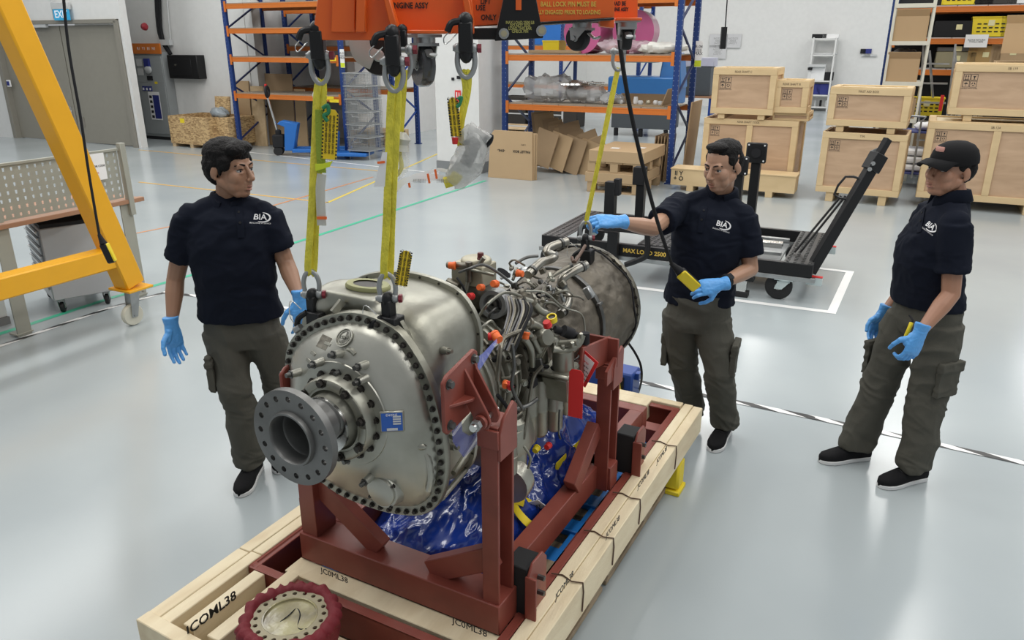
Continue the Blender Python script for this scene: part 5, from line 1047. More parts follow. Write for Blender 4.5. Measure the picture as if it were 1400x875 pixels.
q = MB(); p = D(709, -20, Y + .09); q.tube([V((p.x, p.y, p.z)), V((p.x, p.y, 6.2))], .018, 8); q.build('hoist_chain', DKST, sp, world=True); q = MB(); q.box(V((p.x, p.y, p.z + .30)), (.12, .10, .22)); q.build('crane_hook_block', BLK, sp, world=True, bevel=.01)
def hook(top, parent, s=1.0):
    q = MB(); q.box(top + V((0, 0, .026)), (.036, .045, .075)); q.ball(top + V((0, 0, .066)), (.020, .024, .022), 12); q.ball(top + V((0, 0, -.012)), (.018, .022, .026), 12); q.build('hook_block', BLK, parent, world=True, bevel=.004)
    q = MB(); q.tube([top + V((-.014, -.01, .065)), top + V((-.035, -.02, .06)), top + V((-.045, -.02, .04))], .009, 8, 3); q.build('hook_latch', BLK, parent, world=True)
    q = MB(); q.tube([top + V((-.04, -.02, .04)), top + V((-.055, -.02, .025)), top + V((-.05, -.02, .01)), top + V((-.02, -.03, .035))], .0016, 5, 5); q.build('latch_cable', CHROME, parent, world=True)
for tp in (topA, topB, topC): hook(tp, sp)
q = MB(); tp = D(551, 66, lugw['right'].y + .08); q.box(tp + V((0, 0, .02)), (.022, .03, .05)); q.ball(tp + V((0, 0, .045)), (.014, .016, .014), 10); q.build('hook_block', BLK, sp, world=True, bevel=.003)
def caster(p, parent, r=.05, w_=.032, d=(1, 0, 0), wheel=None, plate=.1, h=None, fork=GREYM, hub=LGREY, tyre=None, brake=True):
    """p = centre of the top plate, wheel hangs below; d = rolling direction; one part with sub-parts"""
    d = V(d).normalized(); s_ = V((d.y, -d.x, 0)); h = h or r*2.35; R = MX((d, V((0, 0, 1)).cross(d), V((0, 0, 1)))).transposed(); wc = p - V((0, 0, h - r)) - d*r*.35
    q = MB(); q.box(p - V((0, 0, .004)), (plate, plate*.8, .008), R); q.cyl(p - V((0, 0, .008)), p - V((0, 0, .022)), plate*.35, n=16); q.box(p - V((0, 0, .026)), (plate*.7, w_*1.7, .008), R)
    for k in (-1, 1):
        a = p - V((0, 0, .028)) + s_*k*w_*.75; b = wc + s_*k*w_*.75; q.prism([(-plate*.32, 0), (plate*.32, 0), ((b-a).dot(d) + r*.28, (b-a).z - r*.15), ((b-a).dot(d) - r*.28, (b-a).z - r*.15)], a, d, (0, 0, 1), s_*.003)
    q.cyl(wc - s_*w_*.95, wc + s_*w_*.95, .008, n=8)
    f = q.build('caster', fork, parent, world=True)
    q = MB(); q.lathe([(r*.62, -w_*.5), (r*.92, -w_*.5), (r, -w_*.3), (r, w_*.3), (r*.92, w_*.5), (r*.62, w_*.5)], wc, s_, 28); q.build('tyre', tyre or RUB, f, world=True)
    q = MB(); q.lathe([(.0001, -w_*.42), (r*.25, -w_*.52), (r*.3, -w_*.38), (r*.60, -w_*.36), (r*.66, -w_*.5), (r*.66, w_*.5), (r*.60, w_*.36), (r*.3, w_*.38), (r*.25, w_*.52), (.0001, w_*.42)], wc, s_, 20); q.build('wheel_hub', hub, f, world=True)
    if brake: q = MB(); q.tube([p - V((0, 0, .04)) + d*plate*.3, p - V((0, 0, .055)) + d*plate*.55, p - V((0, 0, .050)) + d*plate*.75], (.012, .004), 8, 3, flat=s_); q.build('brake_lever', GREYM, f, world=True)
    return f
caster(D(580, 47, Y + .03), sp, .058, .036, (.45, -.9, 0), plate=.085, tyre=M_('smoky_tyre', (.05, .05, .055), .25, coat=.5))
caster(D(796, 28, Y + .50), sp, .040, .034, (.8, -.6, 0), plate=.09); caster(D(858, 27, Y + .52), sp, .040, .032, (0, -1, 0), plate=.09)
q = MB(); c_ = D(519, 76, Y + .16); q.lathe([(.028, -.02), (.052, -.02), (.056, 0), (.052, .02), (.028, .02)], c_, (0, 1, 0), 28); w_ = q.build('tyre', RUB, sp, world=True)
q = MB(); q.lathe([(.0001, -.024), (.012, -.026), (.02, -.016), (.034, -.018)], c_, (0, 1, 0), 20); q.build('wheel_hub', LGREY, sp, world=True)
q = MB(); c3 = D(500, 66, Y + .12); q.tube([c3 + V((-.018, 0, .04)), c3 + V((-.012, 0, -.01)), c3 + V((.02, 0, -.03))], (.03, .006), 12, 5, flat=(1, 0, .3)); q.build('wheel_guard', M_('guard_grey', (.42, .44, .43), .5), sp, world=True)
# ================= pendants and cables =================
def pendant(label, cpts, box, d, yel, r_=.006, name='hoist_pendant', hand=None):
    t = thing(name, label, 'pendant control', box); d = V(d).normalized(); q = MB(); q.tube(cpts + [box + d*.115], r_, 8, 6); q.build('cable', BLKM, t, world=True)
    x = V((1, 0, 0)); x = (x - d*x.dot(d)).normalized(); y = d.cross(x)
    q = MB(); q.tube([box + d*.12, box + d*.085, box + d*.06], lambda k: .010 + .012*k, 10); q.build('strain_relief', BLKM, t, world=True)
    R = MX((x, y, d)).transposed(); q = MB(); q.box(box - d*.005, (.050, .036, .13), R); q.build('pendant_body', BLK, t, world=True, bevel=.008)
    q = MB(); yv = V(yel); q.box(box - d*.005 + R @ V((yv.x*.024, yv.y*.018, 0)), (.052 if not yv.x else .012, .034 if yv.x else .012, .12), R); q.build('pendant_face', YELC, t, world=True, bevel=.005)
    return t
pendant('pendant control with yellow face hanging in front of the yellow gantry leg', [D(84, -40, 4.6), D(93, 60, 4.62), D(110, 160, 4.62), D(122, 240, 4.62)], D(147, 345, 4.62), (-.28, 0, 1), (1, 0, 0), .008)
hw = J2['WL']
pw = D(940, 381, hw.y - .16)
t = pendant('yellow and black pendant control held in the middle worker\'s hand', [D(838, -40, 2.9), D(850, 80, 2.95), D(868, 180, 3.05), D(895, 290, 3.2)], pw, (-.65, -.15, .60), (0, -1, 0), .0085)
cb = thing('hanging_pendant', 'thin black pendant switch hanging before the back wall above the crates', 'pendant control', RM(-4.2, 22, 1.7)); p_ = RF(990, 60, 22); q = MB(); q0 = RF(997, -40, 22); q.tube([RM(q0[0], 22, q0[1]), RM(p_[0], 22, p_[1])], .018, 6); q.build('cable', BLKM, cb, world=True); q1 = RF(989, 52, 22); q = MB(); q.box(RM(q1[0], 22, q1[1]), (.14, .1, .55)); q.build('switch_body', BLK, cb, world=True)
st = thing('strap_end', 'thin black strap hanging from the turbine rim down to the floor', 'strap', G(876, 537)); q = MB(); q.tube([D(856, 465, 3.6), D(868, 482, 3.62), D(876, 500, 3.64), D(877, 520, 3.72), G(872, 540, .006) ], (.007, .0012), 6, 6, flat=(1, .2, 0)); q.build('strap_webbing', BLKM, st, world=True)
# ================= gantry leg =================
def RX(px, py, r_):
    d = ray(px, py); t = r_/(d.x*cos(AZ_ROOM) - d.y*sin(AZ_ROOM)); return V((d.x*t, d.y*t, CH + d.z*t))
GR = -5.2
foot_ = RX(179, 392, GR); topg = RX(70, 150, GR); dr = (topg - foot_).normalized(); tg = foot_ + dr*3.2
ga = thing('gantry_leg', 'yellow steel A-frame gantry crane leg on a white caster, far left', 'gantry crane', (foot_.x, foot_.y, 0))
q = MB(); q.bar(foot_ + dr*.02, tg, .16, .17, up=RM(0, 1, 0)); q.build('inclined_leg', YEL, ga, world=True, bevel=.012)
a = RX(158, 350, GR); b = RX(-60, 384, GR); b = V((a.x - RM(0, 1).x*1.5, a.y - RM(0, 1).y*1.5, a.z))
q = MB(); q.bar(a, b, .14, .15); q.build('tie_beam', YEL, ga, world=True, bevel=.010)
q = MB(); q.box(foot_ - V((0, 0, .004)), (.24, .22, .018), az=AZ_ROOM); q.build('foot_plate', YEL, ga, world=True, bevel=.003)
caster(V((foot_.x, foot_.y, foot_.z - .012)), ga, .085, .05, (.5, .8, 0), plate=.13, h=foot_.z - .012, tyre=M_('nylon_wheel', (.62, .60, .50), .45), hub=M_('nylon_wheel', (.62, .60, .50), .45))
# ================= workbench with perforated back panel =================
wb = thing('workbench', 'grey-green steel workbench with perforated back panel and wooden edge, far left', 'workbench', RM(-5.75, 3.3), AZ_ROOM)
def LB(q, name, m, parent, **k): return q.build(name, m, parent, **k)
F0 = 3.3
q = MB(); q.box((0, .05, .845), (.06, 2.3, .035)); LB(q, 'worktop_edge', M_('worktop_wood', (.36, .19, .11), .5), wb, bevel=.003)
q = MB(); q.box((-.36, .05, .84), (.66, 2.3, .03)); LB(q, 'worktop', M_('worktop_wood', (.36, .19, .11), .5), wb)
for f_ in (1.03, -.02):
    q = MB(); q.box((.0, f_, .415), (.012, .11, .83)); q.box((-.04, f_ + .05, .415), (.08, .012, .83)); q.box((-.04, f_, .02), (.1, .13, .012)); LB(q, 'leg', PEG, wb, bevel=.002)
q = MB(); q.box((-.06, 1.03, .15), (.1, .1, .1)); q.box((-.7, 1.03, .4), (.05, .08, .8)); LB(q, 'rear_leg', PEG, wb)
def pegpanel(f0, f1, z0, z1, nm):
    nf = round((f1-f0)/.058); nz = round((z1-z0)/.058); q = MB(); dx = (f1-f0)/nf; dz = (z1-z0)/nz
    for i in range(nf):
        for j in range(nz):
            cy = f0 + (i+.5)*dx; cz = z0 + (j+.5)*dz; o_ = [V((0, cy + a*dx/2, cz + b*dz/2)) for a, b in ((-1, -1), (1, -1), (1, 1), (-1, 1))]; h_ = [V((0, cy + a*.0085, cz + b*.013)) for a, b in ((-.7, -1), (.7, -1), (1, 1), (-1, 1))]
            q.add(o_ + h_, [(k, (k+1) % 4, 4 + (k+1) % 4, 4 + k) for k in range(4)])
    return q.build(nm, PEG, wb)
pegpanel(-.95, -.02, .88, 1.27, 'perforated_panel'); pegpanel(0, .66, .88, 1.27, 'perforated_panel'); pegpanel(.66, 1.03, .88, 1.27, 'perforated_panel')
for f_ in (-.01, .655):
    q = MB(); q.box((.008, f_, 1.075), (.02, .035, .40)); LB(q, 'panel_rail', PEG, wb, bevel=.002)
q = MB(); q.box((.012, 1.07, 1.03), (.05, .05, .60)); LB(q, 'end_post', PEG, wb, bevel=.003)
q = MB(); q.box((0, .04, 1.28), (.03, 2.06, .02)); LB(q, 'top_rail', PEG, wb, bevel=.002)
nt_ = thing('notice_sheet', 'white printed notice sheet taped to the perforated panel', 'paper', RM(-5.73, 4.0, 1.1), AZ_ROOM)
q = MB(); q.box((.02, .03, .07), (.002, .30, .21)); q.build('sheet', PAPER, nt_)
for k, (s_, m) in enumerate((('SPARES PLANNED FOR CODE', INK), ('PW 124', INK), ('THIS IS BROKEN', REDC))): text(s_, .022, (.0225, .03, .075 - k*.026), (0, 1, 0), (0, 0, 1), m, nt_, world=False)
# tool cabinet
tc_ = thing('tool_cabinet', 'grey roller tool cabinet with six drawers under the workbench', 'tool cabinet', RM(-6.15, 4.02), AZ_ROOM + .42)
q = MB(); q.box((0, .0, .42), (.62, .46, .60)); LB(q, 'cabinet_body', CABL, tc_, bevel=.008)
for k, (z, h) in enumerate(((.68, .05), (.615, .07), (.54, .07), (.465, .07), (.385, .08), (.275, .13))):
    q = MB(); q.box((-.0, -.236, z), (.56, .016, h - .008)); dd = LB(q, 'drawer', CAB, tc_, bevel=.002)
    q = MB(); q.box((0, -.248, z + h/2 - .016), (.54, .014, .014)); q.build('drawer_handle', M_('alu_pull', (.6, .6, .6), .35, .8), dd)
q = MB(); q.box((0, 0, .735), (.60, .44, .03)); LB(q, 'top_mat', BLKM, tc_)
for a in (-1, 1):
    for b in (-1, 1): caster(RM(-6.15, 4.02, .13) + MX.Rotation(-(AZ_ROOM + .42), 3, 'Z') @ V((a*.26, b*.17, 0)), tc_, .045, .03, (.3, -1, 0), plate=.07, h=.13, brake=False)
wc_ = thing('white_cabinet', 'white cabinet corner behind the left workbench leg at the frame edge', 'cabinet', RM(-6.38, 3.05), AZ_ROOM); q = MB(); q.box((0, -.1, .36), (.5, .9, .60)); LB(q, 'cabinet_body', WHITEW, wc_, bevel=.004); q = MB(); q.box((0.02, -.1, .03), (.5, .9, .06)); LB(q, 'plinth', M_('plinth_grey', (.2, .2, .2), .5), wc_)
# ================= black engine cart =================
CF = 6.70; rR, zP = RF(1112, 363, CF); rL, _ = RF(742, 319, CF)
bk = G(1128, 320, zP); CB = bk.x*sin(AZ_ROOM) + bk.y*cos(AZ_ROOM); bkL = G(803, 289, zP)
CD = max(CB - CF, .6); cw = rR - rL
ct = thing('engine_cart', 'low black steel engine transport cart with treadplate deck inside the white floor marking', 'cart', RM((rL+rR)/2, CF), AZ_ROOM)
hw_ = cw/2; zt = zP
def CBX(c, d, name, m=BLK, bev=.003, par=None): q = MB(); q.box(c, d); return q.build(name, m, par or ct, bevel=bev)
CBX((0, 0, zt - .05), (cw, .05, .11), 'side_rail'); CBX((0, CD, zt - .05), (cw, .05, .11), 'side_rail'); CBX((-hw_ + .025, CD/2, zt - .05), (.05, CD, .11), 'end_rail'); CBX((hw_ - .025, CD/2, zt - .05), (.05, CD, .11), 'end_rail')
text('MAX LOAD 2500 KG', .055, (-.38*cw + .78, -.027, zt - .052), (1, 0, 0), (0, 0, 1), M_('stencil_yellow', (.75, .5, .08), .5), ct, world=False, bold=.0015)
TRD = M_('treadplate', (.05, .05, .05), .35, .5)
def tread(x0, x1, y0, y1, nm='tread_plate'):
    q = MB(); q.box(((x0+x1)/2, (y0+y1)/2, zt + .004), (x1-x0, y1-y0, .008)); o = q.build(nm, TRD, ct); q = MB(); nx = int((x1-x0)/.05); ny = int((y1-y0)/.05)
    for i in range(nx):
        for j in range(ny): q.box((x0 + (i+.5)*(x1-x0)/nx, y0 + (j+.5)*(y1-y0)/ny, zt + .010), (.028, .010, .006), MX.Rotation(.6 if (i+j) % 2 else -.6, 3, 'Z'))
    s_ = q.build('tread_lugs', DKST, o); s_['kind'] = 'stuff'
tread(-hw_ + .0, -hw_ + .24, -.02, CD); tread(hw_ - .24, hw_, -.02, CD); tread(-.30, .38, .04, CD*.55)
CBX((0, -.0, zt - .13), (cw + .06, .045, .04), 'lower_rail', GREYM); CBX((0, CD, zt - .13), (cw + .06, .045, .04), 'lower_rail', GREYM)
CBX((hw_*.45, CD*.55, zt - .02), (cw*.28, .09, .05), 'slide_rail', CHROME); CBX((hw_*.45, CD*.35, zt - .04), (cw*.30, .05, .03), 'slide_rail', GREYM); CBX((hw_*.45, CD*.8, zt - .04), (cw*.30, .05, .03), 'slide_rail', GREYM)
CBX((hw_*.42, CD*.5, zt - .1), (cw*.33, CD*.7, .02), 'alloy_tray', M_('tray_grey', (.35, .36, .36), .4, .6)); CBX((0, CD/2, zt - .08), (.06, CD, .06), 'cross_member'); CBX((hw_*.12, CD/2, zt - .08), (.06, CD, .06), 'cross_member')
def cl(px, py, f_): r_, z_ = RF(px, py, f_); return V((r_ - (rL+rR)/2, f_ - CF, z_))
def mast(px, py0, f_, w_=.085, pl_=None, nm='mast', base=True):
    a = cl(px, py0, f_); q = MB(); q.box((a.x, a.y, (a.z + zt)/2), (w_, w_, abs(a.z - zt))); o = q.build(nm, BLK, ct, bevel=.004)
    if base: q = MB(); q.box((a.x, a.y, zt + .01), (w_*2, w_*2, .02)); q.build('mast_foot', BLK, o, bevel=.003)
    if pl_: 
        q = MB(); q.box((a.x, a.y - .06, a.z - .02), (pl_, .03, pl_)); h = q.build('mounting_head', BLK, o, bevel=.012)
        q = MB()
        for i in (-1, 1):
            for j in (-1, 1): q.cyl((a.x + i*pl_*.38, a.y - .08, a.z - .02 + j*pl_*.38), (a.x + i*pl_*.38, a.y - .065, a.z - .02 + j*pl_*.38), .008, n=8)
        q.build('mounting_hole', PAPER, o); q = MB(); q.cyl((a.x, a.y - .085, a.z - .02), (a.x, a.y - .07, a.z - .02), .045, n=18); q.build('mounting_boss', BLKM, o)
    return a
f1, f2 = CF + CD*.75, CF + CD*.35
mast(836, 248, f2, .10); mast(878, 232, f1, .085); mast(1036, 205, f1, .085, .19); mast(1012, 222, f2, .085, .17)
q = MB(); q.box(cl(838, 248, f2) + V((.05, 0, -.05)), (.06, .08, .16)); q.build('mast_clamp', BLKM, ct, bevel=.004); q = MB(); q.box(cl(875, 240, f1), (.12, .12, .18)); q.build('mast_clamp', BLKM, ct, bevel=.006)
q = MB(); q.tube([cl(793, 338, CF - .05), cl(793, 318, CF - .05), cl(800, 309, CF - .05), cl(835, 312, CF - .1), cl(880, 318, CF - .1), cl(885, 325, CF - .1), cl(884, 348, CF - .12), cl(872, 356, CF - .12), cl(855, 362, CF - .12)], .026, 10, 5); q.build('bent_handle', BLK, ct)
CBX(cl(838, 338, CF - .08), (.10, .06, .30), 'handle_bracket')
# tow bar
a = cl(1107, 372, CF + .12); b = cl(1196, 222, CF + .35); c_ = cl(1214, 190, CF + .42)
q = MB(); q.bar(a, b, .07, .09); o = q.build('tow_bar', BLK, ct, bevel=.004); q = MB(); q.bar(b - (b-a)*.07, b + (c_-b)*.35, .10, .12); q.build('tow_joint', BLK, o, bevel=.004); q = MB(); q.bar(b + (c_-b)*.2, c_, .05, .06); q.build('tow_coupling', BLKM, o, bevel=.004)
for p in (b, b - (b-a)*.05): q = MB(); q.cyl(p + V((-.01, -.06, 0)), p + V((-.01, -.075, 0)), .018, n=10); q.build('joint_bolt', CHROME, o)
q = MB(); q.tube([b - (b-a)*.33 + V((-.05, 0, 0)), b - (b-a)*.30 + V((-.16, 0, .0)), b - (b-a)*.20 + V((-.13, 0, .06)), b - (b-a)*.18 + V((-.02, 0, .03))], .010, 8, 2); q.build('bar_handle', BLK, o)
for k in (0, 1): q = MB(); q.cyl(cl(1086 + 8*k, 345, CF + .3), cl(1150 + 6*k, 268, CF + .45), .010, n=8); q.build('gas_strut', BLK, o)
q = MB(); q.box(c_ + V((-.06, -.02, -.12)), (.09, .01, .09), MX.Rotation(-.5, 3, 'Y')); q.build('latch_plate', GREYM, o)
WR_ = MX.Rotation(-AZ_ROOM, 3, 'Z'); base_ = ct.location
LG = M_('caster_fork_grey', (.52, .60, .60), .45)
for sx_, sy_ in ((hw_ - .22, .04), (hw_ - .2, CD - .04), (-hw_ + .12, .04), (-hw_ + .14, CD - .04)):
    caster(base_ + WR_ @ V((sx_, sy_, zt - .15)), ct, .115, .05, WR_ @ V((1, -.05, 0)), plate=.15, h=zt - .15, fork=LG, hub=M_('grey_hub', (.35, .36, .36), .4), brake=False)
    q = MB(); q.box((sx_ + .24, sy_, .20), (.13, .05, .07)); q.build('brake_pedal', LG, ct, bevel=.004); q = MB(); q.box((sx_ + .24, sy_, .238), (.13, .05, .006)); q.build('pedal_grip', REDC, ct)
x_ = cl(1020, 370, CF).x; q = MB(); q.box((x_, -.02, zt - .17), (.16, .10, .04)); q.build('jack_mount', BLK, ct, bevel=.003); q = MB(); q.box((x_ - .02, -.02, zt*.42), (.09, .07, .26)); q.build('stabiliser_jack', CHROME, ct, bevel=.006); q = MB(); q.box((x_ - .02, -.02, .025), (.13, .09, .05)); q.build('jack_foot', RUB, ct, bevel=.005)
# ================= pallet racks =================
def rthing(name, label, cat, r, f, z=0, group=None, az=0): return thing(name, label, cat, RM(r, f, z), AZ_ROOM + az, group)
DECK = M_('rack_deck_board', (.30, .25, .19), .7); ORGB_ = M_('rack_orange_plain', (.60, .165, .022), .45)
def rack(name, label, r0, r1, f0, depth, levels, top, bays=1, group=None, blue=BLUE, deck=DECK, brace=NAVYB, side='both'):
    t = rthing(name, label, 'rack', (r0+r1)/2, f0, 0, group); hw = (r1-r0)/2; up = None
    for x in ((-hw, hw) if bays == 1 else [-hw + (r1-r0)*k/bays for k in range(bays+1)]):
        for y in (.04, depth - .04):
            q = MB(); q.box((x, y, top/2), (.09, .07, top)); q.box((x, y, .01), (.13, .12, .02)); q.build('upright', blue, t, bevel=.003)
        q = MB(); n = int(top/.55)
        for k in range(n):
            a, b = ((x, .06, .2 + k*.55), (x, depth - .06, .72 + k*.55)); a, b = (a, b) if k % 2 == 0 else ((x, depth-.06, a[2]), (x, .06, b[2]))
            z = MB(); z.bar(a, b, .03, .03); z.build('diagonal_brace', brace, t)
    for z in levels:
        for y in (0.02, depth - .02):
            for k in range(bays):
                a = -hw + (r1-r0)*k/bays + .045; b = -hw + (r1-r0)*(k+1)/bays - .045; q = MB(); q.box(((a+b)/2, y, z), (b-a, .045, .05)); q.box(((a+b)/2, y, z + .035), (b-a, .05, .02)); q.box(((a+b)/2, y, z - .035), (b-a, .05, .02)); bm_ = q.build('shelf_beam', ORGB_, t, bevel=.002)
                if y < .1:
                    for e in (a + .02, b - .02): q = MB(); q.box((e, y - .03, z), (.05, .012, .20)); q.build('beam_connector', ORGB_, bm_)
        if deck:
            nb = max(3, int((r1-r0)/.45)); w = (r1-r0-.12)/nb
            for k in range(nb): q = MB(); q.box((-hw + .06 + (k+.5)*w, depth/2, z + .055), (w - .012, depth - .05, .018)); q.build('deck_board', deck, t)
    return t
rk1 = rack('pallet_rack', 'blue and orange pallet rack behind the blue pallet jack, half-empty with boarded shelves', -12.42, -9.60, 12.28, 1.1, (2.80, 2.34, 1.80, 1.09), 3.4)
rack('pallet_rack', 'second blue and orange pallet rack standing directly behind the pallet jack rack', -12.2, -9.5, 13.75, 1.0, (2.75, 2.0, 1.15), 3.4, brace=BLUEP)
rk2 = rack('pallet_rack', 'blue and orange pallet rack with pink film rolls and plastic-bagged parts, cartons below', -6.02, -3.10, 12.03, 1.15, (2.72, 1.885, 1.10), 3.4)
rack('pallet_rack', 'far blue and orange rack seen between the wire baskets and the white column', -10.2, -6.0, 19.5, 1.1, (3.0, 2.0, 1.02), 3.4, bays=2, brace=BLUEP)
q = MB(); p = RF(464, 80, 12.22)
def sticker(r, f, z, w_, h, body, m2, label, nm='rack_label'):
    t = rthing(nm, label, 'label', r, f, z); q = MB(); q.box((0, 0, 0), (w_, .004, h)); q.build('label_card', PAPER, t); q = MB(); q.box((0, -.003, -h*.36), (w_*.96, .003, h*.24)); q.build('label_band', m2, t)
    if body: text(body, h*.16, (0, -.004, h*.15), (1, 0, 0), (0, 0, 1), INK, t, world=False)
a = RF(467, 80, 12.25); sticker(a[0], 12.272, a[1], .10, .33, 'A-01\n||||||\nMAX', M_('lime_flap', (.62, .72, .03), .5), 'white and lime load label on the upright behind the left sling')
a = RF(955, 74, 13.10); sticker(a[0], 13.098, a[1], .11, .40, 'B-04\n||||||\nMAX', M_('lime_flap', (.62, .72, .03), .5), 'white and lime load label on the upright above the crates')
for k, (px, py, f_) in enumerate(((453, 81, 12.2), (457, 138, 12.2), (450, 134, 12.2), (586, 118, 19.4))):
    a = RF(px, py, f_); t = rthing('beam_sticker', ('yellow sticker on the upper rack beam left of the white label', 'yellow sticker at the right end of the lower left rack beam', 'yellow sticker beside the rightmost one on the lower left beam', 'yellow sticker on the far rack beam near the grey caster')[k], 'sticker', a[0], f_, a[1], 'yellow beam stickers'); q = MB(); q.box((0, 0, 0), (.22 if f_ < 15 else .4, .003, .06)); q.build('sticker_film', YELC, t)
# cartons, boards
def carton(name, label, r, f, z, w_, d, h, m=CARD, az=0, group=None, tape=True, flaps=False, cat='box'):
    t = rthing(name, label, cat, r, f, z, group, az)
    if flaps:
        q = MB()
        for c_, s_ in (((0, -d/2, h/2), (w_, .008, h)), ((0, d/2, h/2), (w_, .008, h)), ((-w_/2, 0, h/2), (.008, d, h)), ((w_/2, 0, h/2), (.008, d, h)), ((0, 0, .004), (w_, d, .008))): q.box(c_, s_)
        q.build('carton_body', m, t)
        for s_ in (-1, 1): q = MB(); q.bar((0, s_*d/2, h), (0, s_*(d/2 + .06), h + .10), w_, .006); q.build('flap', m, t)
    else: q = MB(); q.box((0, 0, h/2), (w_, d, h)); q.build('carton_body', m, t, bevel=.006)
    if tape and not flaps: q = MB(); q.box((0, 0, h + .001), (w_*1.0, .05, .003)); q.build('packing_tape', M_('tan_tape', (.40, .30, .18), .3), t)
    return t
# --- wooden crates ---
def crate(label, r, f, z, w_, d, h, az=0, lid=True, mid=False, skid=.10, body='', group=None, bw=.085, icon=True, isz=.13, name='wooden_crate', open_top=False):
    t = rthing(name, label, 'crate', r, f, z, group, az); z0 = skid; T = .025
    for x in ((-w_*.32, w_*.32) if skid else ()):
        q = MB(); q.box((x, d/2, skid/2), (.10, d*.96, skid)); q.build('skid', WOOD, t, bevel=.003)
    pan = MB(); pan.box((0, T, z0 + h/2), (w_ - .02, .012, h - .02)); pan.build('front_panel', PLY, t)
    pan = MB(); pan.box((w_/2 - T, d/2, z0 + h/2), (.012, d - .02, h - .02)); pan.build('side_panel', PLY, t)
    pan = MB(); pan.box((-w_/2 + T, d/2, z0 + h/2), (.012, d - .02, h - .02)); pan.build('side_panel', PLY, t)
    pan = MB(); pan.box((0, d - T, z0 + h/2), (w_ - .02, .012, h - .02)); pan.build('back_panel', PLY, t)
    if not open_top: pan = MB(); pan.box((0, d/2, z0 + h - .015), (w_ - .01, d - .01, .02)); pan.build('top_panel', WOODP, t)
    pan = MB(); pan.box((0, d/2, z0 + .012), (w_, d, .024)); pan.build('base_board', WOOD, t)
    def pk(c, s_): q = MB(); q.box(c, s_); q.build('plank', WOOD, t, bevel=.0025)
    for y in (T/2 - .006, d - T/2 + .006):
        pk((0, y, z0 + h - bw/2), (w_, T, bw)); pk((0, y, z0 + bw/2), (w_, T, bw))
        for x in ((-1, 1) if not mid else (-1, 0, 1)): pk((x*(w_/2 - bw/2), y, z0 + h/2), (bw, T, h - 2*bw - .002))
    for x in (-w_/2 + T/2 - .006, w_/2 - T/2 + .006):
        pk((x, d/2, z0 + h - bw/2), (T, d - 2*T, bw)); pk((x, d/2, z0 + bw/2), (T, d - 2*T, bw))
        for y in (T + bw/2, d - T - bw/2): pk((x, y, z0 + h/2), (T, bw, h - 2*bw - .002))
    if not open_top:
        for y in (bw/2 + .003, d - bw/2): pk((0, y, z0 + h + .006), (w_, bw, .018))
        for x in (-w_/2 + bw/2, w_/2 - bw/2): pk((x, d/2, z0 + h + .006), (bw, d - 2*bw, .018))
    if body: text(body, .042, (-.02*w_, -.0075, z0 + h - bw/2), (1, 0, 0), (0, 0, 1), M_('stencil_brown', (.12, .08, .05), .7), t, world=False, sx=.9)
    if icon:      # four handling pictograms: this way up, fragile, keep dry, recycle
        x0 = -w_/2 + bw + .02 + (.5*isz); zz = z0 + h - bw - .03 - isz*.5; yy = T - .0065; q = MB(); s_ = isz/2; g = isz*.03
        for i in (-1, 1):
            for j in (-1, 1):
                cx, cz = x0 + i*s_*.52, zz + j*s_*.52
                for a, b, c_, e in ((0, s_*.46, s_*.96, g), (0, -s_*.46, s_*.96, g), (s_*.46, 0, g, s_*.96), (-s_*.46, 0, g, s_*.96)): q.box((cx + a, yy, cz + b), (c_, .002, e))
                if (i, j) == (-1, 1):
                    for k in (-1, 1): q.box((cx + k*s_*.17, yy, cz - .1*s_), (g*1.4, .002, s_*.45)); q.prism([(-s_*.13, 0), (s_*.13, 0), (0, s_*.2)], (cx + k*s_*.17, yy - .001, cz + s_*.12), (1, 0, 0), (0, 0, 1), (0, .002, 0))
                    q.box((cx, yy, cz - s_*.36), (s_*.6, .002, g*1.2))
                elif (i, j) == (1, 1): q.prism([(-s_*.2, .2*s_), (s_*.2, .2*s_), (s_*.05, -.08*s_), (s_*.05, -.25*s_), (s_*.16, -.32*s_), (-s_*.16, -.32*s_), (-s_*.05, -.25*s_), (-s_*.05, -.08*s_)], (cx, yy - .001, cz), (1, 0, 0), (0, 0, 1), (0, .002, 0))
                elif (i, j) == (-1, -1): q.prism([(-s_*.28, 0), (s_*.28, 0), (s_*.18, .16*s_), (0, .24*s_), (-s_*.18, .16*s_)], (cx, yy - .001, cz), (1, 0, 0), (0, 0, 1), (0, .002, 0)); q.box((cx, yy, cz - s_*.16), (g, .002, s_*.32))
                else:
                    for k in range(3): a = 2*PI*k/3 + .5; q.bar((cx + cos(a)*s_*.22, yy, cz + sin(a)*s_*.22), (cx + cos(a+1.5)*s_*.22, yy, cz + sin(a+1.5)*s_*.22), .002, g*2.4, up=(0, 1, 0)) if False else q.box((cx + cos(a)*s_*.2, yy, cz + sin(a)*s_*.2), (s_*.3, .002, g*2), MX.Rotation(-(a + PI/2), 3, 'Y'))
        q.build('handling_symbols', INK, t)['kind'] = 'stuff'; text('HANDLE WITH CARE', isz*.12, (x0, yy - .001, zz - isz*.60), (1, 0, 0), (0, 0, 1), INK, t, world=False, name='print')
    return t
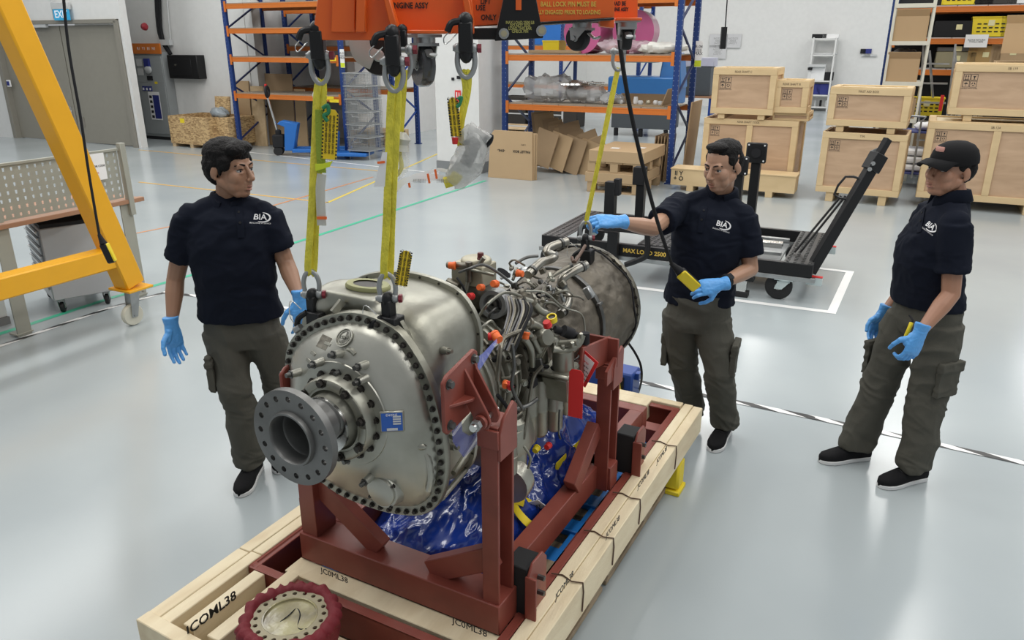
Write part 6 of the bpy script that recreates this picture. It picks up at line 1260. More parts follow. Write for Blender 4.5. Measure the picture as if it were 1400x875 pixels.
# stack A
crate('large plywood crate with two front panels, bottom of the stack behind the middle worker', -1.93, 12.0, 0, 1.36, 1.05, .93, skid=.12, mid=True, body='REAR SHAFT TOOL', open_top=True)
crate('mid-size plywood crate marked REAR SHAFT C standing on the two-panel crate', -2.07, 11.95, 1.05, .90, .75, .64, body='REAR SHAFT C', skid=.07, isz=.16)
crate('small square plywood crate on top, right of the REAR SHAFT C crate', -1.40, 12.0, 1.16, .46, .62, .44, body='REAR SHAFT B', skid=0, isz=.13)
t = crate('thin plywood crate base squeezed under the small square crate', -1.38, 12.05, 1.05, .50, .60, .105, body='', skid=0, icon=False, bw=.03)
lbx = rthing('long_crate', 'long low pine crate lying on the floor in front of the crate stack', 'crate', -2.05, 11.55)
q = MB(); q.box((0, .2, .20), (1.80, .38, .24)); q.build('crate_body', WOOD, lbx, bevel=.003); q = MB(); q.box((0, .2, .325), (1.82, .40, .018)); q.build('crate_lid', WOOD, lbx, bevel=.002)
for x in (-.6, .55): q = MB(); q.box((x, .2, .04), (.10, .38, .08)); q.build('skid', WOOD, lbx, bevel=.003)
text('II Y\n+ O', .09, (-.78, .005, .22), (1, 0, 0), (0, 0, 1), INK, lbx, world=False, bold=.002)
# stack B
crate('tall plywood crate with open top, lower one of the two-crate stack by the tow bar', -.35, 11.62, 0, 1.06, .80, .83, az=.05, body='T.M.', open_top=True, skid=.13)
crate('wide plywood crate marked FIRST AID BOX on the tow bar side stack', -.36, 11.66, .96, 1.00, .72, .50, az=.05, body='FIRST AID BOX', skid=.08)
# stack C
crate('large wide plywood crate with two front panels behind the capped worker', 1.20, 11.75, 0, 1.60, 1.0, 1.0, az=.03, mid=True, body='SB 124', skid=.13)
crate('plywood crate marked SB 119 on top at the right edge of the picture', 1.25, 11.80, 1.15, 1.30, .75, .62, az=.03, body='SB 119', skid=.08, isz=.16)
# --- pallet stack with carton ---
def pallet(t, z, w_, d, m=PALW, h=.14):
    for k in range(3): q = MB(); q.box((-w_/2 + w_*(k+.5)/3, d/2, z + h - .01), (w_/3 - .01, d, .02)); q.build('deck_board', m, t, bevel=.002)
    for x in (-w_/2 + .06, 0, w_/2 - .06):
        for y in (.07, d/2, d - .07): q = MB(); q.box((x, y, z + h/2 - .005), (.12, .13, h - .03)); q.build('pallet_block', m, t, bevel=.002)
    for y in (.07, d - .07): q = MB(); q.box((0, y, z + .01), (w_, .12, .02)); q.build('bottom_board', m, t)
PC = -3.63
for k, (z, lb) in enumerate(((0, 'pressed cardboard-brown pallet at the bottom of the stack beside the blue rack'), (.30, 'brown pallet in the middle of the stack under the flat carton'))):
    t = rthing('pallet', lb, 'pallet', PC, 10.86, z); pallet(t, 0, .82, 1.1, CARD, .155)
carton('flat_carton', 'flat brown carton lying between the two stacked pallets', PC - .02, 11.40, .156, .84, 1.1, .143, CARD, tape=False)
t = carton('flat_carton', 'wide flat carton with two white labels on top of the pallet stack', PC + .03, 11.42, .456, .84, 1.15, .17, CARD, az=.0, tape=False)
for x, y in ((-.12, -.25), (.22, -.05)): q = MB(); q.box((x, y, .173), (.13, .11, .002)); q.build('paper_label', PAPER, t)
pbx = rthing('folded_carton', 'flattened PALLET BOX carton leaning upside down against the white column', 'box', -5.59, 11.38)
q = MB(); R0 = MX.Rotation(-.10, 3, 'X'); q.prism([(-.41, 0), (.41, 0), (.36, .77), (-.33, .77), (-.39, .68)], (0, 0, 0), (1, 0, 0), R0 @ V((0, 0, 1)), (0, .03, 0)); 
for k in (1, 2): q.prism([(-.40, 0), (.41, 0), (.38, .74), (-.35, .74)], (.02*k, .035*k, 0), (1, 0, 0), R0 @ V((0, 0, 1)), (0, .02, 0))
q.build('carton_sheet', CARD, pbx, bevel=.003)
text('PALLET BOX', .055, (.19, .041, .45), (-1, 0, 0), R0 @ V((0, 0, -1)), INK, pbx, world=False, bold=.001, ext=.001)
text('-DHL-', .055, (-.18, .041, .45), (-1, 0, 0), R0 @ V((0, 0, -1)), INK, pbx, world=False, bold=.001, ext=.001); text('1 OF 2', .03, (.22, .052, .56), (-1, 0, 0), R0 @ V((0, 0, -1)), INK, pbx, world=False, ext=.001)
random.seed(5)
ORD = 'leftmost second third fourth fifth sixth seventh eighth ninth tenth eleventh twelfth thirteenth fourteenth fifteenth rightmost'.split()
for i in range(16):      # leaning cardboard sheets under the rack
    k = i/15; r_ = -5.62 + 1.25*k; h = random.uniform(.86, 1.0) - .34*k; t = rthing('cardboard_sheet', ORD[i] + (' from left' if 0 < i < 15 else '') + ' of the flattened brown cardboard sheets leaning under the pink roll rack', 'cardboard', r_, 12.78 - .026*i, 0, 'cardboard sheets leaning under the rack', random.uniform(-.12, .1))
    wd = random.uniform(.26, .40); q = MB(); q.box((0, 0, h/2*cos(.3) + .05), (wd, .014, h), MX.Rotation(-.16 - .26*k + random.uniform(-.05, .05), 3, 'Y')); q.build('sheet', random.choice((CARD, CARDD, CARDD)), t)
for i in range(5):
    t = rthing('flattened_carton', ('leftmost', 'second from left', 'middle', 'fourth from left', 'rightmost')[i] + ' of the broad cartons facing out of the leaning cardboard', 'cardboard', -5.35 + .24*i, 12.22 + .05*i, 0, 'broad cardboard panels in the heap', .2); q = MB(); q.box((0, 0, .42 - .05*i), (.42, .012, .60), MX.Rotation(.25, 3, 'Y') @ MX.Rotation(-.15, 3, 'X')); q.build('sheet', (CARDD, CARD)[i % 2], t)
for i in range(5):
    t = rthing('cardboard_sheet', ('leftmost', 'second from left', 'middle', 'fourth from left', 'rightmost')[i] + ' of the upright cardboard sheets beside the right rack upright', 'cardboard', -3.42 + .05*i, 12.35, 0, 'upright cardboard beside the right upright'); q = MB(); q.box((0, .1, .36), (.014, .5, .72), MX.Rotation(.05, 3, 'Y')); q.build('sheet', (CARDD, CARD)[i % 2], t)
t = rthing('board', 'tall brown board leaning inside the rack upright frame', 'board', -2.95, 12.5); q = MB(); q.box((0, .25, .62), (.02, .7, 1.24), MX.Rotation(.06, 3, 'Y')); q.build('board_sheet', CARD, t)
# --- rack contents ---
def roll(r, f, z, rr, L, az, label):
    t = rthing('film_roll', label, 'film roll', r, f, z, None, az); q = MB(); q.lathe([(.04, -L/2), (rr, -L/2), (rr, L/2), (.04, L/2)], (0, 0, rr), (0, 1, 0), 40, caps=False); q.build('rolled_film', PINK, t, smooth=50)
    q = MB(); q.lathe([(.03, -L/2 - .01), (.042, -L/2 - .01), (.042, L/2), (.03, L/2)], (0, 0, rr), (0, 1, 0), 20); q.build('cardboard_core', CARDD, t)
roll(-4.72, 12.55, 1.95, .33, .5, .1, 'bright pink film roll at left, between the two far casters'); roll(-3.95, 12.65, 1.95, .33, .5, -.1, 'pale pink plastic-wrapped film roll right of the bright pink roll')
def heap(name, label, r, f, z, dims, m, seed, cat='bag', amp=.05, n=20, az=0):
    t = rthing(name, label, cat, r, f, z, None, az); q = MB(); q.ball((0, 0, dims[2]*.5), tuple(k/2 for k in dims), 26)
    for p in q.v: k = noise.noise(p*7 + V((seed, 0, 0))); p += V((p.x, p.y, p.z*.5))*k*.5 + V((0, 0, 1))*amp*noise.noise(p*16); p.z = max(p.z, .002)
    q.build('film' if 'plastic' in label else 'cloth', m, t, fix=False, smooth=30); return t
BAG = M_('crinkled_bag', (.5, .5, .5), .18, alpha=.55, coat=.5, bump=.7, bscale=40)
heap('plastic_bag', 'large clear plastic bag of parts at the left of the lower shelf', -5.35, 12.45, 1.165, (.95, .6, .42), BAG, 1); heap('plastic_bag', 'flatter clear plastic bag behind the middle of the lower shelf', -4.75, 12.55, 1.165, (.7, .5, .30), BAG, 4)
heap('plastic_bag', 'small crumpled clear plastic bag at the middle of the lower shelf', -4.2, 12.4, 1.165, (.45, .4, .16), BAG, 6); heap('plastic_bag', 'clear plastic crumpled in front of the pale pink roll', -4.05, 12.3, 1.95, (.8, .4, .22), M_('pinkish_bag', (.65, .5, .55), .2, alpha=.6, coat=.4, bump=.6, bscale=40), 9)
heap('cloth_sack', 'white cloth sack lying on the shelf right of the pink rolls', -3.45, 12.25, 1.95, (.75, .4, .17), M_('off_white_cloth', (.72, .71, .66), .8), 3, amp=.02)
t = rthing('metal_ring_part', 'round bright metal part lying on the bagged parts', 'machine part', -4.95, 12.5, 1.46); q = MB(); q.lathe([(.0001, .05), (.08, .05), (.1, .07), (.30, .03), (.31, 0), (.0001, 0)], n=32); q.cyl((.25, 0, .03), (.55, 0, .03), .02); q.build('disc', CHROME, t)
q = MB(); 
t = rthing('open_carton', 'shallow open cardboard tray with loose small parts, right end of the lower shelf', 'box', -3.75, 12.5, 1.165); q = MB(); q.box((0, 0, .01), (.9, .6, .02)); q.box((.45, 0, .14), (.015, .6, .28), MX.Rotation(.35, 3, 'Y')); q.box((-.45, 0, .05), (.015, .6, .1)); q.box((0, .3, .08), (.9, .015, .16)); q.build('tray', CARDD, t)
for k in range(7): s_ = rthing('small_part', (ORD[k] if k < 6 else 'rightmost') + (' from left' if 0 < k < 6 else '') + ' of the small wrapped parts in the open cardboard tray', 'part', -4.05 + .11*k, 12.32 + .05*(k % 3), 1.188, 'small parts in the open tray', k); q = MB(); q.lathe([(.0001, 0), (.03, 0), (.04, .03), (.028, .06 + .05*(k == 2)), (.0001, .06 + .05*(k == 2))], n=12, sx=1.2); q.build('part_body', (LGREY, M_('tan_alloy', (.46, .43, .33), .45, .6), PAPER)[k % 3], s_)
t = rthing('yellow_bin', 'yellow plastic bin behind the black centre plate on the upper shelf', 'bin', -5.35, 12.6, 1.955); q = MB(); q.box((0, 0, .1), (.28, .3, .2), taper=1.1); q.build('bin_body', YELC, t, bevel=.006); q = MB(); q.box((0, 0, .19), (.31, .34, .02)); q.build('bin_rim', YELC, t)
carton('flat_carton', 'flat carton stack under the pink roll at the left of the upper shelf', -5.2, 12.45, 1.955, .9, .5, .05, CARDD, tape=False)
# blue machine beyond the rack
bmc = rthing('test_machine', 'blue and grey machine with small screen seen through the rack', 'machine', RF(884, 130, 18.6)[0], 18.6); bmc.scale = (1.12, 1.12, 1.12)
q = MB(); q.box((0, 0, .95), (1.5, .8, .55)); q.box((.55, 0, 1.35), (.5, .6, .7), taper=.7); q.build('machine_body', M_('machine_blue', (.02, .13, .36), .4), bmc, bevel=.03); q = MB(); q.box((-.15, -.25, 1.68), (.85, .5, .34)); q.build('control_head', M_('machine_grey', (.25, .31, .30), .5), bmc, bevel=.03)
q = MB(); q.box((-.1, -.51, 1.74), (.36, .02, .14)); q.build('screen', BLKM, bmc); q = MB(); q.box((0, 0, .42), (1.3, .7, .5)); q.build('machine_plinth', M_('machine_dark', (.07, .08, .09), .5), bmc, bevel=.01)
for x in (-.55, 0, .55): q = MB(); q.cyl((x, -.3, .0), (x, -.3, .16), .05); q.build('foot', BLKM, bmc)
wt_ = rthing('white_cart', 'white wire-sided cart seen through the rack left of the blue machine', 'cart', -7.0, 15.2)
for x in (-.75, 0, .75): q = MB(); q.box((x, 0, .75), (.03, .03, 1.3)); q.build('cart_post', WHITEW, wt_)
for k in range(5): q = MB(); q.box((0, 0, .18 + k*.26), (1.5, .02, .025)); q.build('cart_rail', WHITEW, wt_)
q = MB(); q.box((0, .2, .80), (1.5, .5, .03)); q.build('cart_shelf', WHITEW, wt_)
for x in (-.75, .75): q = MB(); q.ball((x, 0, .05), .05, 10); q.build('cart_wheel', BLKM, wt_)
# --- pallet jack ---
jk = rthing('pallet_jack', 'blue hand pallet jack with black looped handle in front of the left rack', 'pallet jack', -11.0, 11.95, 0, None, -.5)
JB = M_('jack_blue', (.02, .15, .50), .4)
q = MB(); q.prism([(.12, .1), (.30, .1), (.42, .62), (.10, .68), (.02, .62), (.16, .56)], (0, -.14, 0), (1, 0, 0), (0, 0, 1), (0, .28, 0)); q.build('jack_body', JB, jk, bevel=.01)
for y in (-.2, .2): q = MB(); q.box((.85, y, .11), (1.1, .16, .06)); q.build('fork', JB, jk, bevel=.008)
q = MB(); q.cyl((-.02, -.09, .09), (-.02, -.03, .09), .09, n=20); q.cyl((-.02, .03, .09), (-.02, .09, .09), .09, n=20); q.build('steer_wheel', RUB, jk); q = MB(); q.box((0, 0, .28), (.22, .22, .25)); q.cyl((0, 0, .1), (0, 0, .5), .06); q.build('pump_unit', BLKM, jk, bevel=.02)
q = MB(); q.cyl((-.02, 0, .5), (-.14, 0, 1.12), .022); q.build('handle_shaft', CHROME, jk); q = MB(); q.tube([(-.14 + .005, .14*cos(a), 1.22 + .10*sin(a)) for a in [2*PI*k/20 for k in range(21)]], .022, 8); q.bar((-.14, 0, 1.12), (-.15, 0, 1.30), .05, .03); q.build('handle_loop', BLKM, jk)
q = MB(); q.box((-.15, 0, 1.33), (.04, .05, .07)); q.build('release_trigger', REDC, jk)
jk2 = rthing('pallet_jack', 'grey-handled blue pallet jack partly hidden behind the left sling', 'pallet jack', -9.95, 12.0, 0, None, -.3)
q = MB(); q.prism([(.1, .1), (.28, .1), (.32, .5), (.05, .55)], (0, -.14, 0), (1, 0, 0), (0, 0, 1), (0, .28, 0)); q.box((.6, 0, .10), (.7, .5, .06)); q.build('jack_body', JB, jk2, bevel=.01)
q = MB(); q.cyl((0, -.09, .09), (0, .09, .09), .09, n=18); q.build('steer_wheel', RUB, jk2); q = MB(); q.cyl((0, 0, .2), (-.05, 0, 1.05), .025); q.tube([(-.05, .13*cos(a), 1.17 + .09*sin(a)) for a in [2*PI*k/18 for k in range(19)]], .02, 8); q.build('handle', LGREY, jk2)
# --- stacked wire baskets ---
WIRE = M_('galvanised_wire', (.42, .43, .43), .45, .6)
mb_ = MB()
for k in range(9):
    for j in range(2): mb_.box((0, -.24 + .48*j, .012 + k*.026), (.50, .004, .004)); mb_.box((-.25 + .5*j, 0, .012 + k*.026), (.004, .48, .004))
for k in range(15):
    for j in range(2): mb_.box((-.25 + k*.5/14, -.24 + .48*j, .115), (.004, .004, .22))
    mb_.box((-.25 + k*.5/14, 0, .008), (.004, .48, .004))
for k in range(13):
    for j in range(2): mb_.box((-.25 + .5*j, -.24 + k*.48/12, .115), (.004, .004, .22))
bk_ = None
for k in range(6):
    lb = 'wire mesh basket, %s of the stack behind the slings' % ('bottom one', 'second from the bottom', 'third from the bottom', 'fourth from the bottom', 'second from the top', 'topmost')[k]
    t = rthing('wire_basket', lb, 'basket', -9.18, 12.35, .18 + k*.235, 'stacked wire baskets')
    if bk_ is None:
        m = mb_.build('wire_mesh', WIRE, t, fix=False, smooth=0); m['kind'] = 'stuff'; q = MB(); q.tube([(-.26, -.25, .23), (.26, -.25, .23), (.26, .25, .23), (-.26, .25, .23), (-.26, -.25, .23)], .007, 6); rm_ = q.build('rim', WIRE, t); q = MB(); q.tube([(-.1, -.252, .2), (-.08, -.26, .15), (.08, -.26, .15), (.1, -.252, .2)], .004, 6); hd_ = q.build('basket_handle', WIRE, t); bk_ = (m, rm_, hd_)
    else:
        for o in bk_: c = o.copy(); COL.objects.link(c); c.parent = t
t = rthing('basket_dolly', 'low frame with legs under the wire basket stack', 'dolly', -9.18, 12.35); q = MB(); q.box((0, 0, .17), (.52, .50, .02)); q.build('dolly_frame', WIRE, t)
for x in (-.23, .23):
    for y in (-.22, .22): q = MB(); q.cyl((x, y, 0), (x, y, .16), .012, n=8); q.build('leg', WIRE, t)
t = rthing('pallet', 'wooden pallet on the floor beyond, just left of the white column', 'pallet', -8.6, 17.2); pallet(t, 0, 1.5, 1.2, PALW, .15)
t = rthing('pallet', 'wooden pallet stack glimpsed behind the left sling under the rack', 'pallet', -10.3, 14.0); pallet(t, 0, 1.0, .8, PALW, .15); t2 = rthing('pallet', 'upper wooden pallet glimpsed behind the left sling under the rack', 'pallet', -10.3, 14.0, .152); pallet(t2, 0, 1.0, .8, PALW, .15)
for k in range(3):
    t = rthing('dark_bin', ('left', 'middle', 'right')[k] + ' one of the dark storage bins on the floor far behind the slings', 'bin', -9.4 + .75*k, 19.7, 0, 'dark bins under the far rack'); q = MB(); q.box((0, 0, .38), (.68, .6, .76), taper=1.05); q.build('bin_body', M_('bin_dark', (.04, .035, .03), .6), t, bevel=.02)
t = rthing('blue_crate', 'blue plastic crate on the far rack shelf beside the grey caster', 'crate', -8.55, 19.8, 2.07); q = MB(); q.box((0, 0, .28), (.9, .6, .56)); q.build('crate_body', JB, t, bevel=.02)
# boards behind left rack
for k, (px0, px1, z_, lb) in enumerate(((322, 343, 1.35, 'tall brown board leaning behind the rack, leftmost'), (345, 362, 1.25, 'narrow brown board leaning behind the rack, second from left'), (366, 402, 1.5, 'widest brown board leaning behind the rack'), (404, 418, 1.2, 'slim brown board leaning at the right of the widest one'))):
    fb = 12.93 if k < 2 else 13.2; a, b = RF(px0, 150, fb)[0], RF(px1, 150, fb)[0]; t = rthing('board', lb, 'board', (a+b)/2, fb); q = MB(); q.box((0, 0, z_/2), (b-a, .03, z_), MX.Rotation(-.04, 3, 'X')); q.build('board_sheet', (CARD, PALW, CARDD, CARD)[k], t)
# --- OSB box ---
ob = rthing('osb_box', 'open OSB box with a yellow sticker beside the switchgear', 'box', -13.5, 12.0, 0, None, .04)
for x in (-.55, 0, .55): q = MB(); q.box((x, .45, .04), (.10, .9, .08)); q.build('skid', PALW, ob)
for c_, s_ in (((0, 0, .36), (1.24, .02, .58)), ((0, .92, .36), (1.24, .02, .58)), ((-.61, .46, .36), (.02, .9, .58)), ((.61, .46, .36), (.02, .9, .58)), ((0, .46, .09), (1.22, .9, .02))): q = MB(); q.box(c_, s_); q.build('osb_panel', OSB, ob)
q = MB(); q.box((-.18, -.012, .56), (.13, .003, .09)); q.build('yellow_sticker', YELC, ob)
t = rthing('osb_box', 'second OSB box behind the left rack upright', 'box', -12.70, 12.15); q = MB(); q.box((0, .4, .36), (.34, .8, .56)); q.build('osb_panel', OSB, t); 
t = rthing('osb_board', 'loose square OSB board standing in the open OSB box', 'board', -13.0, 12.5, .12); q = MB(); q.box((0, 0, .48), (.42, .03, .90), MX.Rotation(-.1, 3, 'X')); q.build('board_sheet', OSB, t)
heap('grey_bag', 'grey plastic film bundled between the two OSB boxes', -12.95, 12.35, .60, (.45, .3, .22), M_('grey_film', (.25, .28, .30), .3), 8)
# --- switchgear, exit sign and wall boxes ---
sg = rthing('switchgear_cabinet', 'tall grey electrical switchgear cabinet with orange top band', 'electrical cabinet', -15.47, 12.78)
GS = M_('switchgear_grey', (.30, .32, .325), .5)
q = MB(); q.box((0, .12, 1.0), (1.10, .24, 1.86)); q.build('cabinet_body', GS, sg, bevel=.006); q = MB(); q.box((0, .12, .035), (1.10, .24, .07)); q.build('plinth', BLKM, sg)
for z, h in ((1.55, .58), (.70, 1.16)): q = MB(); q.box((.12, -.012, z), (.82, .02, h - .02)); q.build('cabinet_door', GS, sg, bevel=.004)
q = MB(); q.box((.05, -.014, 2.0), (1.02, .03, .22)); bd = q.build('orange_band', ORGB_, sg)
for k in range(4): text('R\nY\nB\nN'.split()[k] + '1', .09, (-.12 + k*.16, -.031, 2.0), (1, 0, 0), (0, 0, 1), PAPER, sg, world=False)
q = MB(); q.box((.14, -.03, .86 - .1), (.36, .004, .62)); q.build('notice_panel', PAPER, sg); q = MB(); q.box((.20, -.034, .74), (.20, .003, .52)); q.build('notice_print', INKB, sg)
for k in range(5): q = MB(); q.box((.03, -.034, .96 - k*.11), (.08, .003, .06)); q.build('notice_icon', INK, sg)
for k in range(3): q = MB(); q.box((-.15 + k*.11, -.03, 1.14), (.085, .02, .10)); q.build('indicator', INKB, sg); q = MB(); q.box((-.15 + k*.11, -.042, 1.13), (.05, .004, .05)); q.build('indicator_lens', PAPER, sg)
for x, z in ((-.18, 1.70), (-.18, 1.50)): q = MB(); q.box((x, -.026, z), (.18, .006, .15)); q.build('label_plate', LGREY, sg)
q = MB(); q.box((.1, -.05, 1.70), (.14, .06, .18)); q.build('relay_box', INKB, sg); q = MB(); q.ball((.12, -.06, 1.55), (.11, .04, .09), 14); q.build('meter_cover', M_('meter_clear', (.5, .52, .53), .2), sg); q = MB(); q.box((.1, -.03, 1.37), (.18, .01, .09)); q.build('rating_plate', BLKM, sg)
q = MB(); q.box((.27, -.026, 1.27), (.09, .004, .05)); q.build('yellow_sticker', YELC, sg)
a = RF(248, 73, 12.82); t = rthing('black_wall_box', 'black metal wall box to the right of the switchgear', 'wall box', a[0], 12.92, 1.36); q = MB(); q.box((0, .0, .26), (.90, .24, .50)); q.build('box_body', BLK, t, bevel=.01); q = MB(); q.box((-.06, -.122, .25), (.66, .01, .36)); q.build('box_door', BLK, t, bevel=.004); q = MB(); q.cyl((-.20, -.14, .3), (-.20, -.12, .3), .025); q.build('lock', CHROME, t)
cdt = rthing('cable_bundle', 'dark cable bundle running down the wall into the black box', 'cables', -15.2, 12.96, 2.2)
for k in range(3): q = MB(); q.tube([RM(*(lambda a: (a[0], 12.96, a[1]))(RF(212 + 3*k, -20, 12.96))), RM(*(lambda a: (a[0], 12.96, a[1]))(RF(217 + 2*k, 45, 12.96))), RM(*(lambda a: (a[0], 12.96, a[1]))(RF(232 + k, 74, 12.96)))], .03, 6, 6); q.build('cable', BLKM, cdt, world=True)
t = rthing('conduit', 'thin white conduit with junction box on the wall above the black box', 'conduit', -14.8, 13.0, 2.3); q = MB(); a = RF(228, -10, 13.0); b = RF(234, 58, 13.0); q.cyl(RM(a[0], 12.99, a[1]), RM(b[0], 12.99, b[1]), .02, n=8); q.build('conduit_pipe', LGREY, t, world=True); q = MB(); q.box(RM(b[0] - .1, 12.95, b[1]), (.3, .1, .12), az=AZ_ROOM); q.build('junction_box', LGREY, t, world=True)
a = RF(83, 15, 11.4); t = rthing('exit_sign', 'blue and white EXIT sign above the double door', 'exit sign', a[0], 11.42, a[1]); q = MB(); q.box((0, 0, .10), (.52, .08, .14)); q.build('sign_housing', LGREY, t, bevel=.01); q = MB(); q.box((.01, -.02, -.07), (.48, .03, .22)); q.build('sign_face', M_('exit_blue', (.03, .38, .68), .4, emit=.12), t); q = MB(); q.box((-.27, 0, .04), (.02, .06, .4)); q.build('sign_bracket', LGREY, t)
text('EXIT', .20, (.01, -.037, -.07), (1, 0, 0), (0, 0, 1), M_('exit_white', (.9, .95, 1), .4, emit=.12), t, world=False, bold=.003)
a = RF(11, 114, 11.45); t = rthing('door_button', 'small blue square door release button on the wall left of the door', 'button', a[0], 11.47, a[1]); q = MB(); q.box((0, 0, 0), (.12, .03, .15)); q.build('button_plate', PAPER, t, bevel=.004); q = MB(); q.box((0, -.02, 0), (.08, .01, .09)); q.build('button_face', INKB, t)
a = RF(174, 36, 11.9); t = rthing('alarm_bell', 'small red alarm device on the wall edge above the switchgear', 'alarm', a[0], 12.3, a[1]); q = MB(); q.lathe([(.0001, 0), (.07, 0), (.08, .05), (.05, .09), (.0001, .1)], (0, 0, 0), (1, 0, 0), 16); q.build('alarm_body', M_('alarm_red', (.25, .01, .02), .4), t)
# signs on the white column
a = RF(626, 132, 11.6); t = rthing('fire_sign', 'small red fire point sign on the white column', 'sign', a[0], 11.6, a[1]); q = MB(); q.box((0, 0, 0), (.11, .006, .20)); q.build('sign_plate', M_('sign_red', (.72, .03, .03), .5), t); q = MB(); q.box((-.02, -.004, .02), (.02, .002, .10)); q.build('sign_symbol', PAPER, t); q = MB(); q.box((.025, -.004, .03), (.015, .002, .07)); q.build('sign_symbol', PAPER, t)
for k, (px, py, w_, h) in enumerate(((619, 108, .05, .045), (627, 106, .07, .05))): a = RF(px, py, 11.6); t = rthing('wall_switch', ['small dark switch on the white column', 'wider dark switch right of the small one on the column'][k], 'switch', a[0], 11.6, a[1]); q = MB(); q.box((0, 0, 0), (w_, .01, h)); q.build('switch_plate', BLKM, t)
# --- back wall shelf and papers ---
a0 = RF(1100, 150, 28.2); a1 = RF(1141, 52, 28.2)
ws = rthing('white_shelf', 'white metal shelf rack with printers against the back wall', 'shelf', (a0[0] + a1[0])/2 + .05, 28.0); W2 = (a1[0] - a0[0])/2 + .02
for x in (-W2, W2):
    for y in (0, .5): q = MB(); q.box((x, y, 1.15), (.05, .05, 2.3)); q.build('shelf_post', WHITEW, ws)
for z in (.12, .50, .95, 1.75, 2.25): q = MB(); q.box((0, .25, z), (2*W2, .55, .04)); q.build('shelf_board', WHITEW, ws)
def sitem(nm, lb, x, z, w_, d, h, m, cat, grp=None):
    p = ws.location + MX.Rotation(-AZ_ROOM, 3, 'Z') @ V((x, .22, z)); t = thing(nm, lb, cat, p, AZ_ROOM, grp); q = MB(); q.box((0, 0, h/2), (w_, d, h)); q.build('body', m, t, bevel=.01); return t
sitem('black_case', 'black case on top of the white shelf', -W2*.55, 2.27, .45, .3, .13, BLKM, 'case'); sitem('paper_ream', 'white paper stack on top of the white shelf', W2*.45, 2.27, .5, .3, .12, PAPER, 'paper')
sitem('flat_tray', 'grey flat tray on the second shelf of the white rack', 0, 1.77, .8, .3, .05, LGREY, 'tray'); t = sitem('printer', 'white printer on the middle shelf of the white rack', -W2*.4, .97, .52, .4, .42, PAPER, 'printer')
q = MB(); q.box((0, -.1, .46), (.54, .42, .08)); q.build('printer_lid', LGREY, t); q = MB(); q.box((-.2, -.26, .36), (.14, .05, .08)); q.build('printer_panel', BLKM, t)
sitem('black_printer', 'small dark printer right of the white printer', W2*.55, .97, .4, .35, .26, BLKM, 'printer')
sitem('blue_box', 'left dark blue storage box on the white shelf', -W2*.35, .52, .36, .3, .34, INKB, 'box'); sitem('blue_box', 'right dark blue storage box on the white shelf', W2*.4, .52, .42, .3, .34, INKB, 'box')
for k in range(6): sitem('small_bottle', (ORD[k] if k < 5 else 'rightmost') + (' from left' if 0 < k < 5 else '') + ' of the small bottles on the bottom of the white shelf', -W2*.7 + k*.17, .14, .07, .07, .2, (BLKM, LGREY)[k % 2], 'bottle', 'bottles on the bottom shelf')
for k, (px, py, w_, h) in enumerate(((982, 56, .62, .45), (1002, 56, .55, .45), (981, 71, .60, .45))):
    a = RF(px, py, 28.55); t = rthing('wall_notice', ['white notice sheet left of the hanging pendant switch', 'white notice sheet right of the hanging pendant switch', 'lower white notice sheet below the left one'][k], 'paper', a[0], 28.56, a[1]); q = MB(); q.box((0, 0, 0), (w_, .02, h)); q.build('sheet', M_('notice_grey', (.6, .6, .61), .6), t); text('NOTICE\nAREA\nSAFETY', .09, (0, -.012, 0), (1, 0, 0), (0, 0, 1), M_('faint_ink', (.3, .3, .3), .6), t, world=False)
for k, (px, w_) in enumerate(((1180, .2), (1186, .3))): a = RF(px, 70, 28.55); t = rthing('wall_socket', ['left dark wall socket on the back wall', 'right dark wall socket on the back wall'][k], 'socket', a[0], 28.56, a[1]); q = MB(); q.box((0, 0, 0), (w_*.8, .03, .14)); q.build('socket_plate', INKB if k else BLKM, t); q = MB(); q.box((.1, 0, -.13), (w_*1.3, .03, .06)); q.build('socket_trunking', LGREY, t)
dk = rthing('desk', 'desk with papers and dark drawers behind the rack upright', 'desk', -5.6, 22.0); q = MB(); q.box((0, 0, .74), (2.2, .8, .05)); q.build('desktop', M_('worktop_wood', (.36, .19, .11), .5), dk)
for x in (-1.0, 1.0): q = MB(); q.box((x, 0, .36), (.06, .7, .72)); q.build('desk_leg', BLUEP, dk)
for k, (x, z, w_, h, m, lb) in enumerate(((.6, .77, .7, .75, M_('machine_dark', (.07, .08, .09), .5), 'dark grey cabinet box on the desk'), (-.2, .77, .5, .14, PAPER, 'white papers on the desk'), (.6, 1.53, .8, .22, M_('box_lilac', (.5, .5, .6), .5), 'pale box on top of the dark cabinet box'))):
    p = dk.location + MX.Rotation(-AZ_ROOM, 3, 'Z') @ V((x, 0, z)); t = thing('office_item', lb, 'box', p, AZ_ROOM); q = MB(); q.box((0, 0, h/2), (w_, .5, h)); q.build('item_body', m, t, bevel=.01)
# ================= right side storage =================
rk3 = rack('pallet_rack', 'orange-beamed rack full of yellow baskets and cartons behind the right crates', -.30, 2.9, 15.5, .9, (2.64, 2.14, 1.64), 3.4, bays=1, deck=M_('grey_shelf', (.45, .45, .44), .5))
q = MB(); q.box((0, .9, 1.6), (3.2, .03, 3.2)); q.build('back_panel', M_('dark_interior_sheet', (.010, .010, .012), .7), rk3)  # added black sheet, stands in for the dark interior behind the shelves
ss = rthing('slotted_shelf', 'cream slotted-angle shelf rack with brown cartons in front of the orange rack', 'shelf', .01, 14.0); CR = M_('cream_angle', (.66, .65, .56), .5, kind='dots', col2=(.1, .1, .1), scale=22, thr=(.16, .2))
CRP = M_('cream_paint', (.66, .65, .56), .5)
for x in (-.27, .27):
    for y in (0, .85): q = MB(); q.box((x, y, 1.5), (.035, .035, 3.0)); q.build('angle_post', CR, ss)
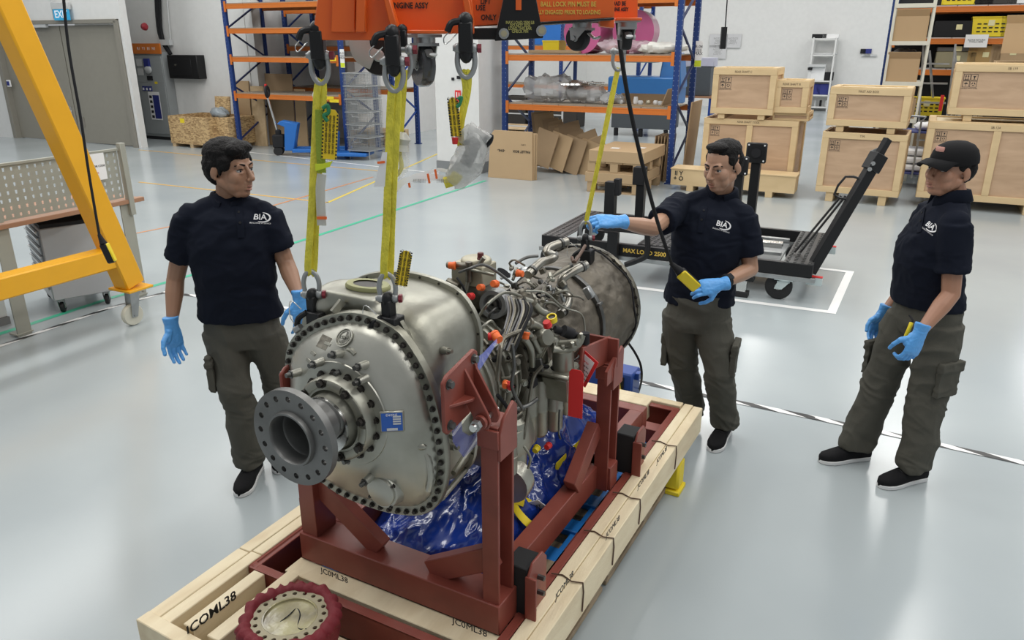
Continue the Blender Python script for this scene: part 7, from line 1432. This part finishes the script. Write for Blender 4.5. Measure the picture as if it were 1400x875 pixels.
for z in (2.66, 2.12, 1.52, .96, .3): q = MB(); q.box((0, .42, z), (.56, .88, .035)); q.build('shelf_panel', CRP, ss, bevel=.003); q = MB(); q.box((0, -.01, z - .01), (.56, .03, .06)); q.build('shelf_front', CRP, ss)
def c3(label, r, f, z, w_, h, m=CARD, d=.4, nm='carton', cat='box', **k): return carton(nm, label, r, f, z, w_, d, h, m, cat=cat, **k)
c3('brown open carton on the second shelf of the cream slotted rack', .0, 14.25, 2.14, .46, .36, d=.45, flaps=True); c3('brown open carton on the third shelf of the cream slotted rack', -.03, 14.25, 1.54, .46, .34, d=.45, flaps=True)
c3('low brown carton on the fourth shelf of the cream slotted rack', .02, 14.3, .98, .46, .30, d=.45, m=CARDD); heap('cable_coil', 'dark cables heaped in the third shelf carton', -.03, 14.3, 1.80, (.4, .3, .22), M_('dark_brown', (.06, .045, .04), .5), 12, cat='cables')
t = rthing('yellow_tray', 'orange-yellow tray inside the top carton of the cream rack', 'tray', .02, 14.35, 2.45); q = MB(); q.box((0, 0, .05), (.36, .3, .12)); q.build('tray_body', M_('amber_plastic', (.65, .28, .02), .5), t, bevel=.01)
def basket(label, r, f, z, w_=.42, h=.28, m=YELC):
    t = rthing('yellow_basket', label, 'basket', r, f, z); q = MB()
    for y, s_ in ((-.15, 1), (.15, 1)): q.box((0, y, h/2), (w_, .01, h), taper=1.12)
    q.box((-w_/2*1.05, 0, h/2), (.01, .3, h)); q.box((w_/2*1.05, 0, h/2), (.01, .3, h)); q.box((0, 0, .01), (w_, .3, .02)); q.box((0, 0, h), (w_*1.15, .34, .02)); q.build('basket_body', m, t)
    for k in range(5):
        for j in range(3): q = MB(); q.box(((k-2)*w_*.17, -.157, h*.25 + j*h*.2), (w_*.11, .004, .02)); q.build('slot', BLKM, t)
    q = MB(); q.box((0, -.165, h*.7), (.09, .004, .09)); q.build('paper_label', M_('pale_yellow_note', (.75, .7, .4), .6), t)
def bx(px, f): return RF(px, 60, f)[0]
basket('yellow basket with slots on the middle orange shelf, left one', bx(1350, 15.6), 15.75, 2.215, .50, .30); basket('yellow basket on the middle orange shelf, at the picture edge', bx(1386, 15.6), 15.75, 2.215, .42, .30)
basket('yellow basket on the top orange shelf behind the slotted rack', bx(1300, 15.6) , 15.75, 2.715, .45, .28); basket('yellow basket low behind the slotted rack at trolley height', .42, 14.9, .98, .45, .28)
for k, (px, z, w_, h, m, lb) in enumerate(((1327, 2.715, .42, .30, BLKM, 'black case on the top orange shelf'), (1352, 2.715, .55, .3, M_('bin_dark', (.04, .035, .03), .6), 'dark bin on the top orange shelf, right of the black case'), (1382, 2.715, .36, .3, PAPER, 'white box on the top orange shelf'), (1305, 2.215, .7, .25, BLKM, 'wide black case on the middle orange shelf'),
    (1310, 1.715, .60, .26, M_('khaki_box', (.30, .27, .17), .6), 'khaki storage box on the lower orange shelf'), (1348, 1.715, .50, .36, M_('amber_carton', (.42, .27, .10), .7), 'amber-brown carton with label on the lower orange shelf'), (1385, 1.715, .62, .42, CARD, 'big brown carton on the lower orange shelf at the picture edge'), (1310, 1.98, .60, .07, M_('lid_dark', (.12, .12, .12), .4), 'dark lid on the khaki storage box'))):
    t = rthing('storage_box', lb, 'box', bx(px, 15.7), 15.85, z); q = MB(); q.box((0, 0, h/2), (w_, .5, h)); q.build('box_body', m, t, bevel=.01); q = MB(); q.box((.02, -.255, h*.6), (.09, .004, .08)); q.build('paper_label', M_('pale_yellow_note', (.75, .7, .4), .6), t)
carton('tilted_carton', 'open brown carton tilted at the upper right edge of the picture', bx(1408, 13.0), 13.0, 1.98, .55, .45, .38, CARD, az=.3, tape=False, flaps=True)
carton('brown_carton', 'brown carton standing behind the SB 119 crate at the picture edge', bx(1396, 13.6) , 13.6, 1.45, .55, .45, .42, CARD)
for nm_, r_, z_ in (('carton_support', bx(1402, 13.3), 1.42),): t = rthing('steel_table', 'plain steel table carrying the cartons behind the right crates', 'table', r_ + .1, 13.3); q = MB(); q.box((0, .0, z_), (1.1, .9, .04)); q.build('table_top', GREYM, t); [MB().box((x, y, z_/2), (.05, .05, z_)).build('leg', GREYM, t) for x in (-.5, .5) for y in (-.4, .4)]
a = RF(1335, 56, 15.4); t = rthing('shelf_notice', 'white notice sheet hanging from the orange shelf beam', 'paper', a[0], 15.44, a[1]); q = MB(); q.box((0, 0, 0), (.33, .004, .20)); q.build('sheet', PAPER, t); text('PLEASE RETURN\nTOOLS HERE', .035, (0, -.004, 0), (1, 0, 0), (0, 0, 1), INK, t, world=False)
ld = rthing('step_ladder', 'aluminium step ladder folded between the slotted rack and the crates', 'ladder', .62, 14.6)
for x, b_ in ((-.18, -.35), (.18, .1)): q = MB(); q.bar((x, 0, 0), (x + b_*.2 - .15, 0, 2.1), .05, .03); q.build('stile', GREYM, ld); q = MB(); q.bar((x + .35, .3, 0), (x - .12, .1, 2.0), .03, .03); q.build('rear_leg', GREYM, ld)
for k in range(6): q = MB(); q.box((-.05 - .025*k, 0, .3 + .3*k), (.38, .09, .025)); q.build('step', GREYM, ld)
q = MB(); q.box((.0, -.05, 1.2), (.05, .03, .25)); q.build('red_label', REDC, ld)
tr_ = rthing('trolley', 'blue-decked wire trolley with white bags between the right crates', 'trolley', .50, 13.35)
for z in (.22, .84): q = MB(); q.box((0, .25, z), (.75, .5, .03)); q.build('trolley_deck', M_('trolley_blue', (.05, .06, .20), .5), tr_, bevel=.004)
q = MB(); q.tube([(-.15, -.02, .15), (-.15, -.02, 1.0), (-.10, -.02, 1.07), (-.28, .1, 1.07), (-.33, .3, 1.0), (-.33, .3, .2)], .015, 8); q.build('trolley_frame', GREYM, tr_)
for x in (-.3, .3):
    for y in (.05, .45): q = MB(); q.cyl((x - .015, y, .07), (x + .015, y, .07), .07, n=14); q.build('wheel', RUB, tr_)
for k in range(3): t = rthing('folded_white_bag', ('lowest', 'middle', 'topmost')[k] + ' of the folded white bags on the lower trolley deck', 'bag', .45, 13.6, .24 + k*.12, 'white bags on the trolley'); q = MB(); q.box((0, 0, .055), (.55, .4, .10)); q.build('bag_body', PAPER, t, bevel=.03)
heap('white_cloth', 'crumpled white cloth on the upper trolley deck', .45, 13.55, .86, (.4, .3, .12), PAPER, 15, cat='cloth', amp=.02)
t = rthing('supply_crate', 'pink crate of supplies low behind the slotted rack', 'crate', .30, 14.95, .3); q = MB(); q.box((0, 0, .2), (.4, .3, .4)); q.build('crate_body', CARDD, t)
t = rthing('wire_rack_cart', 'tangled grey wire frame behind the SB 119 crate', 'wire frame', .95, 14.2)
for k in range(7): q = MB(); q.bar((-.35 + .1*k, 0, .55), (-.15 + .06*k, .1, 1.1), .015, .015); q.build('wire', GREYM, t)
q = MB(); q.box((0, 0, .45), (.9, .5, .03)); q.box((-.4, 0, .22), (.03, .03, .44)); q.box((.4, 0, .22), (.03, .03, .44)); q.build('frame', GREYM, t)
